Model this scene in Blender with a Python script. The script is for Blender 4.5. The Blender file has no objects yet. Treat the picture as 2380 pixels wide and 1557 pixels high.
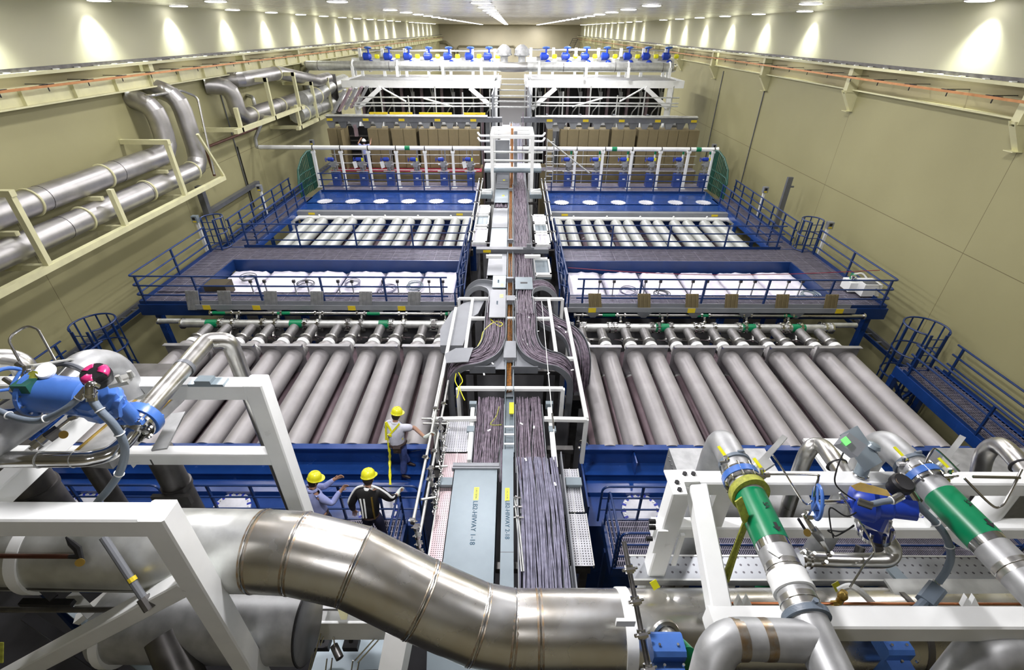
EXPO = 0.2; SPOTE = 900; AREAE = 165
import bpy, math, random
from mathutils import Vector, Matrix
random.seed(7)
C = bpy.context.scene.collection
V = Vector
PI = math.pi
H = 13.0                      # camera height above the hall floor
FPX = 1124.0; CU = 1190.0; CV = 778.5
PITCH = math.radians(32.3); ROLL = 0.006; YAW = -0.0035
CAMM = Matrix.Rotation(YAW, 4, 'Z') @ Matrix.Rotation(PI/2 - PITCH, 4, 'X') @ Matrix.Rotation(ROLL, 4, 'Z')
O0 = V((0, 0, H))
def ray(u, v):
    return (CAMM.to_3x3() @ V(((u-CU)/FPX, -(v-CV)/FPX, -1.0)))
def D(u, v, d):               # the point seen at (u, v) that lies d metres below camera height
    r = ray(u, v); return O0 + r*(-d/r.z)
def YP(u, v, y):              # ... that lies in the cross plane y
    r = ray(u, v); return O0 + r*(y/r.y)
def XP(u, v, x):
    r = ray(u, v); return O0 + r*(x/r.x)
def F(u, v, dep):
    return O0 + ray(u, v)*dep
ORD = ['first','second','third','fourth','fifth','sixth','seventh','eighth','ninth','tenth','eleventh','twelfth','thirteenth','fourteenth','fifteenth','sixteenth','seventeenth','eighteenth','nineteenth','twentieth']
def ordw(i):
    if i < 20: return ORD[i]
    if i == 29: return 'thirtieth'
    return 'twenty-' + ORD[i-20] if i < 29 else 'thirty-' + ORD[i-30]

# ------------------------------------------------------------------ materials
MATS = {}
def nt(name):
    m = bpy.data.materials.new(name); m.use_nodes = True
    n = m.node_tree.nodes; l = m.node_tree.links; b = n['Principled BSDF']
    MATS[name] = m
    return m, n, l, b
def mat(name, col, metal=0.0, rough=0.5, var=0.10, scale=3.0, bump=0.0, bscale=40.0, col2=None, coat=0.0, rvar=0.12, stretch=(1,1,1), spec=None):
    m, n, l, b = nt(name)
    tc = n.new('ShaderNodeTexCoord'); mp = n.new('ShaderNodeMapping'); mp.inputs['Scale'].default_value = stretch
    l.new(tc.outputs['Object'], mp.inputs['Vector'])
    nz = n.new('ShaderNodeTexNoise'); nz.inputs['Scale'].default_value = scale; nz.inputs['Detail'].default_value = 6
    l.new(mp.outputs['Vector'], nz.inputs['Vector'])
    cr = n.new('ShaderNodeValToRGB')
    c2 = col2 or tuple(max(0, c*(1-var*2)) for c in col)
    cr.color_ramp.elements[0].position = 0.32; cr.color_ramp.elements[1].position = 0.68
    cr.color_ramp.elements[0].color = (*c2, 1); cr.color_ramp.elements[1].color = (*[min(1, c*(1+var*0.5)) for c in col], 1)
    l.new(nz.outputs['Fac'], cr.inputs['Fac']); l.new(cr.outputs['Color'], b.inputs['Base Color'])
    b.inputs['Metallic'].default_value = metal
    mr = n.new('ShaderNodeMapRange'); mr.inputs['To Min'].default_value = max(0.02, rough-rvar); mr.inputs['To Max'].default_value = min(1, rough+rvar)
    l.new(nz.outputs['Fac'], mr.inputs['Value']); l.new(mr.outputs['Result'], b.inputs['Roughness'])
    if coat: b.inputs['Coat Weight'].default_value = coat; b.inputs['Coat Roughness'].default_value = 0.12
    if spec is not None: b.inputs['Specular IOR Level'].default_value = spec
    if bump:
        n2 = n.new('ShaderNodeTexNoise'); n2.inputs['Scale'].default_value = bscale; n2.inputs['Detail'].default_value = 3
        bp = n.new('ShaderNodeBump'); bp.inputs['Strength'].default_value = bump; bp.inputs['Distance'].default_value = 0.01
        l.new(mp.outputs['Vector'], n2.inputs['Vector']); l.new(n2.outputs['Fac'], bp.inputs['Height']); l.new(bp.outputs['Normal'], b.inputs['Normal'])
    return m
def mth(n, l, op, a, b=None, c=None):
    x = n.new('ShaderNodeMath'); x.operation = op
    for i, k in enumerate((a, b, c)):
        if k is None: continue
        if isinstance(k, (int, float)): x.inputs[i].default_value = k
        else: l.new(k, x.inputs[i])
    return x.outputs[0]
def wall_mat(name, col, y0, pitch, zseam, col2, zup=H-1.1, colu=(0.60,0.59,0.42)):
    m = mat(name, col, 0, 0.55, 0.04, 0.35, col2=col2, rvar=0.08)
    n = m.node_tree.nodes; l = m.node_tree.links; b = n['Principled BSDF']
    src = b.inputs['Base Color'].links[0].from_socket
    g = n.new('ShaderNodeNewGeometry'); s = n.new('ShaderNodeSeparateXYZ'); l.new(g.outputs['Position'], s.inputs[0])
    fy = mth(n, l, 'FRACT', mth(n, l, 'DIVIDE', mth(n, l, 'SUBTRACT', s.outputs['Y'], y0), pitch))
    a = mth(n, l, 'LESS_THAN', fy, 0.0024)
    z = mth(n, l, 'LESS_THAN', mth(n, l, 'ABSOLUTE', mth(n, l, 'SUBTRACT', s.outputs['Z'], zseam)), 0.011)
    mx = n.new('ShaderNodeMix'); mx.data_type = 'RGBA'; l.new(mth(n, l, 'MAXIMUM', a, z), mx.inputs[0])
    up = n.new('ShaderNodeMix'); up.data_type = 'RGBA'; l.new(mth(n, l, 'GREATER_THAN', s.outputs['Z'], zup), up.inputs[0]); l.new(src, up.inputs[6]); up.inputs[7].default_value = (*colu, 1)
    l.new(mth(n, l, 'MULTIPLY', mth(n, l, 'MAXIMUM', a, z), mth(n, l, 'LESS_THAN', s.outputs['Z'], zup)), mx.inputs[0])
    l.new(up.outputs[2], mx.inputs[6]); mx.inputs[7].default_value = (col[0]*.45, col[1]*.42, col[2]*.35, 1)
    l.new(mx.outputs[2], b.inputs['Base Color'])
    return m
def dots_mat(name, col, cell, rad, metal=0.9, rough=0.4, hole=(0.03,0.03,0.035)):
    m = mat(name, col, metal, rough, 0.08, 4)
    n = m.node_tree.nodes; l = m.node_tree.links; b = n['Principled BSDF']
    src = b.inputs['Base Color'].links[0].from_socket
    g = n.new('ShaderNodeNewGeometry'); s = n.new('ShaderNodeSeparateXYZ'); l.new(g.outputs['Position'], s.inputs[0])
    fx = mth(n, l, 'SUBTRACT', mth(n, l, 'FRACT', mth(n, l, 'DIVIDE', s.outputs['X'], cell)), 0.5)
    fy = mth(n, l, 'SUBTRACT', mth(n, l, 'FRACT', mth(n, l, 'DIVIDE', s.outputs['Y'], cell)), 0.5)
    r2 = mth(n, l, 'ADD', mth(n, l, 'MULTIPLY', fx, fx), mth(n, l, 'MULTIPLY', fy, fy))
    f = mth(n, l, 'LESS_THAN', r2, (rad/cell)**2)
    mx = n.new('ShaderNodeMix'); mx.data_type = 'RGBA'; l.new(f, mx.inputs[0]); l.new(src, mx.inputs[6]); mx.inputs[7].default_value = (*hole, 1)
    l.new(mx.outputs[2], b.inputs['Base Color'])
    return m
def emis(name, col, st):
    m, n, l, b = nt(name)
    b.inputs['Base Color'].default_value = (*col, 1); b.inputs['Emission Color'].default_value = (*col, 1); b.inputs['Emission Strength'].default_value = st
    m.cycles.emission_sampling = 'NONE'
    return m
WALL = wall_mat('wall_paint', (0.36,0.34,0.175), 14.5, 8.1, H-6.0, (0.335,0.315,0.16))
WALLD = mat('recess_paint', (0.36,0.32,0.17), 0, 0.6, 0.05, 0.6)
WALLF = mat('end_wall_paint', (0.46,0.42,0.29), 0, 0.6, 0.05, 0.3)
CREAM = mat('cream_paint', (0.72,0.70,0.42), 0, 0.35, 0.06, 2)
CEIL = mat('ceiling_metal', (0.80,0.78,0.73), 0.55, 0.26, 0.06, 1.2, stretch=(0.4,5,1), bump=0.35, bscale=9, rvar=0.05)
FLOOR = mat('floor_concrete', (0.045,0.045,0.05), 0, 0.7, 0.2, 1.0)
WHITE = mat('white_paint', (0.90,0.92,0.90), 0, 0.32, 0.03, 3)
BLUE = mat('blue_paint', (0.012,0.058,0.26), 0, 0.24, 0.08, 2, coat=0.5)
RBLUE = mat('rail_blue_paint', (0.008,0.035,0.145), 0, 0.35, 0.08, 2)
VBLUE = mat('valve_blue_paint', (0.065,0.175,0.53), 0, 0.32, 0.08, 6, bump=0.06, bscale=60)
DVBLUE = mat('deep_blue_paint', (0.012,0.05,0.42), 0, 0.35, 0.08, 6)
TUBE = mat('tube_aluminium', (0.37,0.355,0.355), 0.25, 0.42, 0.08, 2.2, bump=0.05)
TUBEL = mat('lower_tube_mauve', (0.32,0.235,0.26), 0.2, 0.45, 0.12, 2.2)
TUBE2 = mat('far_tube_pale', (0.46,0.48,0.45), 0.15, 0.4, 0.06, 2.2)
STEEL = mat('stainless_steel', (0.66,0.66,0.64), 1.0, 0.30, 0.08, 2.5, col2=(0.54,0.53,0.49), stretch=(0.6,3,3), rvar=0.08, bump=0.03, bscale=20)
SHINY = mat('bright_steel', (0.70,0.70,0.69), 1.0, 0.16, 0.08, 3)
NECK = mat('neck_steel', (0.27,0.265,0.26), 0.6, 0.4, 0.15, 6)
ESTEEL = mat('heat_stained_steel', (0.70,0.71,0.70), 1.0, 0.27, 0.05, 1.7, col2=(0.60,0.56,0.48), stretch=(1.2,1.2,1.2), rvar=0.08, bump=0.03, bscale=20)
GALV = mat('galvanised_steel', (0.64,0.655,0.63), 0.75, 0.42, 0.10, 5, bump=0.04)
MGRAY = mat('blasted_steel', (0.45,0.46,0.46), 0.6, 0.48, 0.12, 7)
DSTEEL = mat('dark_steel', (0.16,0.155,0.15), 0.8, 0.4, 0.2, 4)
BLACKM = mat('black_metal', (0.018,0.018,0.02), 0.3, 0.5, 0.2, 5)
BROWN = mat('weld_heat_tint', (0.30,0.20,0.10), 0.9, 0.35, 0.3, 14, col2=(0.42,0.40,0.36))
TRAY = mat('tray_grey_paint', (0.25,0.265,0.285), 0.15, 0.38, 0.05, 3)
TRAYD = mat('tray_dark_grey', (0.155,0.165,0.18), 0.2, 0.42, 0.08, 3)
COVER = mat('tray_cover_grey', (0.245,0.30,0.33), 0.2, 0.36, 0.05, 2.5)
CABLE = mat('grey_cable', (0.27,0.265,0.36), 0, 0.42, 0.2, 9)
CABLEM = mat('mauve_cable', (0.24,0.195,0.245), 0, 0.45, 0.25, 12)
ORANGE = mat('orange_cable', (0.42,0.17,0.03), 0, 0.45, 0.35, 18)
GREEN = mat('green_label', (0.0,0.22,0.085), 0, 0.35, 0.05, 3)
DGREEN = mat('dark_green_mesh', (0.012,0.09,0.06), 0, 0.5, 0.2, 6)
YELLOW = mat('yellow_plastic', (0.80,0.78,0.02), 0, 0.3, 0.03, 3, coat=0.3)
YTAG = mat('yellow_tag', (0.72,0.55,0.02), 0, 0.45, 0.05, 3)
STRAP = mat('webbing_yellow', (0.36,0.38,0.05), 0, 0.6, 0.2, 30)
TAN = mat('tan_panel', (0.215,0.175,0.088), 0, 0.55, 0.06, 3)
TAND = mat('tan_gap', (0.07,0.055,0.03), 0, 0.6, 0.1, 3)
RED = mat('red_floor', (0.30,0.02,0.045), 0, 0.5, 0.1, 3)
GRATE = mat('grating_steel', (0.30,0.285,0.36), 0.5, 0.45, 0.15, 5)
PLASTIC = mat('white_sheeting', (0.88,0.86,0.93), 0, 0.22, 0.05, 3, bump=0.4, bscale=7, col2=(0.74,0.72,0.82))
COPPER = mat('copper', (0.62,0.30,0.13), 0.7, 0.35, 0.1, 4)
BRASS = mat('brass', (0.55,0.38,0.10), 0.9, 0.35, 0.1, 4)
PLATE = mat('flange_plate_steel', (0.42,0.42,0.43), 0.6, 0.42, 0.1, 3)
PERF = dots_mat('perforated_aluminium', (0.62,0.63,0.66), 0.045, 0.010)
PERFC = dots_mat('coarse_perforated_aluminium', (0.40,0.42,0.44), 0.085, 0.013, hole=(0.12,0.12,0.13))
PERFP = dots_mat('perforated_pink_tread', (0.62,0.50,0.51), 0.035, 0.008)
PORTM = mat('port_cover_white', (0.70,0.71,0.76), 0.1, 0.4, 0.06, 8)
TAPE = mat('blue_tape', (0.01,0.03,0.40), 0, 0.5, 0.02, 3)
SKIN = mat('skin', (0.42,0.235,0.155), 0, 0.5, 0.08, 12)
SHIRTW = mat('white_cotton', (0.62,0.64,0.74), 0, 0.8, 0.06, 10, bump=0.15, bscale=25)
SHIRTB = mat('light_blue_cotton', (0.30,0.34,0.62), 0, 0.8, 0.06, 8, bump=0.25, bscale=16)
JEANS = mat('denim', (0.06,0.095,0.30), 0, 0.85, 0.15, 20)
NAVY = mat('navy_cloth', (0.012,0.014,0.045), 0, 0.85, 0.1, 20)
JACKET = mat('black_jacket', (0.010,0.010,0.011), 0, 0.6, 0.2, 10, bump=0.3, bscale=14)
GLOVE = mat('white_glove', (0.62,0.68,0.62), 0, 0.8, 0.05, 20)
SHOE = mat('brown_leather', (0.03,0.015,0.012), 0, 0.5, 0.1, 20)
HAIRM = mat('dark_hair', (0.02,0.014,0.01), 0, 0.7, 0.2, 30)
MAGENTA = mat('magenta_enamel', (0.55,0.03,0.16), 0, 0.3, 0.05, 3)
CONDUIT = mat('grey_conduit', (0.16,0.20,0.245), 0, 0.45, 0.08, 3, bump=0.2, bscale=80)
LAMP = emis('lamp_diffuser', (1.0,0.97,1.0), 9.0)
SCREEN = emis('green_screen', (0.15,0.9,0.15), 0.8)
INK = mat('label_ink', (0.01,0.07,0.12), 0, 0.6, 0.02, 3)

# ------------------------------------------------------------------ mesh building
def frame_of(t, up=None):
    t = t.normalized(); up = up or V((0, 0, 1))
    if abs(t.dot(up)) > 0.98: up = V((0, 1, 0)) if abs(t.y) < 0.9 else V((1, 0, 0))
    a = t.cross(up).normalized(); return a, a.cross(t).normalized()
def fillet(pts, r, n=6):
    pts = [V(p) for p in pts]; out = [pts[0]]
    for i in range(1, len(pts)-1):
        a, b, c = pts[i-1], pts[i], pts[i+1]; d1 = (a-b); d2 = (c-b)
        ang = d1.angle(d2, PI)
        if ang > PI-0.05: out.append(b); continue
        rr = r if not isinstance(r, (list, tuple)) else r[i-1]
        k = min(rr/math.tan(ang/2), d1.length*0.48, d2.length*0.48)
        p, q = b+d1.normalized()*k, b+d2.normalized()*k
        for j in range(n+1):
            t = j/n; out.append(p*(1-t)**2 + b*2*t*(1-t) + q*t*t)
    out.append(pts[-1]); return out
class MB:
    def __init__(s): s.v = []; s.f = []
    def add(s, vs, fs):
        k = len(s.v); s.v += [V(x) for x in vs]; s.f += [[i+k for i in f] for f in fs]; return s
    def box(s, x0, x1, y0, y1, z0, z1):
        x0, x1 = min(x0, x1), max(x0, x1); y0, y1 = min(y0, y1), max(y0, y1); z0, z1 = min(z0, z1), max(z0, z1)
        return s.add([(x, y, z) for x in (x0, x1) for y in (y0, y1) for z in (z0, z1)], [(0,1,3,2),(4,6,7,5),(0,4,5,1),(2,3,7,6),(0,2,6,4),(1,5,7,3)])
    def beam(s, a, b, w, h=None, ch=0.0, up=None):
        a, b = V(a), V(b); h = h or w; r, u = frame_of(b-a, up)
        x, y = w/2, h/2
        if ch: pr = [(x,y-ch),(x-ch,y),(-x+ch,y),(-x,y-ch),(-x,-y+ch),(-x+ch,-y),(x-ch,-y),(x,-y+ch)]
        else: pr = [(x,y),(-x,y),(-x,-y),(x,-y)]
        n = len(pr)
        return s.add([p+r*q[0]+u*q[1] for p in (a, b) for q in pr], [(i, (i+1)%n, n+(i+1)%n, n+i) for i in range(n)]+[tuple(range(n))[::-1], tuple(range(n, 2*n))])
    def tube(s, pts, r, n=14, caps=True, closed=False):
        pts = [V(p) for p in pts]; m = len(pts); R = r if isinstance(r, (list, tuple)) else [r]*m
        vs = []; fs = []
        t0 = (pts[1]-pts[0]).normalized(); a, b = frame_of(t0)
        pd = t0
        for i in range(m):
            if closed: di = (pts[i]-pts[i-1]).normalized(); do = (pts[(i+1)%m]-pts[i]).normalized()
            else: di = (pts[i]-pts[max(i-1,0)]).normalized() if i else t0; do = (pts[i+1]-pts[i]).normalized() if i < m-1 else di
            if i:
                q = pd.rotation_difference(di); a = q @ a; b = q @ b; pd = di
            bis = (di+do)
            bis = bis.normalized() if bis.length > 1e-6 else di
            for k in range(n):
                w = 2*PI*k/n; o = a*math.cos(w)*R[i] + b*math.sin(w)*R[i]
                den = di.dot(bis); o2 = o - di*(o.dot(bis)/den) if den > 0.3 else o
                vs.append(pts[i]+o2)
        for i in range(m if closed else m-1):
            j = (i+1) % m
            for k in range(n): fs.append((i*n+k, i*n+(k+1)%n, j*n+(k+1)%n, j*n+k))
        if caps and not closed: fs += [tuple(range(n))[::-1], tuple(range((m-1)*n, m*n))]
        return s.add(vs, fs)
    def cyl(s, a, b, r, n=16): return s.tube([a, b], r, n)
    def lathe(s, c, ax, prof, n=20):
        c, ax = V(c), V(ax).normalized(); a, b = frame_of(ax); m = len(prof); vs = []
        for (r, h) in prof:
            for k in range(n): w = 2*PI*k/n; vs.append(c+ax*h+a*math.cos(w)*r+b*math.sin(w)*r)
        fs = [(i*n+k, i*n+(k+1)%n, (i+1)*n+(k+1)%n, (i+1)*n+k) for i in range(m-1) for k in range(n)]
        fs += [tuple(range(n))[::-1], tuple(range((m-1)*n, m*n))]
        return s.add(vs, fs)
    def torus(s, c, ax, R, r, n=24, m=8, a0=0, a1=2*PI):
        c = V(c); a, b = frame_of(V(ax)); full = abs(a1-a0-2*PI) < 1e-3
        k = n if full else n+1
        pts = [c+a*math.cos(a0+(a1-a0)*i/n)*R+b*math.sin(a0+(a1-a0)*i/n)*R for i in range(k)]
        return s.tube(pts, r, m, closed=full)
    def sphere(s, c, r, n=12, m=8, sc=(1,1,1)):
        c = V(c); vs = []; fs = []
        for i in range(m+1):
            th = PI*i/m
            for k in range(n): w = 2*PI*k/n; vs.append(c+V((math.sin(th)*math.cos(w)*r*sc[0], math.sin(th)*math.sin(w)*r*sc[1], math.cos(th)*r*sc[2])))
        for i in range(m):
            for k in range(n): fs.append((i*n+k, (i+1)*n+k, (i+1)*n+(k+1)%n, i*n+(k+1)%n))
        return s.add(vs, fs)
    def prism(s, poly, off):
        poly = [V(p) for p in poly]; off = V(off); n = len(poly)
        return s.add(poly+[p+off for p in poly], [tuple(range(n))[::-1], tuple(range(n, 2*n))]+[(i, (i+1)%n, n+(i+1)%n, n+i) for i in range(n)])
    def bolts(s, c, ax, R, k, r=0.018, h=0.03, both=False, ph=0.0):
        c, ax = V(c), V(ax).normalized(); a, b = frame_of(ax)
        for i in range(k):
            w = 2*PI*i/k+ph; p = c+a*math.cos(w)*R+b*math.sin(w)*R
            s.tube([p-ax*(h if both else 0), p+ax*h], r, 6)
        return s
    def build(s, name, m, parent=None, smooth=True, ang=35):
        off = V((0, 0, 0)); p = parent
        while p is not None:
            off += p.location; p = p.parent
        me = bpy.data.meshes.new(name); me.from_pydata([tuple(x-off) for x in s.v], [], s.f)
        me.validate(); me.materials.append(m)
        import bmesh
        bm = bmesh.new(); bm.from_mesh(me); bmesh.ops.recalc_face_normals(bm, faces=bm.faces); bm.to_mesh(me); bm.free()
        if smooth: me.shade_smooth(); me.set_sharp_from_angle(angle=math.radians(ang))
        o = bpy.data.objects.new(name, me); C.objects.link(o)
        if parent: o.parent = parent
        return o
def thing(name, label, cat, loc=(0,0,0), group=None):
    o = bpy.data.objects.new(name, None); C.objects.link(o); o.location = loc; o.empty_display_size = 0.1
    return tag(o, label, cat, group)
def tag(o, label, cat, group=None):
    o['label'] = label; o['category'] = cat
    if group: o['group'] = group
    return o
def struct(name, mb, m, **k):
    o = mb.build(name, m, **k); o['kind'] = 'structure'; return o
def one(name, mb, m, label, cat, group=None, **k):
    return tag(mb.build(name, m, None, **k), label, cat, group)
def dup(root, loc, label=None, group=None, rotz=0.0):
    def cp(o, par):
        c = o.copy(); C.objects.link(c); c.parent = par
        for ch in o.children: cp(ch, c)
        return c
    r = cp(root, None); r.location = loc; r.rotation_euler = (0, 0, rotz)
    if label: r['label'] = label
    if group: r['group'] = group
    return r
def text(s, size, loc, mtx, m, parent, name='lettering', ext=0.002):
    cu = bpy.data.curves.new(name, 'FONT'); cu.body = s; cu.size = size; cu.extrude = ext; cu.align_x = 'CENTER'; cu.align_y = 'CENTER'
    t = bpy.data.objects.new(name, cu); C.objects.link(t)
    me = bpy.data.meshes.new_from_object(t); C.objects.unlink(t); bpy.data.objects.remove(t)
    me.materials.append(m)
    off = V((0,0,0)); p = parent
    while p is not None: off += p.location; p = p.parent
    me.transform(Matrix.Translation(V(loc)-off) @ mtx.to_4x4())
    o = bpy.data.objects.new(name, me); C.objects.link(o)
    if parent: o.parent = parent
    return o
def axes(x, y):               # matrix whose columns are the text's own right and up directions
    x = V(x).normalized(); y = V(y).normalized(); z = x.cross(y)
    return Matrix((x, y, z)).transposed()
# ------------------------------------------------------------------ camera, world
cam = bpy.data.cameras.new('camera'); co = bpy.data.objects.new('camera', cam); C.objects.link(co)
cam.sensor_width = 36; cam.lens = FPX/2380*36; cam.clip_end = 400
co.matrix_world = Matrix.Translation(O0) @ CAMM
sc = bpy.context.scene; sc.camera = co
sc.view_settings.view_transform = 'Standard'; sc.view_settings.look = 'None'; sc.view_settings.gamma = 1; sc.view_settings.exposure = EXPO
w = bpy.data.worlds.new('world'); sc.world = w; w.use_nodes = True
w.node_tree.nodes['Background'].inputs[0].default_value = (0.8,0.85,1,1); w.node_tree.nodes['Background'].inputs[1].default_value = 0.02
sc.cycles.max_bounces = 6; sc.cycles.diffuse_bounces = 3; sc.cycles.glossy_bounces = 3
# ------------------------------------------------------------------ hall
XR, XL, YF, YB, ZC = 14.5, -15.3, 120.0, -8.0, H+0.80
struct('floor', MB().box(XL-1, XR+1, YB-1, YF+1, -0.3, 0), FLOOR, smooth=False)
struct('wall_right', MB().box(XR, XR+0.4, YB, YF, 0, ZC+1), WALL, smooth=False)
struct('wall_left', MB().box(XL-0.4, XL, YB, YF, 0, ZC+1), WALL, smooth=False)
struct('wall_end', MB().box(XL-0.4, XR+0.4, YF, YF+0.4, 0, ZC+1), WALLF, smooth=False)
struct('wall_back', MB().box(XL-0.4, XR+0.4, YB-0.4, YB, 0, ZC+1), WALLF, smooth=False)
# flat ribbed metal ceiling
mb = MB().box(XL, XR, YB, YF, ZC, ZC+0.3)
struct('ceiling', mb, CEIL, smooth=False)
# ------------------------------------------------------------------ ceiling lamps
def lamp_proto():
    t = thing('ceiling_light', 'x', 'ceiling light', (0,0,ZC))
    MB().lathe((0,0,ZC), (0,0,-1), [(0.36,-0.01),(0.40,0.0),(0.41,0.015),(0.36,0.02),(0.34,0.01)], 28).build('rim', SHINY, t)
    MB().lathe((0,0,ZC), (0,0,-1), [(0.35,0.0),(0.35,0.03),(0.28,0.045)], 28).build('diffuser', LAMP, t)
    return t
lp = lamp_proto(); first = True
def area(x, y, e, size=0.7):
    d = bpy.data.lights.new('lamp_light', 'AREA'); d.shape = 'DISK'; d.size = size; d.energy = e; d.color = (1.0, 0.97, 1.0)
    o = bpy.data.objects.new('lamp_light', d); C.objects.link(o); o.location = (x, y, ZC-0.085); return o
def spot(x, y, e, ang, blend, tilt=0.0):
    d = bpy.data.lights.new('lamp_spot', 'SPOT'); d.spot_size = math.radians(ang); d.spot_blend = blend; d.energy = e; d.color = (0.97, 1.0, 0.97); d.shadow_soft_size = 0.12
    o = bpy.data.objects.new('lamp_spot', d); C.objects.link(o); o.location = (x, y, ZC-0.09); o.rotation_euler = (0, tilt, 0); return o
rows = [('right wall row', XR-0.65, [17.4+5.05*k for k in range(20) if k not in (1, 8)]),
        ('left wall row', XL+0.65, [16.0+4.85*k for k in range(20) if k not in (13,)]),
        ('right inner row', 5.3, [2.0, 8.0, 14.5]+[22.2+4.3*k for k in range(23)]),
        ('left inner row', -6.1, [8.0, 14.5, 20.5]+[29.2+4.3*k for k in range(21)]),
        ('centre row', -1.1, [-1.5, 4.5, 11.0]+[20.8+4.1*k for k in range(24)]),
        ('right outer row', 10.2, [12.0, 20.0]),
        ('left outer row', -10.6, [14.0, 21.0])]
for nm, x, ys in rows:
    for k, y in enumerate(ys):
        lab = 'round recessed ceiling lamp, %s nearest the camera in the %s' % (ordw(k), nm)
        if first: lp.location = (x, y, ZC); lp['label'] = lab; lp['group'] = 'ceiling lamps'; first = False
        else: dup(lp, (x, y, ZC), lab, 'ceiling lamps')
        if 'wall' in nm:
            sp = spot(x+(0.17 if x > 0 else -0.17), y, SPOTE*0.62, 95, 1.0, math.radians(-7 if x > 0 else 7))
        else:
            area(x, y, AREAE*(2.1 if nm == 'centre row' and 2 < y < 8 else 1.0 if y > 2.5 else 0.3)*(1.15 if y < 26 else 1.0 if y < 32 else 1.9))
# ------------------------------------------------------------------ crane girders, corbels, conductor bars
for sgn, X, side in ((1, XR, 'right'), (-1, XL, 'left')):
    zt = H-1.12; g = thing('crane_girder', 'cream steel crane runway girder on corbels along the %s wall' % side, 'crane girder', (X, 10, zt))
    i = lambda d: X - sgn*d          # d metres in from the wall
    MB().box(i(0.30), i(0.72), YB, YF, zt-0.14, zt-0.05).build('top_flange', CREAM, g, smooth=False)
    MB().box(i(0.10), i(0.14), YB, YF, zt-0.92, zt-0.14).build('recess_plate', WALLD, g, smooth=False)
    if sgn < 0: MB().box(i(0.46), i(0.50), YB, YF, zt-0.92, zt-0.42).build('web', CREAM, g, smooth=False)
    MB().box(i(0.46 if sgn < 0 else 0.0), i(0.66 if sgn < 0 else 0.30), YB, YF, zt-0.97, zt-0.92).build('bottom_flange', CREAM, g, smooth=False)
    MB().box(i(0.47), i(0.53), YB, YF, zt-0.05, zt+0.06).build('rail', DSTEEL, g, smooth=False)
    mb = MB(); y = 6.0
    while y < YF: mb.box(i(0.50 if sgn < 0 else 0.0), i(0.62 if sgn < 0 else 0.03), y, y+0.02, zt-0.92, zt-0.44); y += 2.025
    so = mb.build('stiffener_row', CREAM, g, smooth=False); so.name = 'stiffener'; so['kind'] = 'stuff'
    mb = MB(); y = 6.0
    while y < 60: mb.box(i(0.55), i(0.70), y, y+0.10, zt-0.05, zt-0.02); y += 0.9
    so = mb.build('rail_clip', WHITE, g, smooth=False); so['kind'] = 'stuff'
    b = None; n = 0; y = 6.4
    while y < YF-1:
        if b is None:
            b = thing('wall_corbel', '', 'corbel', (X, y, zt-0.97))
            MB().prism([(i(0), y-0.11, zt-1.75), (i(0), y-0.11, zt-0.97), (i(0.62), y-0.11, zt-0.97), (i(0.55), y-0.11, zt-1.1), (i(0.10), y-0.11, zt-1.75)], (0,0.03,0)).build('side_plate', CREAM, b, smooth=False)
            MB().prism([(i(0), y+0.08, zt-1.75), (i(0), y+0.08, zt-0.97), (i(0.62), y+0.08, zt-0.97), (i(0.55), y+0.08, zt-1.1), (i(0.10), y+0.08, zt-1.75)], (0,0.03,0)).build('side_plate', CREAM, b, smooth=False)
            MB().prism([(i(0.07), y-0.08, zt-1.75), (i(0.53), y-0.08, zt-1.1), (i(0.55), y-0.08, zt-1.1), (i(0.10), y-0.08, zt-1.75)], (0,0.16,0)).build('face_plate', CREAM, b, smooth=False)
            MB().box(i(0.0), i(0.30), y-0.16, y+0.16, zt-1.77, zt-1.75).build('foot_plate', CREAM, b, smooth=False)
            b['label'] = 'cream steel corbel under the %s crane girder, nearest the camera' % side; b['group'] = 'corbels'
        else:
            dup(b, (X, y, zt-0.97), 'cream steel corbel under the %s crane girder, %s from the camera' % (side, ordw(n)), 'corbels')
        MB().box(i(0.0), i(0.535), y-0.13, y+0.13, zt-1.05, zt-0.14).build('column_plate', CREAM, g, smooth=False)
        y += 8.1; n += 1
    cbar = thing('conductor_bar', 'copper orange crane conductor bar running along the %s crane girder' % side, 'conductor bar', (i(0.80), 10, zt-0.45))
    MB().box(i(0.79), i(0.83), 0, YF, zt-0.49, zt-0.42).build('bar', COPPER, cbar, smooth=False)
    y = 5.0
    for k in range(30):
        MB().box(i(0.12), i(0.86), y, y+0.03, zt-0.41, zt-0.39).box(i(0.78), i(0.84), y-0.25, y+0.28, zt-0.415, zt-0.40).box(i(0.80), i(0.82), y, y+0.03, zt-0.60, zt-0.41).build('hanger', BLACKM, cbar, smooth=False); y += 1.7
# wall hung tray / ledges low on both walls
for X, sgn, d, side in ((XR, 1, 10.1, 'right'), (XL, -1, 9.5, 'left')):
    t = thing('wall_cable_ladder', 'long grey and blue cable ladder low on the %s hall wall' % side, 'cable ladder', (X, 15, H-d))
    MB().box(X-sgn*0.02, X-sgn*0.10, 2, 60, H-d-0.15, H-d).build('back_rail', TRAYD, t, smooth=False)
    MB().box(X-sgn*0.42, X-sgn*0.48, 2, 60, H-d-0.15, H-d).build('front_rail', RBLUE, t, smooth=False)
    mb = MB(); y = 2.5
    while y < 60: mb.box(X-sgn*0.10, X-sgn*0.42, y, y+0.05, H-d-0.12, H-d-0.08); y += 0.6
    o = mb.build('rung', TRAY, t, smooth=False); o['kind'] = 'stuff'
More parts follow.
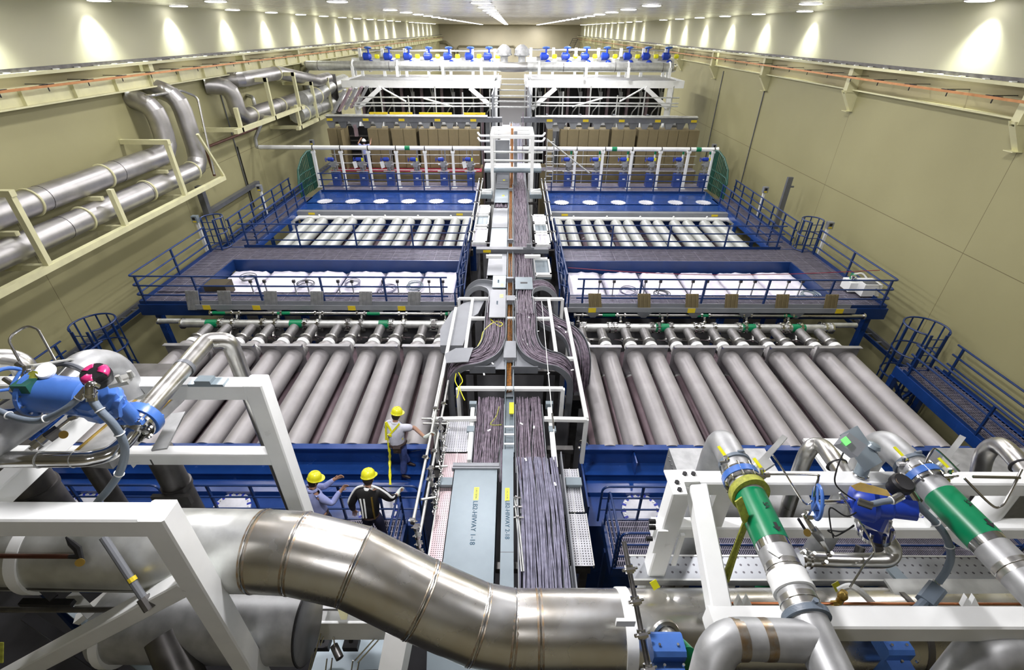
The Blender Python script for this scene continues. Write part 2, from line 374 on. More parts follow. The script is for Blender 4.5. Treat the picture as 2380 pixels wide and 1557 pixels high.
# thin conduits up the right wall
for k, (u, v0, v1, lab) in enumerate(((1778, 205, 425, 'thin grey vertical conduit on right wall, nearer of the pair'), (1682, 165, 320, 'thin grey vertical conduit on right wall, farther of the pair'))):
    a = XP(u, v0, XR-0.04); one('wall_conduit', MB().cyl(a, (a.x, a.y, H-8.5), 0.03, 8), TRAYD, lab, 'conduit', 'conduits on the right wall')
a = XP(478, 185, XL+0.04)
one('wall_conduit', MB().cyl((a.x, a.y+1, H-2.1), (a.x, a.y+1, H-9), 0.03, 8), TRAYD, 'thin dark vertical conduit on left wall beyond the tall grey pipes', 'conduit')
a = XP(540, 300, XL+0.04)
one('wall_conduit', MB().cyl((a.x, a.y, H-5.6), (a.x, a.y, H-9), 0.03, 8), BLACKM, 'black vertical conduit on left wall above the blue side walkway', 'conduit')
# end wall pipework
yy = YF-0.25
one('end_wall_pipe', MB().tube(fillet([YP(1065,128,yy), YP(1065,107,yy), YP(1197,107,yy), YP(1197,130,yy)], 0.5), 0.16, 8), mat('olive_pipe', (0.22,0.20,0.12)), 'olive pipe loop on the far end wall', 'pipe')
one('end_wall_pipe', MB().tube(fillet([YP(1021,97,yy), YP(1036,99,yy), YP(1056,115,yy), YP(1062,135,yy)], 0.5), 0.30, 8), MATS['olive_pipe'], 'short olive pipe stepping down at left corner of end wall', 'pipe')
# ------------------------------------------------------------------ beam tube banks
def tube_bank(side, nearv, farv, us_far, us_near, dtop, r, m, ml, where, neck=True, low=True):
    """side -1/+1; the twelve tubes of a bank from the cable trough outwards"""
    zt = H-dtop-r; outs = []
    yn = D(1190, nearv, dtop).y; yf = D(1190, farv, dtop).y
    for k in range(12):
        x = (D(us_far[k], farv, dtop).x + D(us_near[k], nearv, dtop).x)/2
        t = thing('beam_tube', 'pale matte metal beam tube, %s from the cable trough in the %s upper row' % (ordw(k), where), 'beam tube', (x, yn, zt), 'upper beam tubes of the %s bank' % where)
        MB().lathe((x, yn, zt), (0,1,0), [(r-0.02,0),(r,0.0),(r,yf-yn-0.0),(r+0.0,yf-yn+0.28),(r-0.03,yf-yn+0.34)], 28).build('shell', m, t)
        MB().lathe((x, yf+0.10, zt), (0,1,0), [(r,-0.02),(r+0.014,-0.01),(r+0.014,0.03),(r,0.04)], 28).build('end_ring', GALV, t)
        if neck:
            nk_ = MB().lathe((x, yf+0.3, zt), (0,1,0), [(0.15,0),(0.15,1.2)], 16).build('neck', NECK, t)
            MB().lathe((x, yf+0.44, zt), (0,1,0), [(0.19,0),(0.20,0.02),(0.20,0.15),(0.17,0.17)], 20).build('collar', WHITE, nk_)
            MB().bolts((x, yf+0.80, zt), (0,1,0), 0.17, 8, 0.015, 0.03).lathe((x, yf+0.77, zt), (0,1,0), [(0.21,0),(0.21,0.05)], 16).build('flange', STEEL, nk_)
        outs.append(x)
        if low:
            zl = zt-0.86
            for xx, ya, lab in ((x+side*0.02, yn-0.3, 'lower'),):
                t2 = thing('beam_tube', 'mauve grey beam tube, %s from the cable trough in the %s lower row' % (ordw(k), where), 'beam tube', (xx, yn, zl), 'lower beam tubes of the %s bank' % where)
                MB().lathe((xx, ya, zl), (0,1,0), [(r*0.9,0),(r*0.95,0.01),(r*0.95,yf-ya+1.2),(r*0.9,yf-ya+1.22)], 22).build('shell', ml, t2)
                MB().lathe((xx, yf-0.1, zl), (0,1,0), [(r*0.95,-0.02),(r+0.0,-0.01),(r+0.0,0.05),(r*0.95,0.06)], 22).build('end_ring', GALV, t2)
    return outs, yn, yf, zt
cR = [1404,1470,1550,1615,1693,1757,1836,1900,1978,2042,2120,2184]
cRf = [1377,1428,1487,1534,1598,1645,1709,1756,1820,1866,1931,1977]
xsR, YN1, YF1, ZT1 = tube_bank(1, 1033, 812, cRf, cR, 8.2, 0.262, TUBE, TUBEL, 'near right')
cL = [2378-u for u in cR]; cLf = [2382-u for u in cRf]
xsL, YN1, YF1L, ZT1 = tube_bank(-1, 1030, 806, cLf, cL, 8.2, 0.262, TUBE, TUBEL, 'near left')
c2f = [1298,1326,1367,1395.5,1437,1465,1506,1533,1574,1602,1642,1672]
c2n = [1309,1343,1382,1420,1462,1496,1541,1576,1618,1655,1700,1735]
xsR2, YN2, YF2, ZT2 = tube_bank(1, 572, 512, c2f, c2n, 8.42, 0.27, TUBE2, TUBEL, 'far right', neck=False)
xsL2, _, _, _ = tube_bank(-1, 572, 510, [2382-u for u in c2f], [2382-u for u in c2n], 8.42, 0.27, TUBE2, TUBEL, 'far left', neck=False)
# flange plates behind each pair of near tubes
for xs, side, where in ((xsR, 1, 'right'), (xsL, -1, 'left')):
    for k in range(6):
        a, b = sorted((xs[2*k], xs[2*k+1])); x0, x1 = a-0.33, b+0.33; yy = YF1-0.02
        t = thing('tube_plate', 'grey steel plate carrying the %s pair of tubes from the trough, near %s bank' % (ordw(k), where), 'plate', ((x0+x1)/2, yy, ZT1), 'plates of the near %s bank' % where)
        sh_ = MB().box(x0, x1, yy, yy+0.025, ZT1-1.25, ZT1+0.42).build('sheet', PLATE, t, smooth=False)
        MB().box(x0, x1, yy-0.10, yy+0.03, ZT1+0.41, ZT1+0.435).build('top_lip', PLATE, sh_, smooth=False)
        if (where == 'left' and k in (2, 5)): MB().box(x0+0.05, x1-0.05, yy-0.012, yy-0.002, ZT1+0.35, ZT1+0.40).build('tape_strip', TAPE, sh_, smooth=False)
        else:
            for f in (0.04, 0.37, 0.68, 0.95):
                if random.random() < 0.8: MB().box(x0+(x1-x0)*f-0.03, x0+(x1-x0)*f+0.03, yy-0.012, yy-0.002, ZT1+0.34, ZT1+0.40).build('tape_mark', TAPE, sh_, smooth=False)
# supports of the banks (low cross girders resting on the floor)
for yy, x0, x1, z, lab in ((YN1+0.3, -10.6, -1.7, ZT1, 'near left'), (YN1+0.3, 1.7, 10.6, ZT1, 'near right'), (YF1-0.6, -10.6, -1.7, ZT1, 'rear left'), (YF1-0.6, 1.7, 10.6, ZT1, 'rear right'),
                      (YF2-0.6, -11.6, -2, ZT2, 'far left'), (YF2-0.6, 2, 11.6, ZT2, 'far right')):
    t = thing('support_girder', 'dark steel girder carrying the %s tube bank from below' % lab, 'girder', ((x0+x1)/2, yy, 0))
    MB().box(x0, x1, yy-0.12, yy+0.12, z-1.45, z-1.12).build('beam', DSTEEL, t, smooth=False)
    for x in (x0+0.3, (x0+x1)/2, x1-0.3): MB().box(x-0.12, x+0.12, yy-0.11, yy+0.11, 0, z-1.45).build('leg', DSTEEL, t, smooth=False)
# ------------------------------------------------------------------ manifolds between bank and platform
def manifold(side, u0, u1, v, d, r, greens, where, xs, size):
    p0, p1 = D(u0, v, d), D(u1, v, d); y = (p0.y+p1.y)/2; z = H-d
    t = thing('%s_manifold_pipe' % size, '%s white manifold pipe with green bands and bolted flanges, %s of the trough' % (size, where), 'manifold pipe', ((p0.x+p1.x)/2, y, z))
    MB().cyl((p0.x, y, z), (p1.x, y, z), r, 18).build('pipe', GALV if size == 'thick' else STEEL, t)
    for u in greens:
        x = D(u, v, d).x; MB().cyl((x-0.22, y, z), (x+0.22, y, z), r+0.006, 18).build('green_band', GREEN, t)
    for k, x in enumerate(xs):
        if size == 'thick':
            for o in ((-0.30, 0.12) if k % 2 == 0 else (0.30,)):
                mb = MB().lathe((x+o-0.035, y, z), (1,0,0), [(r,0),(r+0.06,0),(r+0.06,0.07),(r,0.07)], 16); mb.bolts((x+o, y, z), (1,0,0), r+0.035, 10, 0.016, 0.08, True); mb.build('flange', SHINY, t)
            if k % 2 == 0:
                mb = MB().cyl((x, y, z), (x, y-0.25, z-0.35), 0.09, 12); mb.cyl((x, y-0.22, z-0.3), (x, y-0.27, z-0.36), 0.15, 14); mb.build('valve_branch', STEEL, t)
                MB().beam((x-0.38, y-0.35, z-0.25), (x+0.38, y-0.38, z-0.28), 0.03).beam((x-0.1, y-0.35, z-0.3), (x+0.25, y-0.6, z-0.2), 0.035).box(x-0.06, x+0.06, y-0.45, y-0.3, z-0.3, z-0.18).build('lever', SHINY, t, smooth=False)
            else:
                MB().tube(fillet([(x, y, z), (x, y-0.35, z-0.05), (x, y-0.6, z-0.22)], 0.2), 0.07, 10).build('branch', STEEL, t)
        elif k % 2 == 0:
            mb = MB().cyl((x-0.16, y, z), (x-0.10, y, z), r+0.05, 12).cyl((x+0.10, y, z), (x+0.16, y, z), r+0.05, 12).cyl((x, y, z), (x, y-0.1, z-0.28), 0.05, 10).sphere((x, y-0.1, z-0.22), 0.085, 10, 6).cyl((x, y-0.1, z-0.35), (x, y-0.12, z-0.28), 0.09, 10)
            mb.build('tee_fitting', SHINY, t)
    for x, q in ((p0.x, -1), (p1.x, 1)): MB().cyl((x-0.03, y, z), (x+0.03, y, z), r+0.05, 16).build('end_flange', SHINY, t)
    return t
manifold(-1, 424, 1068, 753, 8.45, 0.135, (495,690,897), 'left', xsL, 'thick')
manifold(1, 1348, 1930, 762, 8.45, 0.135, (1538,1738,1853), 'right', xsR, 'thick')
manifold(-1, 490, 1065, 728, 8.32, 0.06, (509,660,869,1050), 'left', xsL, 'thin')
manifold(1, 1335, 2005, 733, 8.32, 0.06, (1415,1635,1835), 'right', xsR, 'thin')
for u0, u1, v, lab in ((368, 470, 746, 'short pale spare pipe left of the thick left manifold'), (1905, 1990, 756, 'short pale spare pipe right of the thick right manifold')):
    a, b = D(u0, v, 8.5), D(u1, v, 8.5); t = thing('spare_pipe', lab, 'pipe', a); MB().cyl(a, b, 0.09, 14).build('pipe', GALV, t); MB().cyl(a, a+(b-a).normalized()*0.05, 0.125, 14).build('end_flange', SHINY, t)
# low dark clutter of struts below the manifolds
for s, xs, where in ((-1, xsL, 'left'), (1, xsR, 'right')):
    for k in range(6):
        x = (xs[2*k]+xs[2*k+1])/2
        t = thing('spool_bracket', 'dark steel bracket holding pipe spools, %s from the trough on the %s' % (ordw(k), where), 'bracket', (x, YF1+1.6, ZT1-0.2), 'spool brackets on the %s' % where)
        MB().box(x-0.5, x+0.5, YF1+1.25, YF1+1.33, ZT1-0.5, ZT1-0.42).box(x-0.5, x-0.42, YF1+1.25, YF1+1.33, 0, ZT1-0.42).box(x+0.42, x+0.5, YF1+1.25, YF1+1.33, 0, ZT1-0.42).build('frame', DSTEEL, t, smooth=False)
        MB().cyl((x-0.35, YF1+1.5, ZT1-0.35), (x+0.4, YF1+1.5, ZT1-0.35), 0.07, 10).cyl((x-0.2, YF1+1.9, ZT1-0.25), (x+0.5, YF1+1.9, ZT1-0.25), 0.05, 10).build('spool', STEEL, t)
        MB().beam((x-0.55, YF1+1.0, ZT1-0.05), (x-0.15, YF1+0.55, ZT1-0.15), 0.09, 0.05).build('grip', BLACKM, t, smooth=False)

# ------------------------------------------------------------------ railings
def railing(name, lab, pts, z, h=1.07, rails=3, r=0.03, m=None, post=1.3, toe=True, group=None, ends=True, posts=None):
    """pts: list of (x, y); one continuous railing with posts, rails and toe board"""
    m = m or RBLUE; p = [V((a, b, z)) for a, b in pts]
    t = thing(name, lab, 'railing', p[0], group)
    for k in range(rails):
        hh = h*(1-k*0.335); MB().tube(fillet([q+V((0,0,hh)) for q in p], 0.12, 4) if len(p) > 2 else [q+V((0,0,hh)) for q in p], r, 8).build('rail', m, t)
    for i in range(len(p)-1):
        a, b = p[i], p[i+1]; n = max(1, round((b-a).length/post))
        for j in range(n+1):
            if j == 0 and i > 0: continue
            q = a.lerp(b, j/n); q2 = a.lerp(b, min(1, max(0, (j/n)+ (0.02 if j == 0 else -0.02 if j == n else 0))))
            MB().beam(q2, q2+V((0,0,h)), 0.06).build('post', m, t, smooth=False)
        if toe: MB().beam(a+V((0,0,0.06)), b+V((0,0,0.06)), 0.012, 0.12).build('toe_board', m, t, smooth=False)
    return t
def grating(x0, x1, y0, y1, z, t, sp=0.055, w=0.020, along='x', m=None):
    mb = MB(); m = m or GRATE
    if along == 'x':
        y = y0
        while y < y1: mb.box(x0, x1, y, y+w, z-0.03, z); y += sp
        x = x0
        while x < x1: mb.box(x, x+0.015, y0, y1, z-0.025, z-0.004); x += 0.6
    else:
        x = x0
        while x < x1: mb.box(x, x+w*0.7, y0, y1, z-0.03, z); x += sp
        y = y0
        while y < y1: mb.box(x0, x1, y, y+0.02, z-0.028, z-0.002); y += 0.13
    o = mb.build('grating', m, t, smooth=False); return o
def cage(lab, c, r, z0, z1, m, open_dir, n=9):
    """ladder cage: hoops and vertical bars round a ladder"""
    t = thing('ladder_cage', lab, 'ladder cage', (c[0], c[1], z0))
    a0 = open_dir+math.radians(35); a1 = open_dir+2*PI-math.radians(35)
    k = max(2, int((z1-z0)/0.75)); P = lambda a, z: V((c[0]+math.cos(a)*r, c[1]+math.sin(a)*r, z))
    for j in range(k+1):
        z = z0+(z1-z0)*j/k
        MB().tube([P(a0+(a1-a0)*q/20, z) for q in range(21)], 0.028, 6).build('hoop', m, t)
    for q in range(n):
        a = a0+(a1-a0)*q/(n-1); MB().beam(P(a, z0), P(a, z1), 0.045, 0.02, up=V((math.cos(a), math.sin(a), 0))).build('bar', m, t, smooth=False)
    e = V((math.cos(open_dir), math.sin(open_dir), 0))*(r*0.9); s = V((-math.sin(open_dir), math.cos(open_dir), 0))*0.24
    for q in (-1, 1): MB().beam(V((c[0], c[1], 0))+e+s*q, V((c[0], c[1], z1+0.0))+e+s*q, 0.07, 0.035).build('ladder_rail', m, t, smooth=False)
    mb = MB(); z = z0
    while z < z1: mb.cyl(V((c[0], c[1], z))+e+s, V((c[0], c[1], z))+e-s, 0.016, 6); z += 0.3
    mb.build('ladder_rungs', m, t)
    return t
# ------------------------------------------------------------------ platform 1 (grating platform round the white sheeted pits)
DP = 8.2; zP = H-DP
for s, side in ((1, 'right'), (-1, 'left')):
    uo = (lambda u: u) if s > 0 else (lambda u: 2380-u)
    dv = 0 if s > 0 else -6
    yf = D(uo(1600), 713+dv, DP).y; yo = D(uo(1600), 687+dv, DP).y; yi = D(uo(1600), 607+dv/2, DP).y; yr = D(uo(1600), 579+dv/2, DP).y
    xo = abs(D(uo(2052), 712+dv, DP).x); xi = abs(D(uo(1925), 680+dv, DP).x); xc = abs(D(uo(1306), 640, DP).x)
    t = thing('work_platform', 'blue steel platform with grey grating walkways round the sheeted pit, %s of the trough' % side, 'platform', (s*(xc+xo)/2, yf, 0))
    for (a, b, c, d_) in ((xc, xo, yf, yo), (xi, xo, yo, yr), (xc, xi, yi, yr)):
        grating(s*a if s > 0 else s*b, s*b if s > 0 else s*a, c, d_, zP, t, 0.085, 0.035)
    def fb(x0, x1, y0, y1, z0=-0.42, z1=0.0, nm='edge_beam'): MB().box(s*x0, s*x1, y0, y1, zP+z0, zP+z1).build(nm, RBLUE, t, smooth=False)
    fb(xc, xo, yf-0.10, yf); fb(xo, xo+0.08, yf-0.10, yr+0.2); fb(xc, xo, yr, yr+0.08, -0.25); fb(xc, xi, yi-0.06, yi, -0.74); fb(xi-0.06, xi, yo, yi, -0.42); fb(xc, xi, yo, yo+0.05, -0.42)
    fb(xc-0.08, xc, yf-0.1, yr+0.08, -0.3)
    for x in (xc+0.2, (xc+xo)/2, xo-0.3):
        for y in (yf+0.2, yr-0.3):
            if not (y > yf+1 and x < xo-1): MB().box(s*(x-0.1), s*(x+0.1), y-0.1, y+0.1, 0, zP-0.42).build('leg', BLUE, t, smooth=False)
    # sunken floor of the pit
    MB().box(s*xc, s*xi, yo+0.05, yi-0.06, zP-0.75, zP-0.62).build('pit_floor', BLUE, t, smooth=False)
    # white sheeted pads
    zs = zP-0.56; n = 6; wdt = (xi-xc-0.2)/n
    for k in range(n):
        x0 = xc+0.12+wdt*k; x1 = x0+wdt*0.985
        mb = MB(); nx, ny = 10, 8; vs = []; fs = []
        random.seed(k*7+(s > 0))
        for i in range(nx+1):
            for j in range(ny+1):
                fx, fy = i/nx, j/ny; ed = min(fx, 1-fx, fy, 1-fy)
                vs.append((s*(x0+(x1-x0)*fx), yo+0.35+(yi-0.12-yo-0.4)*fy, zs+0.02+0.22*min(1, ed*14)+random.uniform(-0.02, 0.02)+ (0.03 if (i % 5 == 0) else 0)))
        for i in range(nx):
            for j in range(ny): a = i*(ny+1)+j; fs.append((a, a+1, a+ny+2, a+ny+1))
        mb.add(vs, fs)
        t2 = one('sheeted_pad', mb, PLASTIC, 'white plastic sheeted pad, %s from the trough in the %s pit' % (ordw(k), side), 'pad', 'white pads in the %s pit' % side, ang=60)
        t2.modifiers.new('thickness', 'SOLIDIFY').thickness = 0.03
    # rails: front + outer side + rear
    zr = zP
    sx = lambda x: s*x
    railing('guard_railing', 'blue guard railing along the front and outer edge of the %s grating platform' % side, [(sx(xc+0.25), yf-0.04), (sx(xo+0.02), yf-0.04), (sx(xo+0.02), yr-0.4)], zr, post=2.3)
    railing('guard_railing', 'blue guard railing along the rear edge of the %s grating platform, before the pale tubes' % side, [(sx(xc-0.1), yr+0.9), (sx(xc-0.1), yr), (sx(xo-1.2), yr)], zr, post=2.3)
    railing('guard_railing', 'blue guard railing beside the trough at the %s grating platform' % side, [(sx(xc-0.06), yf+0.3), (sx(xc-0.06), yr-0.2)], zr, post=1.2)
    cage('blue ladder cage at the rear outer corner of the %s grating platform' % side, (s*(xo-0.15), yr+0.05), 0.42, zP+0.05, zP+1.35, RBLUE, -PI/2 if s > 0 else -PI/2, 8)
    # side walkway going back to the ported deck
    xa, xb = xo-1.55, xo-0.45; ye = yr+7.6
    t = thing('side_walkway', 'narrow blue grating walkway running back along the %s wall' % side, 'walkway', (s*xa, yr, 0))
    grating(min(s*xa, s*xb), max(s*xa, s*xb), yr+0.1, ye, zP, t, sp=0.09, w=0.03)
    for x in (xa, xb): MB().box(s*(x-0.04), s*(x+0.04), yr+0.1, ye, zP-0.25, zP).build('edge_beam', BLUE, t, smooth=False)
    for y in (yr+0.8, yr+4, ye-0.3):
        for x in (xa, xb): MB().box(s*(x-0.07), s*(x+0.07), y-0.07, y+0.07, 0, zP-0.25).build('leg', BLUE, t, smooth=False)
    MB().beam((s*xa, yr+0.8, zP-0.4), (s*xb, yr+0.8, zP-2.0), 0.08).beam((s*xb, yr+0.8, zP-0.4), (s*xa, yr+0.8, zP-2.0), 0.08).build('cross_brace', BLUE, t, smooth=False)
    railing('guard_railing', 'blue railing on the wall side of the narrow %s walkway' % side, [(s*xb, yr+0.5), (s*xb, ye)], zP, post=1.25)
    railing('guard_railing', 'blue railing on the inner side of the narrow %s walkway' % side, [(s*xa, yr+0.4), (s*xa, ye-1.0)], zP, post=1.25)
    # ribbed covers standing against the front railing
    us = (1380,1490,1597,1685,1798,1907) if s > 0 else (965,855,745,640,535,462)
    for k, u in enumerate(us):
        if k == 5 and s < 0: pass
        p = D(u, 700, DP); y = yf-0.20; x = p.x; z0 = zP-0.15; w2 = 0.22; dx = -s*0.10
        t = thing('ribbed_cover', '%s ribbed metal cover on the front rail of the %s platform, %s from the trough' % ('olive' if s > 0 else 'grey', side, ordw(k)), 'cover', (x, y, z0), 'ribbed covers on the %s platform front' % side)
        mm = TAN if s > 0 else MGRAY
        MB().prism([(x-w2, y, z0), (x+w2, y, z0), (x+w2+dx, y+0.06, z0+0.72), (x-w2+dx, y+0.06, z0+0.72)], (0, 0.03, 0)).build('sheet', mm, t, smooth=False); rs_ = t.children[0]
        for q in (-0.14, 0, 0.14): MB().beam((x+q, y-0.015, z0+0.02), (x+q+dx, y+0.045, z0+0.70), 0.04, 0.03).build('rib', mm, rs_, smooth=False)
    # thin posts with dark caps standing over the pads
    us = (1392,1425,1498,1532,1607,1640,1717,1750,1828,1860) if s > 0 else (1030,998,925,892,820,788,716,686,618,586)
    for k, u in enumerate(us):
        p = D(u, 668, DP-0.3); 
        t = thing('hook_post', 'thin steel hook post with dark cap over the %s pads, %s from the trough' % (side, ordw(k)), 'post', (p.x, p.y, zP-0.6), 'hook posts over the %s pads' % side)
        MB().beam((p.x, p.y, zP-0.6), (p.x, p.y, zP+0.52), 0.04).build('stem', GALV, t, smooth=False)
        MB().box(p.x-0.04, p.x+0.06, p.y-0.05, p.y+0.03, zP+0.5, zP+0.60).build('cap', DSTEEL, t, smooth=False)
    # long tray under the front edge
    y = yf-0.28; zt = H-DP+0.13
    u0, u1 = (1312, 1948) if s > 0 else (1068, 484)
    x0, x1 = sorted((D(u0, 712, DP+0.2).x, D(u1, 712, DP+0.2).x))
    t = thing('front_tray', 'long grey cable tray with yellow labels below the front edge of the %s platform' % side, 'cable tray', ((x0+x1)/2, y, zt))
    MB().box(x0, x1, y-0.16, y-0.14, zt-0.14, zt+0.06).box(x0, x1, y-0.16, y+0.16, zt-0.14, zt-0.12).box(x0, x1, y+0.14, y+0.16, zt-0.14, zt+0.06).build('channel', TRAY, t, smooth=False)
    for u in ((1368,1588,1915) if s > 0 else (943,831,617,505)):
        x = D(u, 715, DP+0.2).x; MB().box(x-0.13, x+0.13, y-0.17, y-0.162, zt-0.12, zt+0.05).build('yellow_label', YTAG, t, smooth=False)
    x = x0+0.9
    while x < x1-0.5:
        MB().prism([(x-0.25, y-0.17, zt-0.13), (x+0.25, y-0.17, zt-0.13), (x+0.08, y-0.17, zt-0.32), (x-0.08, y-0.17, zt-0.32)], (0,0.02,0)).build('gusset', TRAYD, t, smooth=False); x += 1.75
    # coils of cable left on the pads
    for k, (u, v) in enumerate(((1535, 686), (1460, 682), (1880, 690)) if s > 0 else ((712, 665), (820, 665), (965, 668), (580, 650), (905, 676))):
        p = D(u, v, DP-0.05+0.3); rr = 0.28; mb = MB()
        for q in range(4):
            mb.torus((p.x+random.uniform(-.05,.05), p.y+random.uniform(-.05,.05), zs+0.36+0.03*q), (random.uniform(-.15,.15), random.uniform(-.15,.15), 1), rr+random.uniform(-.05,.05), 0.018, 18, 5)
        one('cable_coil', mb, (TRAYD, CABLE, COVER)[k % 3], 'coil of loose cable on the white pads, %s from the trough on the %s' % (ordw((1,0,2)[k] if s > 0 else (3,2,0,4,1)[k]), side), 'cable coil', 'cable coils on the %s pads' % side)
# tilted dark box at the outer corner of left pit
p = D(505, 655, DP-0.2)
one('tool_case', MB().box(p.x-0.45, p.x+0.35, p.y-0.2, p.y+0.35, zP-0.62, zP+0.15), TAND, 'dark olive case at outer corner of the left pit', 'case', smooth=False)
# white pump unit on the right platform
p = D(1995, 682, DP)
t = thing('pump_unit', 'white wheeled pump unit on the outer walkway of the right grating platform', 'pump', (p.x, p.y, zP))
MB().box(p.x-0.15, p.x+0.5, p.y-0.35, p.y+0.25, zP+0.06, zP+0.52).build('cabinet', WHITE, t, smooth=False)
MB().box(p.x-0.42, p.x-0.15, p.y+0.0, p.y+0.5, zP+0.06, zP+0.42).build('motor_housing', WHITE, t, smooth=False)
MB().box(p.x-0.10, p.x+0.35, p.y-0.30, p.y-0.08, zP+0.52, zP+0.535).build('control_panel', TRAYD, t, smooth=False)
MB().lathe((p.x-0.28, p.y+0.2, zP+0.42), (0,0,1), [(0.05,0),(0.05,0.12),(0.09,0.14),(0.09,0.2)], 12).build('inlet_flange', SHINY, t)
MB().box(p.x-0.25, p.x-0.15, p.y+0.25, p.y+0.42, zP+0.42, zP+0.62).build('green_valve', GREEN, t, smooth=False)
MB().tube(fillet([(p.x-0.2, p.y+0.33, zP+0.62), (p.x+0.1, p.y+0.35, zP+0.68), (p.x+0.45, p.y+0.1, zP+0.3)], 0.2), 0.03, 8).build('hose', WHITE, t)
for a, b in ((-.1,-.3),(.45,-.3),(-.1,.2),(.45,.2)): MB().cyl((p.x+a-0.02, p.y+b, zP+0.035), (p.x+a+0.02, p.y+b, zP+0.035), 0.035, 10).build('castor', BLACKM, t)
# red line across the right pads
a, b = D(1320, 622, 8.0), D(2045, 628, 7.2)
one('red_rope', MB().tube([a.lerp(b, i/12)+V((0,0,-0.25*math.sin(PI*i/12))) for i in range(13)], 0.012, 6), mat('red_cord', (0.25,0.01,0.03)), 'thin dark red cord stretched over the right pads', 'cord')
# white posts with grey monitor boxes by the outer railings
for k, (u, v0, v1, d, lab) in enumerate(((467, 508, 575, 8.2, 'left wall, nearest of three'), (609, 436, 500, 8.2, 'left wall, middle of three'), (730, 330, 412, 8.2, 'left wall, farthest of three'),
                             (1918, 522, 585, 8.2, 'right wall, nearest of three'), (1775, 440, 500, 8.2, 'right wall, middle of three'), (1657, 340, 415, 8.2, 'right wall, farthest of three'))):
    q = D(u+(12 if u < 1190 else -14), v1, d); p = YP(u, v0, q.y); x = q.x
    t = thing('monitor_post', 'white post with grey monitor box and yellow label, %s' % lab, 'monitor post', (x, q.y, q.z))
    MB().box(x-0.05, x+0.05, q.y-0.05, q.y+0.05, q.z-0.5, p.z-0.1).build('post', WHITE, t, smooth=False)
    LASTB = MB().box(x-0.12, x+0.12, q.y-0.14, q.y+0.06, p.z-0.15, p.z+0.14).build('box', TRAY if k else COVER, t, smooth=False)
    MB().box(x-0.07, x+0.05, q.y-0.15, q.y-0.14, p.z-0.02, p.z+0.09).build('display', BLACKM, LASTB, smooth=False)
    MB().box(x-0.08, x+0.07, q.y-0.15, q.y-0.14, p.z-0.12, p.z-0.06).build('yellow_label', YTAG, t, smooth=False)
    MB().beam((x, q.y, q.z+0.4), (x+0.3*(1 if u > 1190 else -1), q.y, q.z+0.35), 0.04).build('bracket', WHITE, t, smooth=False)
# tall grey strut channel by the right wall
a = XP(1838, 412, 13.6); one('strut_channel', MB().box(a.x-0.12, a.x+0.12, a.y-0.05, a.y+0.10, a.z-2.6, a.z).box(a.x+0.12, a.x+0.3, a.y, a.y+0.05, a.z-0.5, a.z-0.42), TRAYD, 'tall grey upright channel beside the right wall', 'channel', smooth=False)
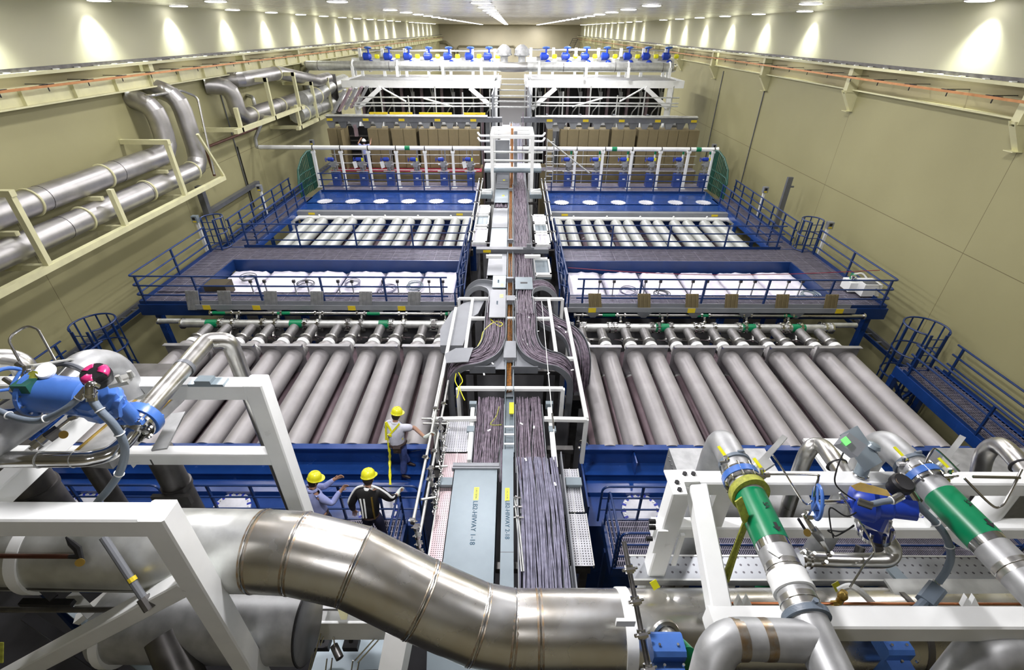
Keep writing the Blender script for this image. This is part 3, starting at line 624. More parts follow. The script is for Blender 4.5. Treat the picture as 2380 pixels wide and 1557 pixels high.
# ------------------------------------------------------------------ far ported deck (platform 2)
zQ = H-8.2
for s, side in ((1, 'right'), (-1, 'left')):
    uo = (lambda u: u) if s > 0 else (lambda u: 2380-u); dv = 2 if s > 0 else -1
    y0 = D(uo(1500), 487+dv, 8.2).y; y1 = D(uo(1500), 443+dv, 8.2).y
    xo = abs(D(uo(1688), 485, 8.2).x); xc = abs(D(uo(1277), 485, 8.2).x)
    t = thing('ported_deck', 'dark blue vessel deck with round port covers at far %s' % side, 'vessel', (s*6, y0, 0))
    MB().box(s*xc, s*xo, y0, y0+1.05, 1.2, zQ-0.03).build('front_step', BLUE, t, smooth=False)
    MB().box(s*xc, s*xo, y0+1.05, y1, 1.2, zQ).build('body', BLUE, t, smooth=False)
    for q in (1.05, 2.6): MB().box(s*xc, s*xo, y0+q, y0+q+0.12, zQ-0.12, zQ+0.004).build('rib', BLUE, t, smooth=False)
    ports = (1305,1371,1437,1502,1570,1635) if s > 0 else (1081,1014,950,885,820,755)
    for k, u in enumerate(ports):
        p = D(u, 468+dv, 8.18); p.z = zQ
        g = thing('port_cover', 'round pale port cover with bolt lugs, %s from trough on the far %s deck' % (ordw(k), side), 'port cover', p, 'port covers on the far %s deck' % side)
        MB().lathe(p, (0,0,1), [(0.37,0),(0.37,0.012),(0.30,0.014),(0.29,0.008)], 26).build('disc', PORTM, g)
        MB().bolts(p, (0,0,1), 0.385, 18, 0.045, 0.012).lathe(p, (0,0,1), [(0.34,0),(0.34,0.013),(0.38,0.013),(0.38,0)], 26).build('lug_ring', PORTM, g, smooth=False)
    # grey tray and white pipe across the front
    yt = y0-0.25; a, b = s*xc, s*(xo+0.1)
    t = thing('front_tray', 'long grey cable tray with yellow labels before the far %s blue deck' % side, 'cable tray', ((a+b)/2, yt, zQ))
    MB().box(a, b, yt-0.15, yt+0.15, zQ-0.22, zQ-0.02).build('channel', TRAY, t, smooth=False)
    for f in (0.08, 0.9): x = a+(b-a)*f; MB().box(x-0.17, x+0.17, yt-0.16, yt-0.152, zQ-0.19, zQ-0.08).build('yellow_label', YTAG, t, smooth=False)
    z = H-8.5; y = yt-0.28; e = s*(xo+0.12)
    t = thing('white_crossbar', 'white tubular beam with down turned outer end above the far %s pale tubes' % side, 'beam', ((a+b)/2, y, z))
    MB().tube([(a, y, z), (e-s*0.35, y, z), (e, y-0.15, z-0.12), (e+s*0.05, y-0.15, z-2.2)], 0.11, 8).build('tube', WHITE, t)
    for k in range(5): x = a+(b-a)*(k+0.7)/5.5; MB().sphere((x, y, z+0.12), 0.06, 8, 5).build('lifting_eye', WHITE, t)
    # railing at the back, second walkway
    railing('guard_railing', 'blue guard railing along the back of the far %s ported deck' % side, [(s*(xc+0.1), y1-0.4), (s*(xo-0.2), y1-0.4)], zQ, post=1.55)
    t = thing('service_walkway', 'grey grating walkway behind the far %s ported deck' % side, 'walkway', (s*6, y1, 0))
    MB().box(s*xc, s*xo, y1, y1+1.9, zQ-0.12, zQ-0.02).build('deck', GRATE, t, smooth=False)
    MB().box(s*xc, s*xo, y1, y1+0.06, zQ-0.3, zQ).build('edge_beam', BLUE, t, smooth=False)
    MB().box(s*(xc+0.3), s*(xc+0.5), y1+0.9, y1+1.1, 0, zQ-0.12).box(s*(xo-0.5), s*(xo-0.3), y1+0.9, y1+1.1, 0, zQ-0.12).build('leg', BLUE, t, smooth=False)
    # white posts carrying the cross pipe
    yp = y1+0.7
    pus = ((1338,1402,1470,1536,1602,1660) if s > 0 else (1052,987,920,855,791,727))
    for k, u in enumerate(pus):
        tp = YP(u, 350, yp); bx = tp.x
        g = thing('white_post', 'white square post under the long pipe at the far %s, %s from the trough' % (side, ordw(k)), 'post', (bx, yp, zQ), 'white posts at the far %s' % side)
        MB().box(bx-0.07, bx+0.07, yp-0.07, yp+0.07, zQ-0.02, tp.z-0.02).build('stem', WHITE, g, smooth=False)
        MB().box(bx-0.15, bx+0.15, yp-0.12, yp+0.12, zQ-0.02, zQ+0.02).build('foot', WHITE, g, smooth=False)
        MB().box(bx-0.11, bx+0.11, yp-0.10, yp+0.10, tp.z-0.14, tp.z-0.02).build('head_plate', WHITE, g, smooth=False)
    # valve stations
    vus = ((1322,1388,1453,1516,1581,1643) if s > 0 else (1093,1030,966,903,840,775))
    yv = yp+0.55
    for k, u in enumerate(vus):
        q = YP(u, 370, yv); x = q.x; z = q.z
        g = thing('valve_station', 'valve station with blue actuator on blue pedestal, %s from the trough at the far %s' % (ordw(k), side), 'valve', (x, yv, zQ), 'valve stations at the far %s' % side)
        MB().box(x-0.22, x+0.22, yv-0.2, yv+0.2, zQ-0.02, zQ+0.75).build('pedestal', mat('pedestal_blue', (0.035,0.075,0.30), 0, 0.35) if 'pedestal_blue' not in MATS else MATS['pedestal_blue'], g, smooth=False)
        MB().box(x-0.06, x+0.1, yv-0.215, yv-0.2, zQ+0.42, zQ+0.48).build('name_plate', WHITE, g, smooth=False)
        MB().cyl((x, yv, zQ+0.7), (x, yv, z-0.1), 0.07, 10).cyl((x, yv, z-0.62), (x, yv, z-0.54), 0.17, 12).cyl((x, yv, z-0.44), (x, yv, z-0.36), 0.17, 12).bolts((x, yv, z-0.5), (0,0,1), 0.15, 6, 0.02, 0.14, True).build('column', STEEL, g)
        MB().box(x-0.16, x+0.14, yv-0.20, yv+0.1, z-0.40, z-0.12).cyl((x-0.3, yv-0.1, z-0.3), (x+0.3, yv-0.1, z-0.3), 0.05, 8).cyl((x-0.35, yv-0.15, z-0.68), (x+0.35, yv-0.15, z-0.68), 0.035, 8).cyl((x+0.2, yv-0.1, z-0.6), (x+0.2, yv-0.1, z-0.1), 0.03, 8).build('valve_body', MGRAY, g)
        MB().lathe((x-0.32, yv-0.12, z+0.02), (1,0,0), [(0.07,0),(0.11,0.03),(0.12,0.2),(0.12,0.33),(0.06,0.38)], 12).build('actuator', DVBLUE, g)
        MB().torus((x-0.42, yv-0.12, z+0.0), (1,0,0), 0.11, 0.018, 14, 5).cyl((x-0.42, yv-0.12, z), (x-0.3, yv-0.12, z), 0.02, 6).build('handwheel', DVBLUE, g)
        if k % 2 == (s > 0) or (s > 0 and k == 2): MB().box(x+0.06, x+0.16, yv-0.26, yv-0.2, z-0.05, z+0.12).build('yellow_tag', YELLOW, g, smooth=False)
        if s > 0: MB().cyl((x+0.13, yv, z-0.2), (x+0.13, yv, z+0.3), 0.055, 10).build('riser', WHITE, g); MB().cyl((x+0.13, yv, z+0.28), (x+0.13, yv, z+0.62), 0.06, 10).build('green_label', GREEN, g)
        else:
            MB().cyl((x+0.13, yv, z-0.2), (x+0.13, yv, z+0.6), 0.04, 8).build('riser', MGRAY, g)
            if k in (4, 3, 0): MB().add([(x-0.5,yv-0.25,z-0.1),(x-0.25,yv-0.28,z-0.05),(x-0.2,yv-0.3,z-0.4),(x-0.42,yv-0.28,z-0.5),(x-0.38,yv-0.16,z-0.28)], [(0,1,4),(1,2,4),(2,3,4),(3,0,4),(0,1,2,3)]).build('white_bag', WHITE, g)
    # thin grey pipe rail behind the stations
    t = thing('pipe_railing', 'thin bare steel railing before the tan cabinets at the far %s' % side, 'railing', (s*xc, yv+0.5, zQ))
    for hh in (0.75, 1.15, 1.65, 2.05): MB().cyl((s*xc, yv+0.6, zQ+hh), (s*(xo-0.3), yv+0.6, zQ+hh), 0.028, 6).build('rail', GALV, t)
    for k in range(6): x = s*(xc+(xo-xc-0.3)*(k+0.5)/6); MB().cyl((x, yv+0.6, zQ-0.02), (x, yv+0.6, zQ+2.07), 0.025, 6).build('post', GALV, t)
    # ledge and cabinets
    yc = yv+2.2; dl = (YP(uo(1500), 397, yc-0.8)).z
    t = thing('cabinet_ledge', ('red floored' if s < 0 else 'grey floored')+' ledge below the tan cabinets at the far %s' % side, 'ledge', (s*6, yc, 0))
    MB().box(s*1.9, s*(xo+0.1), yc-0.85, yc+1.2, 0.5, dl-0.04).build('lower_body', TAN, t, smooth=False)
    MB().box(s*1.9, s*(xo+0.1), yc-0.85, yc, dl-0.04, dl).build('floor_strip', RED if s < 0 else GRATE, t, smooth=False)
    edges = [(355,470),(470,555),(840,965),(965,1090),(1125,1270),(1270,1425),(1460,1570),(1570,1690),(1690,1820),(1820,1940),(1940,2070),(2070,2195)] if s < 0 else [(60,125),(220,305),(305,440),(440,560),(560,685),(685,810),(840,985),(985,1135),(1165,1290),(1290,1405),(1405,1530),(1530,1650),(1650,1775),(1775,1905)]
    ox = 700 if s < 0 else 1260
    ztop = YP(uo(1500), 303 if s > 0 else 300, yc).z
    ne = len(edges)
    for k, (a, b) in enumerate(edges):
        xa, xb = YP(ox+a/5.289, 340, yc).x, YP(ox+b/5.289, 340, yc).x
        kk = k if s > 0 else ne-1-k
        g = thing('tan_cabinet', 'tall tan cabinet, %s from the trough at the far %s' % (ordw(kk), side), 'cabinet', ((xa+xb)/2, yc, dl), 'tan cabinets at the far %s' % side)
        MB().box(xa+0.008, xb-0.008, yc+0.02, yc+1.1, dl, ztop-0.0).build('body', TAN, g, smooth=False)
        MB().box(xa+0.018, xb-0.018, yc, yc+0.018, dl+0.03, ztop-0.03).build('door', TAN, g, smooth=False)
    if s < 0:
        x0, x1 = YP(700+555/5.289, 340, yc).x, YP(700+840/5.289, 340, yc).x
        g = thing('open_bay', 'dark open equipment bay between the tan cabinets at the far left', 'equipment bay', ((x0+x1)/2, yc, dl))
        MB().box(x0+0.01, x1-0.01, yc+1.0, yc+1.1, dl, ztop).build('back_panel', BLACKM, g, smooth=False)
        for k in range(7): z = dl+0.15+k*0.27; MB().box(x0+0.1, x1-0.1, yc+0.75, yc+0.95, z, z+0.08).build('shelf', DSTEEL, g, smooth=False)
        MB().box(x0+0.55, x0+0.75, yc+0.3, yc+0.5, ztop-0.5, ztop+0.2).build('duct', TUBEL, g, smooth=False)
        MB().box(x0-0.02, x0+0.01, yc-0.6, yc, dl, ztop).build('open_door', TAN, g, smooth=False)
    # grey gantry tray on legs above the cabinets
    yg = yc+0.5; g0 = YP(uo(1500), 272+dv, yg).z; g1 = YP(uo(1500), 283+dv, yg).z; xe = abs(YP(uo(1618), 280, yg).x)
    t = thing('gantry_tray', 'grey cable tray on short wide legs above the tan cabinets at the far %s' % side, 'cable tray', (s*6, yg, ztop))
    MB().box(s*0.6, s*xe, yg-0.2, yg+0.2, g1, g0).build('channel', TRAYD, t, smooth=False)
    MB().cyl((s*1.5, yg-0.25, g0+0.06), (s*xe, yg-0.25, g0+0.06), 0.05, 8).cyl((s*1.5, yg-0.1, g0+0.1), (s*xe, yg-0.1, g0+0.1), 0.04, 8).build('conduit', GALV, t)
    n = 13
    for k in range(n):
        x = s*(2.4+(xe-2.6)*k/(n-1)); wd = 0.19
        MB().prism([(x-wd*0.75, yg-0.15, ztop), (x+wd*0.75, yg-0.15, ztop), (x+wd*1.5, yg-0.15, g1), (x-wd*1.5, yg-0.15, g1)], (0, 0.25, 0)).build('leg', TRAYD if k % 2 else TRAY, t, smooth=False)
        if k % 3 == 0: MB().box(x-0.18, x+0.18, yg-0.21, yg-0.202, g1+0.05, g0-0.08).build('yellow_label', YTAG, t, smooth=False)
    # bright jumble of white ducts behind the legs
    for k in range(6):
        x = s*(3.0+1.5*k)
        g = thing('white_duct_box', 'white duct box behind the grey gantry legs, %s from the trough at far %s' % (ordw(k), side), 'duct', (x, yg+1.0, ztop), 'white duct boxes at the far %s' % side)
        MB().box(x-0.6, x+0.6, yg+0.8, yg+1.3, ztop-0.3, ztop+0.45).build('box', WHITE, g, smooth=False)
        MB().cyl((x-0.55, yg+0.75, ztop+0.1), (x+0.55, yg+0.75, ztop+0.1), 0.06, 8).cyl((x-0.4, yg+0.7, ztop+0.28), (x+0.6, yg+0.7, ztop+0.28), 0.03, 8).build('pipe', MGRAY, g)
    # yellow and white beam row
    yb = yg+2.6; zb = YP(uo(1500), 262+dv, yb).z
    if s < 0:
        for k, (u0, u1) in enumerate(((858,900),(905,958),(974,1050),(1078,1128))):
            xa, xb = YP(u0, 262, yb).x, YP(u1, 262, yb).x
            one('yellow_bumper', MB().box(xa, xb, yb, yb+0.1, zb-0.16, zb), YTAG, 'yellow safety bumper strip above white beam, %s from the left' % ordw(k), 'bumper', 'yellow bumpers at the far left', smooth=False)
    for k in range(4):
        x0 = s*(2.4+2.3*k); x1 = x0+s*2.15
        g = thing('rounded_white_beam', 'rounded white beam section, %s from the trough behind the gantry at far %s' % (ordw(k), side), 'beam', ((x0+x1)/2, yb, zb), 'rounded white beams at the far %s' % side)
        MB().beam((x0, yb+0.3, zb-0.36), (x1, yb+0.3, zb-0.36), 0.5, 0.36, 0.08).build('shell', WHITE, g)
        MB().box(x0-0.04, x0+0.08, yb-0.02, yb+0.5, zb-0.62, zb-0.1).build('joint_band', TRAYD, g, smooth=False)
# long white cross pipe
yp = D(1500, 443, 8.2).y+0.7
a, b = YP(603, 344, yp), YP(1667, 350, yp); zz = (a.z+b.z)/2+0.05
t = thing('cross_pipe', 'long pale pipe with green bands spanning the hall on white posts', 'pipe', (0, yp, zz))
MB().cyl((a.x, yp, zz), (b.x, yp, zz), 0.12, 14).build('pipe', WHITE, t)
for u in (1428, 1624, 947): x = YP(u, 345, yp).x; MB().cyl((x-0.15, yp, zz), (x+0.15, yp, zz), 0.126, 14).build('green_band', GREEN, t)
for u in (727,791,855,920,987,1052,1341,1407,1470,1538,1604,1661): x = YP(u, 345, yp).x; MB().cyl((x-0.025, yp, zz), (x+0.025, yp, zz), 0.135, 14).build('clamp', BLACKM, t)
MB().cyl((b.x-0.02, yp, zz), (b.x+0.05, yp, zz), 0.14, 14).build('end_cap', WHITE, t)
q = XP(592, 232, -13.9)
MB().tube(fillet([V((a.x+0.02, yp, zz)), V((a.x-0.15, yp, zz)), V((a.x-0.1, yp, zz+0.5)), YP(606, 290, yp+0.2), YP(592, 245, yp+0.5), YP(588, 226, yp+0.5), YP(573, 222, yp+1.0)], 0.25), 0.10, 10).build('riser', GALV, t)

# ------------------------------------------------------------------ far white frame, header pipe, valve row
YH = 38.5
for s, side in ((1, 'right'), (-1, 'left')):
    uo = (lambda u: u) if s > 0 else (lambda u: 2384-u); dv = 1 if s > 0 else 0
    zt = YP(uo(1500), 187+dv, YH).z; zb = YP(uo(1500), 204+dv, YH).z
    xi = YP(uo(1225), 195, YH).x; xo = YP(uo(1590), 195, YH).x
    t = thing('white_portal_frame', 'white steel portal frame with diagonal braces at the far %s' % side, 'steel frame', ((xi+xo)/2, YH, 0))
    MB().box(xi, xo, YH, YH+0.25, zb, zt).build('front_beam', WHITE, t, smooth=False)
    MB().box(xi, xo, YH+5.0, YH+5.25, zb, zt).build('rear_beam', WHITE, t, smooth=False)
    for x in (xi, xo): MB().box(x-0.1, x+0.1, YH+0.25, YH+5, zb, zt).build('side_beam', WHITE, t, smooth=False)
    for x in (xi+s*0.25, xo-s*0.9): MB().box(x-0.15, x+0.15, YH+0.02, YH+0.22, 0, zb).build('leg', WHITE, t, smooth=False)
    for x in (xi+s*0.25, xo-s*0.9): MB().box(x-0.12, x+0.12, YH+5.02, YH+5.2, 0, zb).build('leg', WHITE, t, smooth=False)
    for (u0, v0, u1, v1) in ((1292,204,1236,252),(1500,204,1550,250)):
        a_, b_ = YP(uo(u0), v0, YH-0.05), YP(uo(u1), v1, YH-0.05); MB().beam(a_, b_, 0.28, 0.28).build('diagonal_brace', WHITE, t, smooth=False)
    t = thing('frame_deck', 'grey deck plate on the far %s white frame' % side, 'deck', ((xi+xo)/2, YH+2, zt))
    MB().box(xi+s*0.3, xo-s*0.5, YH+0.3, YH+4.9, zt-0.05, zt+0.02).build('deck_plate', MGRAY, t, smooth=False)
    # racks coloured black to paint in the shade behind the frame
    for k in range(7):
        x = xi+(xo-xi)*(k+0.5)/7.2
        g = thing('shade_rack', 'rack painted black as shade under the far %s frame, %s from the trough' % (side, ordw(k)), 'equipment rack', (x, YH+4, 0), 'black shade racks at the far %s' % side)
        MB().box(x-0.72, x+0.72, YH+3.4, YH+4.6, 0, zb-0.1).build('cabinet', BLACKM, g, smooth=False)
        MB().box(x-0.7, x-0.5, YH+2.9, YH+3.3, 0, zb-0.05).build('side_duct', TUBEL, g, smooth=False)
        MB().tube(fillet([(x+0.1, YH+2.8, zb-0.2), (x+0.35, YH+2.6, zb-1.2), (x-0.2, YH+2.6, zb-1.9), (x-0.3, YH+2.8, zb-2.6)], 0.4), 0.05, 6).build('hose', GALV, g)
        MB().cyl((x+0.3, YH+2.7, 0), (x+0.3, YH+2.7, zb), 0.07, 8).box(x+0.2, x+0.45, YH+2.6, YH+2.7, zb-0.9, zb-0.5).build('pole', MGRAY, g)
        MB().box(x-0.3, x+0.1, YH+1.5, YH+2.0, 0, zb-2.3).build('lower_box', TRAY, g, smooth=False)
    # scaffold rails in front
    t = thing('scaffold', 'bare tube scaffold before the dark bays at the far %s' % side, 'scaffold', ((xi+xo)/2, YH-2, 0))
    for v in (226, 239, 246): zz_ = YP(uo(1500), v+dv, YH-2).z; MB().cyl((xi, YH-2, zz_), (xo-s*0.8, YH-2, zz_), 0.05, 6).build('ledger', GALV, t)
    for k in range(6): x = xi+(xo-xi)*(k+0.3)/6; zz_ = YP(uo(1500), (206, 214, 200, 222, 212, 200)[k], YH-2).z; MB().cyl((x, YH-2, 0), (x, YH-2, zz_), 0.05, 6).build('standard', GALV, t)
    for (u0, v0, u1, v1) in ((1495,205,1440,236),(1330,248,1400,228)): MB().cyl(YP(uo(u0), v0, YH-2), YP(uo(u1), v1, YH-2), 0.06, 6).build('brace', GALV, t)
    # second white service line behind the header, on stub posts
    zl = YP(uo(1500), 144, YH+3.5).z
    t = thing('service_line', 'white service pipe on stub posts behind the far %s header' % side, 'pipe', ((xi+xo)/2, YH+3.5, zl))
    MB().cyl((xi, YH+3.5, zl), (xo, YH+3.5, zl), 0.28, 12).build('pipe', WHITE, t)
    MB().cyl((xi, YH+4.0, zl+0.75), (xo, YH+4.0, zl+0.75), 0.07, 8).build('thin_pipe', STEEL, t)
    for k in range(7): x = xi+(xo-xi)*(k+0.2)/6.6; MB().box(x-0.1, x+0.1, YH+3.3, YH+3.5, zt, zl+0.9).build('stub_post', WHITE, t, smooth=False)
    vus = (1269,1318,1363,1410,1462,1505,1552) if s > 0 else (1137,1094,1044,998,951,905,857)
    for k, u in enumerate(vus):
        p = YP(u, 131, YH+3.0)
        g = thing('blue_valve', 'blue valve with yellow tag above the header, %s from the trough at far %s' % (ordw(k), side), 'valve', p, 'blue valves at the far %s' % side)
        MB().lathe(p+V((-0.45,0,0)), (1,0,0), [(0.1,0),(0.26,0.08),(0.24,0.5),(0.12,0.65)], 12).cyl(p, p+V((0,0,0.5)), 0.07, 8).sphere(p+V((0.15,-0.1,-0.45)), 0.24, 10, 6).build('body', DVBLUE, g)
        MB().torus(p+V((0,0,0.55)), (0,0.25,1), 0.24, 0.045, 14, 5).cyl(p+V((-0.24,0,0.55)), p+V((0.24,0,0.55)), 0.04, 6).build('handwheel', VBLUE, g)
        MB().lathe(p+V((0.45,-0.05,0.0)), (1,0,0), [(0.1,0),(0.15,0.05),(0.15,0.3),(0.1,0.35)], 8).build('yellow_cap', YELLOW, g)
        MB().cyl(p+V((0,0,-0.5)), p+V((0,0,-1.0)), 0.12, 8).cyl(p+V((-0.7,0,-0.15)), p+V((-0.4,0,-0.15)), 0.14, 8).cyl(p+V((0.8,0,-0.6)), p+V((-0.7,0,-0.6)), 0.10, 8).build('stub_pipe', STEEL, g)
# header pipe
z0 = YP(1190, 155, YH).z; rH = abs(YP(1190,143.5,YH).z-YP(1190,167,YH).z)/2*0.97
t = thing('header_pipe', 'wide pale steel header pipe running across the hall on the far white frames', 'pipe', (0, YH, z0))
xa, xb = max(-14.25, YP(693, 155, YH).x), YP(1563, 157, YH).x
MB().cyl((xa, YH, z0), (-0.9, YH, z0), rH, 28).cyl((1.1, YH, z0), (xb, YH, z0), rH, 28).build('pipe', GALV, t)
MB().tube([(-0.9, YH, z0), (-0.35, YH, z0-0.03), (0.2, YH, z0-0.03), (1.1, YH, z0)], rH*1.01, 28).build('joint_sleeve', STEEL, t, ang=15)
MB().lathe((xb, YH, z0), (1,0,0), [(rH,0),(rH*1.02,0.02),(rH*0.8,0.2),(0.05,0.28)], 24).build('end_cap', SHINY, t)
MB().tube([(xa+0.05, YH, z0), (xa-0.25, YH+0.1, z0-0.15), (xa-0.45, YH+0.3, z0-0.5), (xa-0.45, YH+0.4, z0-3.2)], [rH*1.01, rH*1.01, rH, rH*0.8], 24).build('down_elbow', STEEL, t, ang=15)
for u in (821, 924, 1030, 1119, 1253, 1362, 1460, 1556):
    x = YP(u, 155, YH).x; s = 1 if x > 0 else -1
    MB().torus((x, YH, z0), (1,0,0), rH+0.03, 0.055, 24, 6).box(x-0.09, x+0.09, YH-rH-0.08, YH-rH+0.03, z0-rH*2.1, z0).box(x-0.09, x+0.09, YH+rH-0.03, YH+rH+0.08, z0-rH*2.1, z0).build('saddle', WHITE, t)
for x in [xa+0.8, -8.5, -5.0, 3.6, 7.2, 10.5]: MB().torus((x, YH, z0), (1,0,0), rH, 0.02, 24, 6).build('weld_seam', DSTEEL, t)
for u, nm in ((1172, 'left'), (1213, 'right')):
    p = YP(u, 132, YH+1.0)
    g = thing('relief_dome', 'grey domed relief valve over the trough, %s of the two' % nm, 'valve', p)
    MB().lathe(p-V((0,0,0.5)), (0,0,1), [(0.5,0),(0.5,0.1),(0.25,0.15),(0.25,0.5),(0.5,0.6),(0.5,0.95),(0.3,1.15),(0.12,1.25)], 18).bolts(p+V((0,0,0.1)), (0,0,1), 0.5, 10, 0.05, 0.1).build('body', MGRAY, g)
for s, side in ((1,'right'),(-1,'left')):
    for k, y in enumerate((YH-0.5, YH+4)):
        pass
# steep ladder at the far right wall
a, b = XP(1318, 112, 13.5), XP(1338, 88, 13.9)
t = thing('wall_stair', 'dark steel ship ladder against the far right end wall', 'ladder', a)
yy = YF-2; a = YP(1316, 122, yy); b = YP(1331, 90, yy)
for q in (0, 1.1): MB().beam(a+V((q,0,0)), b+V((q,0,0)), 0.12).build('stringer', DSTEEL, t, smooth=False)
for k in range(9): f = k/8; c = a.lerp(b, f); MB().cyl(c, c+V((1.1,0,0)), 0.05, 6).build('tread', DSTEEL, t)
# ------------------------------------------------------------------ cable trough down the middle
DT = 7.0; zT = H-DT
def channel(path, w, h, th=0.02):
    """open U channel swept along a path; the floor stays across the path"""
    pts = [V(p) for p in path]; mb = MB(); n = len(pts)
    prof = [(-w/2,h),(-w/2,0),(w/2,0),(w/2,h),(w/2-th,h),(w/2-th,th),(-w/2+th,th),(-w/2+th,h)]
    vs = []; r0 = None; up = V((0,0,1))
    for i in range(n):
        t = (pts[min(i+1,n-1)]-pts[max(i-1,0)]).normalized()
        if i: up = (prev.rotation_difference(t)) @ up
        up = (up - t*up.dot(t)).normalized(); r = t.cross(up).normalized(); prev = t
        for (x, y) in prof: vs.append(pts[i]+r*x+up*y)
    m = 8; fs = [(i*m+k, i*m+(k+1)%m, (i+1)*m+(k+1)%m, (i+1)*m+k) for i in range(n-1) for k in range(m)]
    fs += [(0,1,6,7),(1,2,5,6),(2,3,4,5)]; q = (n-1)*m; fs += [(q+7,q+6,q+1,q),(q+6,q+5,q+2,q+1),(q+5,q+4,q+3,q+2)]
    return mb.add(vs, fs)
def smooth_path(pts, n=8):
    pts = [V(p) for p in pts]; out = []
    for i in range(len(pts)-1):
        p0, p1, p2, p3 = pts[max(i-1,0)], pts[i], pts[i+1], pts[min(i+2,len(pts)-1)]
        for j in range(n):
            t = j/n; out.append(0.5*((2*p1)+(p2-p0)*t+(2*p0-5*p1+4*p2-p3)*t*t+(3*p1-p0-3*p2+p3)*t**3))
    return out+[pts[-1]]
def strands(path, w, h, cnt, r, seed=1, wob=1.0, sides=5, rise=0.03):
    rnd = random.Random(seed); pts = [V(p) for p in path]; n = len(pts); fr = []; up = V((0,0,1))
    for i in range(n):
        t = (pts[min(i+1,n-1)]-pts[max(i-1,0)]).normalized()
        if i: up = prev.rotation_difference(t) @ up
        up = (up-t*up.dot(t)).normalized(); fr.append((t.cross(up).normalized(), up)); prev = t
    res = []
    for c in range(cnt):
        x = rnd.uniform(-1, 1)*(w/2-r*1.5); y = rise+rnd.random()**0.7*h; ph = rnd.uniform(0, 6); fq = rnd.uniform(0.15, 0.5); am = rnd.uniform(0.01, 0.06)*wob*w/0.5; dx = 0
        P = []
        for i in range(n):
            dx += rnd.uniform(-1, 1)*0.008*wob; xx = x+dx+math.sin(ph+i*fq)*am; lim = w/2-r*1.3
            xx = max(-lim, min(lim, xx)); P.append(pts[i]+fr[i][0]*xx+fr[i][1]*(y+math.sin(ph*2+i*fq*1.3)*0.012*wob))
        res.append((P, r*rnd.uniform(0.8, 1.2)))
    return res
def bundle(path, w, h, cnt, r, label, seed=1, m=None, wob=1.0, cat='cables', base=True):
    mb = MB()
    for P, rr in strands(path, w, h, cnt, r, seed, wob): mb.tube(P, rr, 5, caps=False)
    if base:
        pts = [V(p) for p in path]; mb.v, mb.f = mb.v, mb.f
        ch = channel([p+V((0,0,0.0)) for p in pts], w*0.97, 0.0, 0.01)
    o = one('cable_bundle', mb, m or CABLEM, label, cat, ang=80); o['kind'] = 'stuff'; return o
Xa = lambda u, v, d=DT: D(u, v, d).x
yN, yA, yB = 3.2, 6.45, 9.0       # near end, end of wide near tray, start of far section
# near wide right tray with individual cables
ynr = D(1250, 1085, DT).y
xa, xb = Xa(1207, 1200), Xa(1316, 1200)
t = thing('near_cable_tray', 'wide grey tray full of loose grey cables, nearest the camera, right of the label strip', 'cable tray', ((xa+xb)/2, ynr-1.5, zT))
MB().box(xa-0.02, xb+0.02, yN-1.5, ynr, zT-0.22, zT-0.20).build('floor_sheet', TRAY, t, smooth=False)
MB().box(xa-0.035, xa-0.015, yN-1.5, ynr, zT-0.22, zT+0.04).build('side_wall', TRAY, t, smooth=False)
MB().box(xb+0.015, xb+0.035, yN-1.5, ynr+0.3, zT-0.22, zT+0.10).build('side_wall', TRAY, t, smooth=False)
cx = (xa+xb)/2
path = [(cx-0.02-0.03*max(0,(y-5.6)), y, zT-0.16-0.03*max(0, y-5.3)) for y in [yN-1.4+0.35*i for i in range(15)]]
for k, (P, rr) in enumerate(strands(path, xb-xa, 0.13, 72, 0.0115, 5, 0.7)):
    one('loose_cable', MB().tube(P, rr, 6, caps=False), CABLE, 'grey cable lying in the wide near right tray', 'cable', 'grey cables in the near right tray', ang=80)
# near left covered channel with label
xa, xb = Xa(1057, 1078), Xa(1158, 1078); yc1 = D(1100, 1078, DT).y
t = thing('tray_cover', 'long blue grey tray cover with yellow label and printed lettering, left of centre', 'tray cover', ((xa+xb)/2, yc1-2, zT))
MB().box(xa, xb, yN-1.5, yc1-0.12, zT-0.015, zT).build('sheet', COVER, t, smooth=False)
MB().box(xa, xa+0.015, yN-1.5, yc1-0.12, zT-0.22, zT).box(xb-0.015, xb, yN-1.5, yc1-0.12, zT-0.22, zT).build('side_skirt', COVER, t, smooth=False)
MB().cyl((xa-0.03, yc1-0.03, zT-0.02), (xb+0.02, yc1-0.03, zT-0.02), 0.06, 14).box(xa-0.04, xb+0.03, yc1-0.14, yc1-0.11, zT-0.05, zT+0.035).build('rolled_lip', TRAY, t)
c = D(1107, 1147, DT-0.002); yl_ = MB().box(c.x-0.045, c.x+0.045, c.y-0.14, c.y+0.14, zT, zT+0.004).build('yellow_label', YELLOW, t, smooth=False)
text('CAUTION', 0.05, c+V((0,0,0.005)), axes((0,-1,0),(1,0,0)), INK, yl_, 'label_lettering', 0.001)
c = D(1101, 1213, DT-0.002); text('LB2-HIWAY 1-18', 0.118, c, axes((0,-1,0),(1,0,0)), INK, t)
xa, xb = Xa(1168, 1060), Xa(1193, 1060); yc2 = D(1180, 1044, DT-0.05).y
t = thing('narrow_tray_cover', 'narrow grey covered channel with yellow label and lettering in the trough centre', 'tray cover', ((xa+xb)/2, yc2-2, zT+0.05))
MB().box(xa, xb, yN-1.5, yc2, zT-0.18, zT+0.05).build('channel', COVER, t, smooth=False)
MB().box(xa-0.002, xb+0.002, D(1180,1283,DT-0.05).y-0.006, D(1180,1283,DT-0.05).y+0.006, zT-0.1, zT+0.052).build('joint', TRAYD, t, smooth=False)
c = D(1179, 1149, DT-0.05); yl_ = MB().box(c.x-0.04, c.x+0.04, c.y-0.14, c.y+0.14, zT+0.05, zT+0.054).build('yellow_label', YELLOW, t, smooth=False)
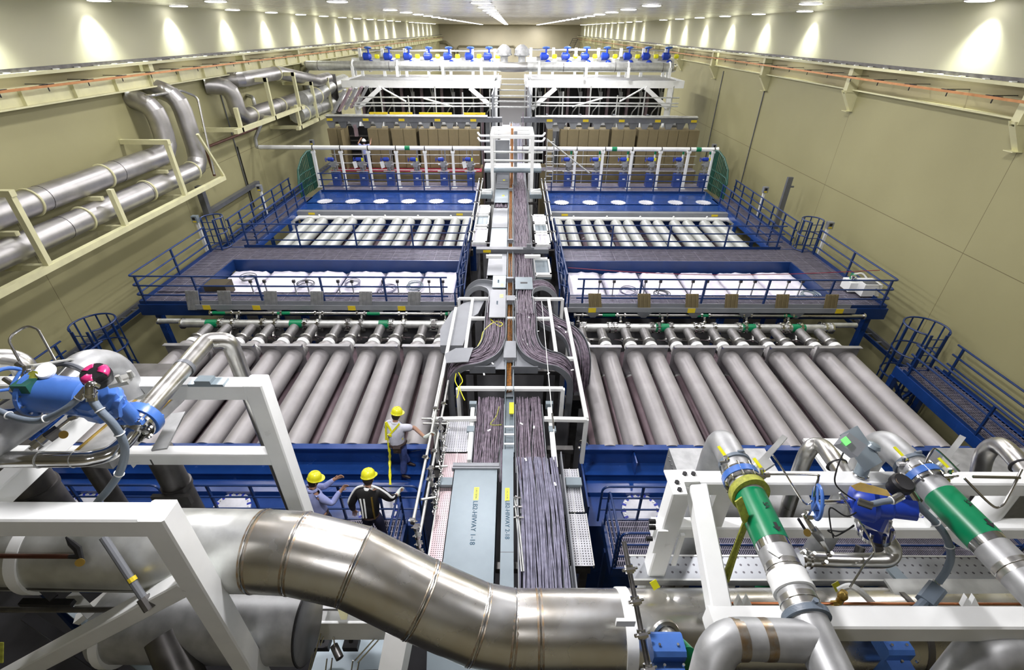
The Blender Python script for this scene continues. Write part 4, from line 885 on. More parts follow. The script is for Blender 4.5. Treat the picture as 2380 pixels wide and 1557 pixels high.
text('CAUTION', 0.045, c+V((0,0,0.055-0.05)), axes((0,-1,0),(1,0,0)), INK, yl_, 'label_lettering', 0.001)
c = D(1179, 1206, DT-0.052); text('LB2-HIWAY 2-18', 0.105, c, axes((0,-1,0),(1,0,0)), INK, t)
# little round rods beside the label strip
a, b = D(1196, 1160, DT), D(1212, 1330, DT)
t = thing('rope_bundle', 'thin bundle of pale rods clipped beside the narrow label strip', 'rods', a)
for o in (0, 0.035): MB().cyl(a+V((o,0,0.02)), b+V((o,0,0.02)), 0.013, 6).build('rod', GALV, t)
for f in (0.0, 0.14, 0.30): c = a.lerp(b, f); MB().beam(c+V((-0.07,0,0.03)), c+V((0.12,0,0.03)), 0.03, 0.03).sphere(c+V((0.02,0,0.05)), 0.03, 8, 5).build('clip', SHINY, t)
# perforated planks
for (u0, u1, v0, v1, m, lab) in ((1043,1093,972,1050,PERF,'perforated aluminium plank left of the trough, farther bare part'), (1035,1090,1052,1400,PERFP,'perforated pinkish aluminium plank left of the trough'), (1305,1341,1088,1190,PERF,'perforated aluminium plank right of the trough, farther one'), (1327,1372,1192,1315,PERF,'perforated aluminium plank right of the trough, nearer one')):
    pn, pf = D(u0, v1, 7.2), D(u0, v0, 7.2); x0, x1 = D(u0, v0, 7.2).x, D(u1, v0, 7.2).x
    if u0 > 1320: x0, x1 = D(u0, v1, 7.2).x-0.02, D(u1+7, v1, 7.2).x
    t = thing('aluminium_plank', lab, 'plank', ((x0+x1)/2, (pn.y+pf.y)/2, pn.z))
    MB().box(x0, x1, pn.y, pf.y-0.02, pn.z-0.012, pn.z).build('deck', m, t, smooth=False)
    MB().box(x0-0.02, x0, pn.y, pf.y-0.02, pn.z-0.06, pn.z+0.015).box(x1, x1+0.02, pn.y, pf.y-0.02, pn.z-0.06, pn.z+0.015).box((x0+x1)/2-0.005, (x0+x1)/2+0.005, pn.y, pf.y, pn.z-0.03, pn.z+0.003).build('edge', GALV, t, smooth=False)
# far section of the trough: left and right trays, centre tray
yend = 46.0
yloop0, yloop1 = D(1190, 905, DT).y, D(1190, 660, DT).y
xl0, xl1 = -0.74, -0.14; xr0, xr1 = 0.12, 0.70
def straight_tray(x0, x1, y0, y1, z, lab, h=0.22, m=TRAY):
    t = thing('cable_tray', lab, 'cable tray', ((x0+x1)/2, (y0+y1)/2, z))
    MB().box(x0, x1, y0, y1, z-h, z-h+0.015).build('floor_sheet', m, t, smooth=False)
    MB().box(x0-0.015, x0, y0, y1, z-h, z).build('side_wall', m, t, smooth=False); MB().box(x1, x1+0.015, y0, y1, z-h, z).build('side_wall', m, t, smooth=False)
    return t
zz = zT-0.05
ya = D(1190, 935, DT).y
straight_tray(xl0, xl1, yc1-0.2, ya, zz, 'left grey tray of mauve cables between near cover and loop frame')
straight_tray(xr0, xr1, ynr-0.1, ya, zz, 'right grey tray of mauve cables between near tray and loop frame')
def stp(x, y0, y1, z, st=0.3): n = max(2, int((y1-y0)/st)); return [(x, y0+(y1-y0)*i/n, z) for i in range(n+1)]
bundle(stp((xl0+xl1)/2, yc1-0.3, ya+0.3, zz-0.2), 0.58, 0.12, 60, 0.011, 'tangled mauve grey cables in left tray before the loop frame', 11, wob=1.6)
bundle(stp((xr0+xr1)/2, ynr-0.2, ya+0.3, zz-0.2), 0.56, 0.12, 60, 0.011, 'tangled mauve grey cables in right tray before the loop frame', 12, wob=1.6)
P_ = smooth_path([D(1160,945,DT-0.1), D(1153,968,DT-0.1), D(1140,985,DT-0.1), D(1150,988,DT-0.1), D(1166,987,DT-0.1)], 5)
one('hanging_rope', MB().tube(P_, 0.010, 6), STRAP, 'loose yellow cord on the left tray cables', 'cord')
# centre: label strip and white straps up to the frame
straight_tray(-0.11, 0.07, yc2, ya+0.4, zz+0.02, 'narrow centre tray between the two cable trays', 0.15, COVER)
c = D(1189, 946, DT); MB_ = MB().box(c.x-0.05, c.x+0.05, c.y-0.18, c.y+0.18, zz+0.0, zz+0.03); one('label_plate', MB_, YELLOW, 'yellow label plate on narrow centre tray before loop frame', 'label', smooth=False)
for v in (990, 1008, 1030): c = D(1181, v, DT); one('strap', MB().box(-0.12, 0.08, c.y-0.02, c.y+0.02, zz+0.02, zz+0.04), WHITE, 'white cross strap over the narrow centre tray', 'strap', 'white straps', smooth=False)
# loops: upper (far) loop and lower (near) loop on both sides
zL = zT+0.12
for s, side in ((-1, 'left'), (1, 'right')):
    xc_ = s*0.42; xo_ = s*1.28
    yl, yu = 9.55, 14.2
    lower = smooth_path([(xc_, 12.6, zL), (xc_, 11.4, zL), (xc_, 10.6, zL), (s*0.55, 10.0, zL), (s*0.85, 9.68, zL), (s*1.15, 9.60, zL-0.03), (s*1.36, 9.58, zL-0.25), (s*1.42, 9.58, zL-0.6), (s*1.42, 9.58, zL-1.6)], 5)
    upper = smooth_path([(xc_, 11.8, zL), (xc_, 12.5, zL), (s*0.42, 13.1, zL), (s*0.55, 13.5, zL), (s*0.85, 13.72, zL), (s*1.1, 13.75, zL-0.05), (s*1.3, 13.75, zL-0.25), (s*1.36, 13.75, zL-0.6), (s*1.36, 13.75, zL-1.4)], 5)
    mid = smooth_path([(s*0.55, 13.4, zL-0.35), (s*0.8, 12.6, zL-0.35), (s*1.15, 12.0, zL-0.35), (s*1.45, 11.7, zL-0.35), (s*1.75, 11.2, zL-0.4), (s*1.85, 10.7, zL-0.7), (s*1.85, 10.6, zL-1.6)], 5)
    for nm, pth, lab in (('lower', lower, 'nearer'), ('upper', upper, 'farther'), ('outer', mid, 'outer low')):
        if nm == 'outer' and s < 0:
            one('curved_cover', MB().prism([(-0.75,13.4,zL-0.15),(-0.95,12.3,zL-0.15),(-1.1,12.1,zL-0.15),(-1.25,10.6,zL-0.15),(-1.85,10.6,zL-0.15),(-1.95,11.4,zL-0.15),(-1.75,12.4,zL-0.15),(-1.45,12.9,zL-0.15)], (0,0,-0.25)), TRAY, 'broad grey curved tray cover left of the loop frame', 'tray cover', smooth=False); continue
        t = thing('curved_tray', '%s grey curved cable tray bending outward %s of the trough' % (lab, side), 'cable tray', pth[0])
        channel(pth, 0.60 if nm != 'upper' else 0.50, 0.15).build('channel', TRAYD if nm != 'upper' else TRAY, t, ang=50)
        if not (nm == 'upper' and s < 0):
            bundle(pth, 0.54 if nm != 'upper' else 0.44, 0.11, 46, 0.012, 'mauve grey cables following the %s curved tray on the %s' % (lab, side), 21+s, wob=0.8)
    straight_tray(xc_-0.30, xc_+0.30, 9.4, 11.0, zL-0.02, 'flat grey tray floor under the nearer loop, %s side' % side, 0.03)
# yellow cords hung over the nearer left loop, and small paper tags on the cables
for k, pts in enumerate(([(1060,868),(1058,885),(1066,905),(1062,925)], [(1066,866),(1075,885),(1068,900),(1080,930)], [(1140,742),(1160,758),(1168,752),(1150,748),(1125,768),(1118,790),(1108,808)])):
    one('hanging_rope', MB().tube(smooth_path([D(u, v, 6.75+0.15*(k < 2)) for u, v in pts], 6), 0.011, 6), YELLOW, 'bright yellow cord %s' % ('dangling at the nearer left loop, left strand', 'dangling at the nearer left loop, right strand', 'lying across the left loop cables')[k], 'cord')
rt_ = random.Random(3)
for k, (u, v) in enumerate([(1222,720),(1230,738),(1244,705),(1215,790),(1225,800),(1250,770),(1238,690),(1219,765),(1232,655),(1247,640),(1300,760),(1315,772),(1212,985),(1241,993),(1222,1068),(1137,1000),(1290,1125),(1228,440),(1222,520),(1236,500),(1240,560),(1215,480),(1145,845),(1125,870),(1275,868),(1330,860)]):
    p = D(u, v, DT-(0.22 if 640 < v < 900 else -0.02)); a_ = rt_.uniform(0, 3)
    one('cable_tag', MB().beam(p+V((-0.035*math.cos(a_),-0.035*math.sin(a_),0.0)), p+V((0.035*math.cos(a_),0.035*math.sin(a_),0.01)), 0.035, 0.004), WHITE, 'small white paper tag on the trough cables', 'tag', 'white cable tags', smooth=False)
# plates closing the near end of the loop
for x0, x1, lab in ((-0.98, -0.36, 'left'), (0.02, 0.66, 'right')):
    one('end_plate', MB().box(x0, x1, 9.34, 9.37, zL-0.12, zL+0.08), TRAYD, 'dark grey end plate at the near edge of the loop trays, %s' % lab, 'plate', smooth=False)
one('curved_cover', MB().prism([(-1.52,9.3,zL+0.22),(-1.0,9.35,zL+0.22),(-0.92,9.95,zL+0.22),(-1.35,9.92,zL+0.22),(-1.6,9.7,zL+0.2)], (0,0,-0.02)), TRAY, 'small rounded grey cover over the nearer left loop', 'tray cover', smooth=False)
for (v0, v1, u0, u1, lab) in ((737, 702, 1136, 1175, 'grey tray cover with yellow label over the left loop tray'), (668, 640, 1144, 1176, 'small grey tray cover with yellow label before the farther left loop')):
    a, b = D(u0, v0, DT-0.35), D(u1, v1, DT-0.35)
    if v0 == 737: b = D(1176, 673, DT-0.35)
    t = thing('tray_cover', lab, 'tray cover', ((a.x+b.x)/2, (a.y+b.y)/2, a.z))
    MB().box(a.x, b.x, a.y, b.y, a.z-0.03, a.z).build('sheet', COVER if v0 < 700 else TRAY, t, smooth=False)
    yl = a.y+(b.y-a.y)*(0.75 if v0 == 737 else 0.2); xm = a.x+(b.x-a.x)*0.72
    MB().box(xm-0.05, xm+0.05, yl-0.1, yl+0.1, a.z, a.z+0.004).build('yellow_label', YELLOW, t, smooth=False)
    text('HIWAY', 0.07, V((xm-0.12, (a.y+b.y)/2, a.z+0.002)), axes((0,-1,0),(1,0,0)), INK, t)
for u in (1230,):
    c = D(u, 655, DT-0.3); t = thing('tray_floor_plate', 'pale grey plate with dark slot where the right trays begin', 'plate', c)
    MB().box(0.14, 0.68, c.y-0.5, c.y+0.35, c.z-0.02, c.z).build('sheet', COVER, t, smooth=False); MB().box(0.30, 0.52, c.y-0.12, c.y-0.02, c.z, c.z+0.004).build('slot', BLACKM, t, smooth=False)
# centre orange cable trough with grey bridge pieces
t = thing('orange_cable_tray', 'narrow grey tray of orange cables down the trough centre', 'cable tray', (-0.02, 12, zL))
MB().box(-0.12, -0.10, ya+0.3, yend, zL-0.20, zL).build('side_wall', COVER, t, smooth=False); MB().box(0.06, 0.08, ya+0.3, yend, zL-0.20, zL).build('side_wall', COVER, t, smooth=False)
MB().box(-0.12, 0.08, ya+0.3, yend, zL-0.22, zL-0.2).build('floor_sheet', TRAY, t, smooth=False)
bundle(stp(-0.02, ya+0.4, yend-0.2, zL-0.19, 0.5), 0.15, 0.06, 14, 0.014, 'orange brown cables in the narrow centre tray', 31, ORANGE, 1.0)
for v, dv in ((811, 34), (692, 14), (645, 5), (556, 4), (437, 3)):
    c = D(1185, v, DT-0.2); one('bridge_piece', MB().box(-0.17 if dv > 10 else -0.13, 0.14 if dv > 10 else 0.09, c.y-dv*0.011, c.y+dv*0.011, c.z-0.15, c.z), TRAY, 'grey bridge box over centre tray, %s from the camera' % ordw([811,692,645,556,437].index(v)), 'bridge piece', 'bridge pieces on the centre tray', smooth=False)
# trays beyond the loops
y2 = D(1190, 650, DT).y; z2 = zT+0.05
straight_tray(-0.78, -0.16, y2, yend, z2, 'long covered left tray running to the far end', 0.2)
straight_tray(0.12, 0.80, y2, yend, z2, 'long open right tray of mauve cables running to the far end', 0.2)
bundle(stp(0.44, y2, 30, z2-0.18, 0.4), 0.62, 0.12, 62, 0.013, 'mauve grey cables in the long right tray toward the gantry', 41, wob=1.5)
bundle(stp(0.44, 30, yend, z2-0.18, 1.0), 0.62, 0.12, 40, 0.016, 'dark mauve cables in the far right tray beyond the gantry', 42, CABLE, 1.0)
bundle(stp(-0.47, D(1190,482,DT).y, D(1190,472,DT).y, z2-0.18, 0.4), 0.55, 0.12, 40, 0.013, 'short uncovered stretch of cables in the long left tray', 43)
for k, (v0, v1, m) in enumerate(((640, 590, TRAY), (576, 530, COVER), (529, 484, TRAY), (471, 440, COVER), (438, 402, TRAY), (372, 350, TRAY), (340, 318, COVER))):
    a, b = D(1150, v0, DT-0.06).y, D(1150, v1, DT-0.06).y
    t = thing('tray_cover', 'grey sheet cover on the long left tray, %s from the camera' % ordw(k), 'tray cover', (-0.47, (a+b)/2, z2), 'covers of the long left tray')
    MB().box(-0.80, -0.15, a, b-0.02, z2, z2+0.02).box(-0.80, -0.785, a, b-0.02, z2-0.1, z2).build('sheet', m, t, smooth=False)
    if k in (1, 2, 3, 4): c = (a+b)/2; MB().box(-0.45, -0.33, c-0.1, c+0.1, z2+0.02, z2+0.024).build('yellow_label', YELLOW, t, smooth=False)
# cross channel and small stubs
c = D(1190, 577, 6.8)
t = thing('cross_tray', 'grey cross tray with yellow label over the trough', 'cable tray', c)
MB().box(D(1107,577,6.8).x, D(1275,577,6.8).x, c.y-0.1, c.y+0.15, c.z-0.16, c.z).build('channel', TRAYD, t, smooth=False)
a = D(1132, 577, 6.8); MB().box(a.x-0.14, a.x+0.14, c.y-0.11, c.y-0.102, c.z-0.13, c.z-0.03).build('yellow_label', YTAG, t, smooth=False)
c2 = D(1228, 568, 6.8); MB().box(c2.x-0.2, c2.x+0.2, c.y-0.05, c.y, c.z, c.z+0.06).box(c2.x-0.08, c2.x+0.08, c.y-0.05, c.y, c.z+0.06, c.z+0.18).build('upstand', TRAY, t, smooth=False)
for u0, u1, v, lab in ((1130, 1167, 596, 'left'), (1219, 1256, 596, 'right')):
    a, b = D(u0, v, 6.7), D(u1, v, 6.7); one('white_stub_beam', MB().beam(a, b, 0.12, 0.12, 0.02), WHITE, 'short white stub beam over the %s tray below the cross tray' % lab, 'beam', smooth=False)
# white box frame round the loops
def frame(name, lab, segs, w, m=WHITE, cat='steel frame', ch=0.012):
    t = thing(name, lab, cat, segs[0][0])
    for i_, (a, b) in enumerate(segs): MB().beam(a, b, w*(1+0.006*i_), w*(1+0.006*i_), ch).build('member', m, t, ang=30)
    return t
zF = zT+0.02; P = lambda x, y, z=zF: V((x, y, z))
ys = [D(1190, v, 7.0).y for v in (975, 905, 835, 742, 696)]
X1, X2 = 1.62, 1.16
segs = []
for s in (-1, 1):
    segs += [(P(s*X1, ys[0]), P(s*X1, ys[4]-0.6)), (P(s*X2, ys[2]-0.2), P(s*X2, ys[4])), (P(s*X1, ys[0]), P(s*X1, ys[0], zF-1.3)), (P(s*X2*1.04, ys[1]), P(s*X2*1.04, ys[1], zF-0.9)), (P(s*X2*1.0, ys[4]), P(s*X1*0.98, ys[4])),
             (P(s*X1*0.98, ys[4]), P(s*X1*0.98, ys[4], zF-1.2)), (P(s*X1, ys[2]), P(s*X2*0.5, ys[2])), (P(s*X1, ys[3]-0.5), P(s*X1, ys[3]-0.5, zF-1.5)), (P(s*X1, ys[0], zF-0.02), P(s*X2*0.62, ys[0]))]
segs += [(P(-X2*1.04, ys[1]), P(X2*1.04, ys[1])), (P(-X2, ys[4]), P(X2, ys[4])), (P(-X2, ys[3]), P(X2, ys[3]))]
frame('loop_frame', 'white square tube frame around the looping cable trays', segs, 0.085)
# white side supports of the near trays
for s, u0, u1, side in ((-1, 1099, 1091, 'left'), (1, 1277, 1288, 'right')):
    a, b = D(u0, 950, 7.1), D(u1, 1072, 7.1); t = thing('tray_side_support', 'white channel support along the %s near tray' % side, 'support', a)
    MB().beam(a, b, 0.09, 0.09, 0.01).build('channel', WHITE, t, smooth=False)
    MB().beam(a+V((-s*0.08,0.1,0.02)), a+V((s*0.08,0.1,0.02)), 0.10, 0.16).beam(b.lerp(a,0.55)+V((-s*0.06,0,0.04)), b.lerp(a,0.55)+V((s*0.09,0,0.04)), 0.16, 0.05).build('bracket', COVER, t, smooth=False)
for u, v, lab in ((1037, 1125, 'left'), (1333, 1125, 'right')):
    a = D(u, v, 7.15); one('pale_bracket', MB().box(a.x-0.10, a.x+0.10, a.y-0.04, a.y+0.10, a.z-0.9, a.z+0.02).box(a.x-0.15, a.x+0.15, a.y-0.06, a.y+0.12, a.z+0.0, a.z+0.05), COVER, 'pale green grey steel bracket under the near trays, %s' % lab, 'bracket', smooth=False)
# supports below trough
for k, y in enumerate((4.6, 7.2, 9.9, 13.2, 18.5, 24, 30, 38)):
    t = thing('trough_trestle', 'dark steel trestle under the cable trough, %s from the camera' % ordw(k), 'trestle', (0, y, 0), 'trestles under the trough')
    MB().box(-1.3, 1.3, y-0.06, y+0.06, zT-0.42, zT-0.30).build('crossbeam', DSTEEL, t, smooth=False)
    for x in (-1.2, 1.2): MB().box(x-0.06, x+0.06, y-0.05, y+0.05, 0, zT-0.42).build('leg', DSTEEL, t, smooth=False)
# white frames with ladders beside the far trough (both sides)
for s, side in ((-1, 'left'), (1, 'right')):
    for k, (v0, v1) in enumerate(((565, 530), (526, 500), (498, 478)) if s < 0 else ((570, 543), (541, 520), (519, 500), (640, 600))):
        a, b = D(1190+s*(63 if k != 3 else 72), v0, 7.2), D(1190+s*57, v1, 7.2); w_ = 0.30; y0, y1 = a.y, b.y; x = a.x if k == 3 else s*1.27
        t = thing('white_tray_box', 'white framed panel box beside the trough, %s from the camera on the %s' % (ordw(k), side), 'panel box', (x, (y0+y1)/2, a.z))
        MB().box(x-w_, x+w_, y0, y1, a.z-0.14, a.z-0.02).build('panel', COVER if k % 2 else PLASTIC, t, smooth=False)
        MB().box(x-w_, x+w_, y0-0.02, y0+0.14, a.z-0.06, a.z+0.04).box(x-w_, x+w_, y1-0.16, y1, a.z-0.06, a.z+0.04).box(x-w_, x-w_+0.06, y0, y1, a.z-0.06, a.z+0.04).box(x+w_-0.06, x+w_, y0, y1, a.z-0.06, a.z+0.04).build('rim', WHITE, t, smooth=False)
# scaffold tubes with clamps along the left of trough, plus cable with turnbuckle on the right
def clampy(name, lab, a, b, r, n, f0=0.1, f1=0.9, m=GALV):
    a, b = V(a), V(b); t = thing(name, lab, 'scaffold tube', a); ax = (b-a).normalized()
    MB().cyl(a, b, r, 12).build('tube', m, t); q, w_ = frame_of(ax)
    for k in range(n):
        c = a.lerp(b, f0+(f1-f0)*k/max(1, n-1))
        MB().cyl(c-ax*0.035, c+ax*0.035, r+0.016, 10).cyl(c+w_*0.06-q*0.03, c+w_*0.06+q*0.05, 0.022, 6).cyl(c-q*0.07, c-q*0.02+w_*0.02, 0.013, 6).cyl(c+q*0.07+w_*0.03, c+w_*0.02, 0.016, 6).build('clamp', SHINY, t)
    return t
a, b = D(1028, 880, 6.7), D(960, 1212, 6.7); clampy('scaffold_tube', 'bare scaffold handrail tube held by worker in white shirt', a, b, 0.027, 3, 0.28, 1.0)
a, b = D(1042, 885, 7.1), D(972, 1262, 7.1); clampy('scaffold_tube', 'lower bare scaffold tube beside the left trough plank', a, b, 0.027, 4, 0.2, 0.7)
for k, (u, v, d0, d1) in enumerate(((1022, 975, 6.6, 7.9), (1000, 1088, 6.7, 7.9), (966, 1225, 6.5, 7.6))):
    p = D(u, v, d0); clampy('scaffold_post', 'upright scaffold post with several clamps by left plank, %s from the loop frame' % ordw(k), p, (p.x, p.y, H-d1), 0.027, 5, 0.02, 0.8)
t = thing('hoist_chain', 'steel chain hanging along the left scaffold tube', 'chain', D(1000, 1060, 6.8)); mb = MB()
a, b = D(1040, 980, 6.9), D(1009, 1190, 6.95)
for k in range(26):
    c = a.lerp(b, k/25); c.x += 0.03*math.sin(k*0.9); mb.torus(c, (1, 0, 0.2) if k % 2 else (0.2, 0, 1), 0.032, 0.009, 10, 5)
mb.build('link_row', SHINY, t).name = 'chain_links'
for u0, v0, u1, v1, d in ((980, 973, 1045, 973, 7.0), (983, 984, 1045, 985, 7.0), (1012, 1085, 1040, 1083, 7.0), (978, 1161, 1014, 1155, 7.0)):
    a, b = D(u0, v0, d), D(u1, v1, d); one('cross_tube', MB().cyl(a, b, 0.022, 8), GALV, 'short bare cross tube of left scaffold, %s' % {973:'uppermost', 984:'second from the top', 1085:'third down', 1161:'lowest'}[v0], 'scaffold tube')
a, b, c = D(1259, 700, 5.9), D(1283, 960, 6.2), D(1296, 1085, 6.8)
t = thing('stay_cable', 'thin white steel stay cable with turnbuckle right of the trough', 'cable', b)
MB().tube([a, b, c], 0.009, 6).build('wire', WHITE, t); MB().cyl(b.lerp(c, 0.0), b.lerp(c, 0.3), 0.02, 8).build('turnbuckle', SHINY, t)
for s, side in ((-1, 'left'), (1, 'right')):
    for k in range(2):
        a, b = D(1190+s*(92+k*10), 560, 6.6), D(1190+s*(68+k*8), 415, 6.6)
        clampy('scaffold_tube', 'bare scaffold tube leading to the white gantry, %s %s' % (('inner', 'outer')[k], side), a, b, 0.03, 5, 0.1, 0.95)
    t = thing('trough_ladder_rail', 'blue ladder rails beside the trough by the %s pads' % side, 'ladder', D(1190+s*112, 640, 8))
    for q in (0, 1): a, b = D(1190+s*(100+q*14), 565+q*14, 7.4), D(1190+s*(111+q*22), 672+q*8, 7.6); MB().tube([a, b, (b.x, b.y, H-8.6)], 0.03, 8).build('rail', RBLUE, t)
    a, b = D(1190+s*100, 565, 7.4), D(1190+s*111, 672, 7.6); a2, b2 = D(1190+s*114, 579, 7.4), D(1190+s*133, 680, 7.6)
    for f in (0.15, 0.4, 0.65, 0.9): MB().cyl(a.lerp(b, f), a2.lerp(b2, f), 0.022, 6).build('rung', RBLUE, t)
# right scaffold ladder near gantry with slanted pole
yl = 27.5; a, b = YP(1272, 322, yl), YP(1280, 425, yl)
t = thing('scaffold_ladder', 'bare steel ladder right of the white gantry', 'ladder', b)
for q in (0, 0.38): MB().cyl(a+V((q,0,0)), V((a.x+q, yl, b.z)), 0.03, 6).build('rail', GALV, t)
for k in range(9): z = b.z+(a.z-b.z)*k/9; MB().cyl((a.x, yl, z+0.1), (a.x+0.38, yl, z+0.1), 0.02, 6).build('rung', GALV, t)
a, b = YP(1273, 325, 27.0), YP(1370, 402, 27.0); one('slanted_pole', MB().cyl(a, b, 0.04, 8), GALV, 'thin slanted steel pole crossing before the tan cabinets right of gantry', 'pole')
# white gantry portal
yg1, yg2 = 25.2, 27.6
x0, x1 = YP(1143, 330, yg1).x, YP(1238, 330, yg1).x; zt = YP(1190, 318, yg1).z; zb = 0.0
segs = [((x0, yg1, zb), (x0, yg1, zt)), ((x1, yg1, zb), (x1, yg1, zt)), ((x0-0.06, yg1, zt), (x1+0.06, yg1, zt)), ((x0+0.02, yg2, zb), (x0+0.02, yg2, zt)), ((x1-0.02, yg2, zb), (x1-0.02, yg2, zt)), ((x0, yg2, zt), (x1, yg2, zt)),
        ((x0, yg1, zt), (x0, yg2, zt)), ((x1, yg1, zt), (x1, yg2, zt)), ((x0, (yg1+yg2)/2, zt), (x1, (yg1+yg2)/2, zt))]
frame('white_gantry', 'white square portal gantry standing over the trough', [(V(a), V(b)) for a, b in segs], 0.16)
for v, w_, lab in ((353, 0.05, 'upper'), (373, 0.06, 'middle')):
    a, b = YP(1125, v, yg1+0.3), YP(1262, v+1, yg1+0.3); one('gantry_tube', MB().cyl(a, b, w_, 8), GALV, '%s bare tube across the white gantry' % lab, 'tube')
a, b = YP(1126, 392, yg1+0.6), YP(1258, 394, yg1+0.6)
t = thing('gantry_walkway', 'white slatted cross walkway inside the gantry', 'walkway', a)
for k in range(4): y = a.y+k*0.28; MB().box(a.x, b.x, y, y+0.2, a.z, a.z+0.05).build('slat', WHITE, t, smooth=False)
MB().cyl((a.x, a.y-0.1, a.z-0.05), (b.x, a.y-0.1, a.z-0.05), 0.12, 10).build('nosing', COVER, t)
a, b = YP(1192, 300, 27), D(1192, 385, DT-0.2); one('orange_riser', MB().box(-0.02, 0.10, 26.0, 26.1, H-7, YP(1190,298,26).z), COPPER, 'orange brown vertical cable riser through the gantry', 'cable riser', smooth=False)
one('grey_riser', MB().box(0.14, 0.30, 26.0, 26.1, H-7, YP(1190,305,26).z), TRAY, 'grey vertical riser channel right of the orange riser', 'channel', smooth=False)
one('riser_panel', MB().box(-0.95, -0.1, 27.9, 28.0, H-7, YP(1190,325,28).z), TRAY, 'grey vertical cover panel behind the gantry', 'panel', smooth=False)
bundle([(0.62, 28.0, H-7+0.3*i) for i in range(12)], 0.6, 0.1, 30, 0.02, 'mauve cables climbing behind the gantry', 51)
for s, side in ((-1,'left'),(1,'right')):
    a = D(1190+s*57, 447, 6.9); t = thing('chain_hoist', 'white foot block with chain hoist at the %s gantry leg' % side, 'foot block', a)
    MB().box(a.x-0.35, a.x+0.25, a.y-0.4, a.y+0.3, a.z-0.2, a.z).build('block', COVER, t, smooth=False); MB().box(a.x-0.3, a.x+0.2, a.y-0.3, a.y-0.2, a.z, a.z+0.12).box(a.x-0.3, a.x+0.2, a.y+0.1, a.y+0.2, a.z, a.z+0.12).beam((a.x-0.3,a.y-0.2,a.z+0.1), (a.x+0.2,a.y+0.2,a.z+0.1), 0.08).build('rack', WHITE, t, smooth=False)
    for k in range(5):
        p = D(1190+s*(48+k*0), 300+k*14, 4.6+0.4*k)
    for k in range(1, 3):
        y = 30.0; z = YP(1190, 300+k*12, y).z
        one('end_pipe', MB().tube(fillet([(s*1.25, y-0.5, z), (s*1.8, y-0.5, z), (s*1.95, y+0.1, z+0.05)], 0.15), 0.06, 8), WHITE, 'short white pipe elbow beside the gantry, %s side, %s down' % (side, ordw(k)), 'pipe')
# dark sides and rungs of the far trough
for s in (-1, 1):
    one('side_screen', MB().box(s*1.18, s*1.24, 33, 50, H-7.3, H-3.4-0.0), TRAY, 'grey tall side panel of the far trough, %s' % ('left' if s < 0 else 'right'), 'panel', smooth=False)
for k in range(6):
    y = 34.5+k*2.0; z = YP(1190, 248-k*13, y).z
    one('trough_rung', MB().box(-1.15, 1.15, y-0.06, y+0.06, z-0.06, z+0.02), GALV, 'pale cross bar over the far trough, %s from the camera' % ordw(k), 'cross bar', 'cross bars over the far trough', smooth=False)

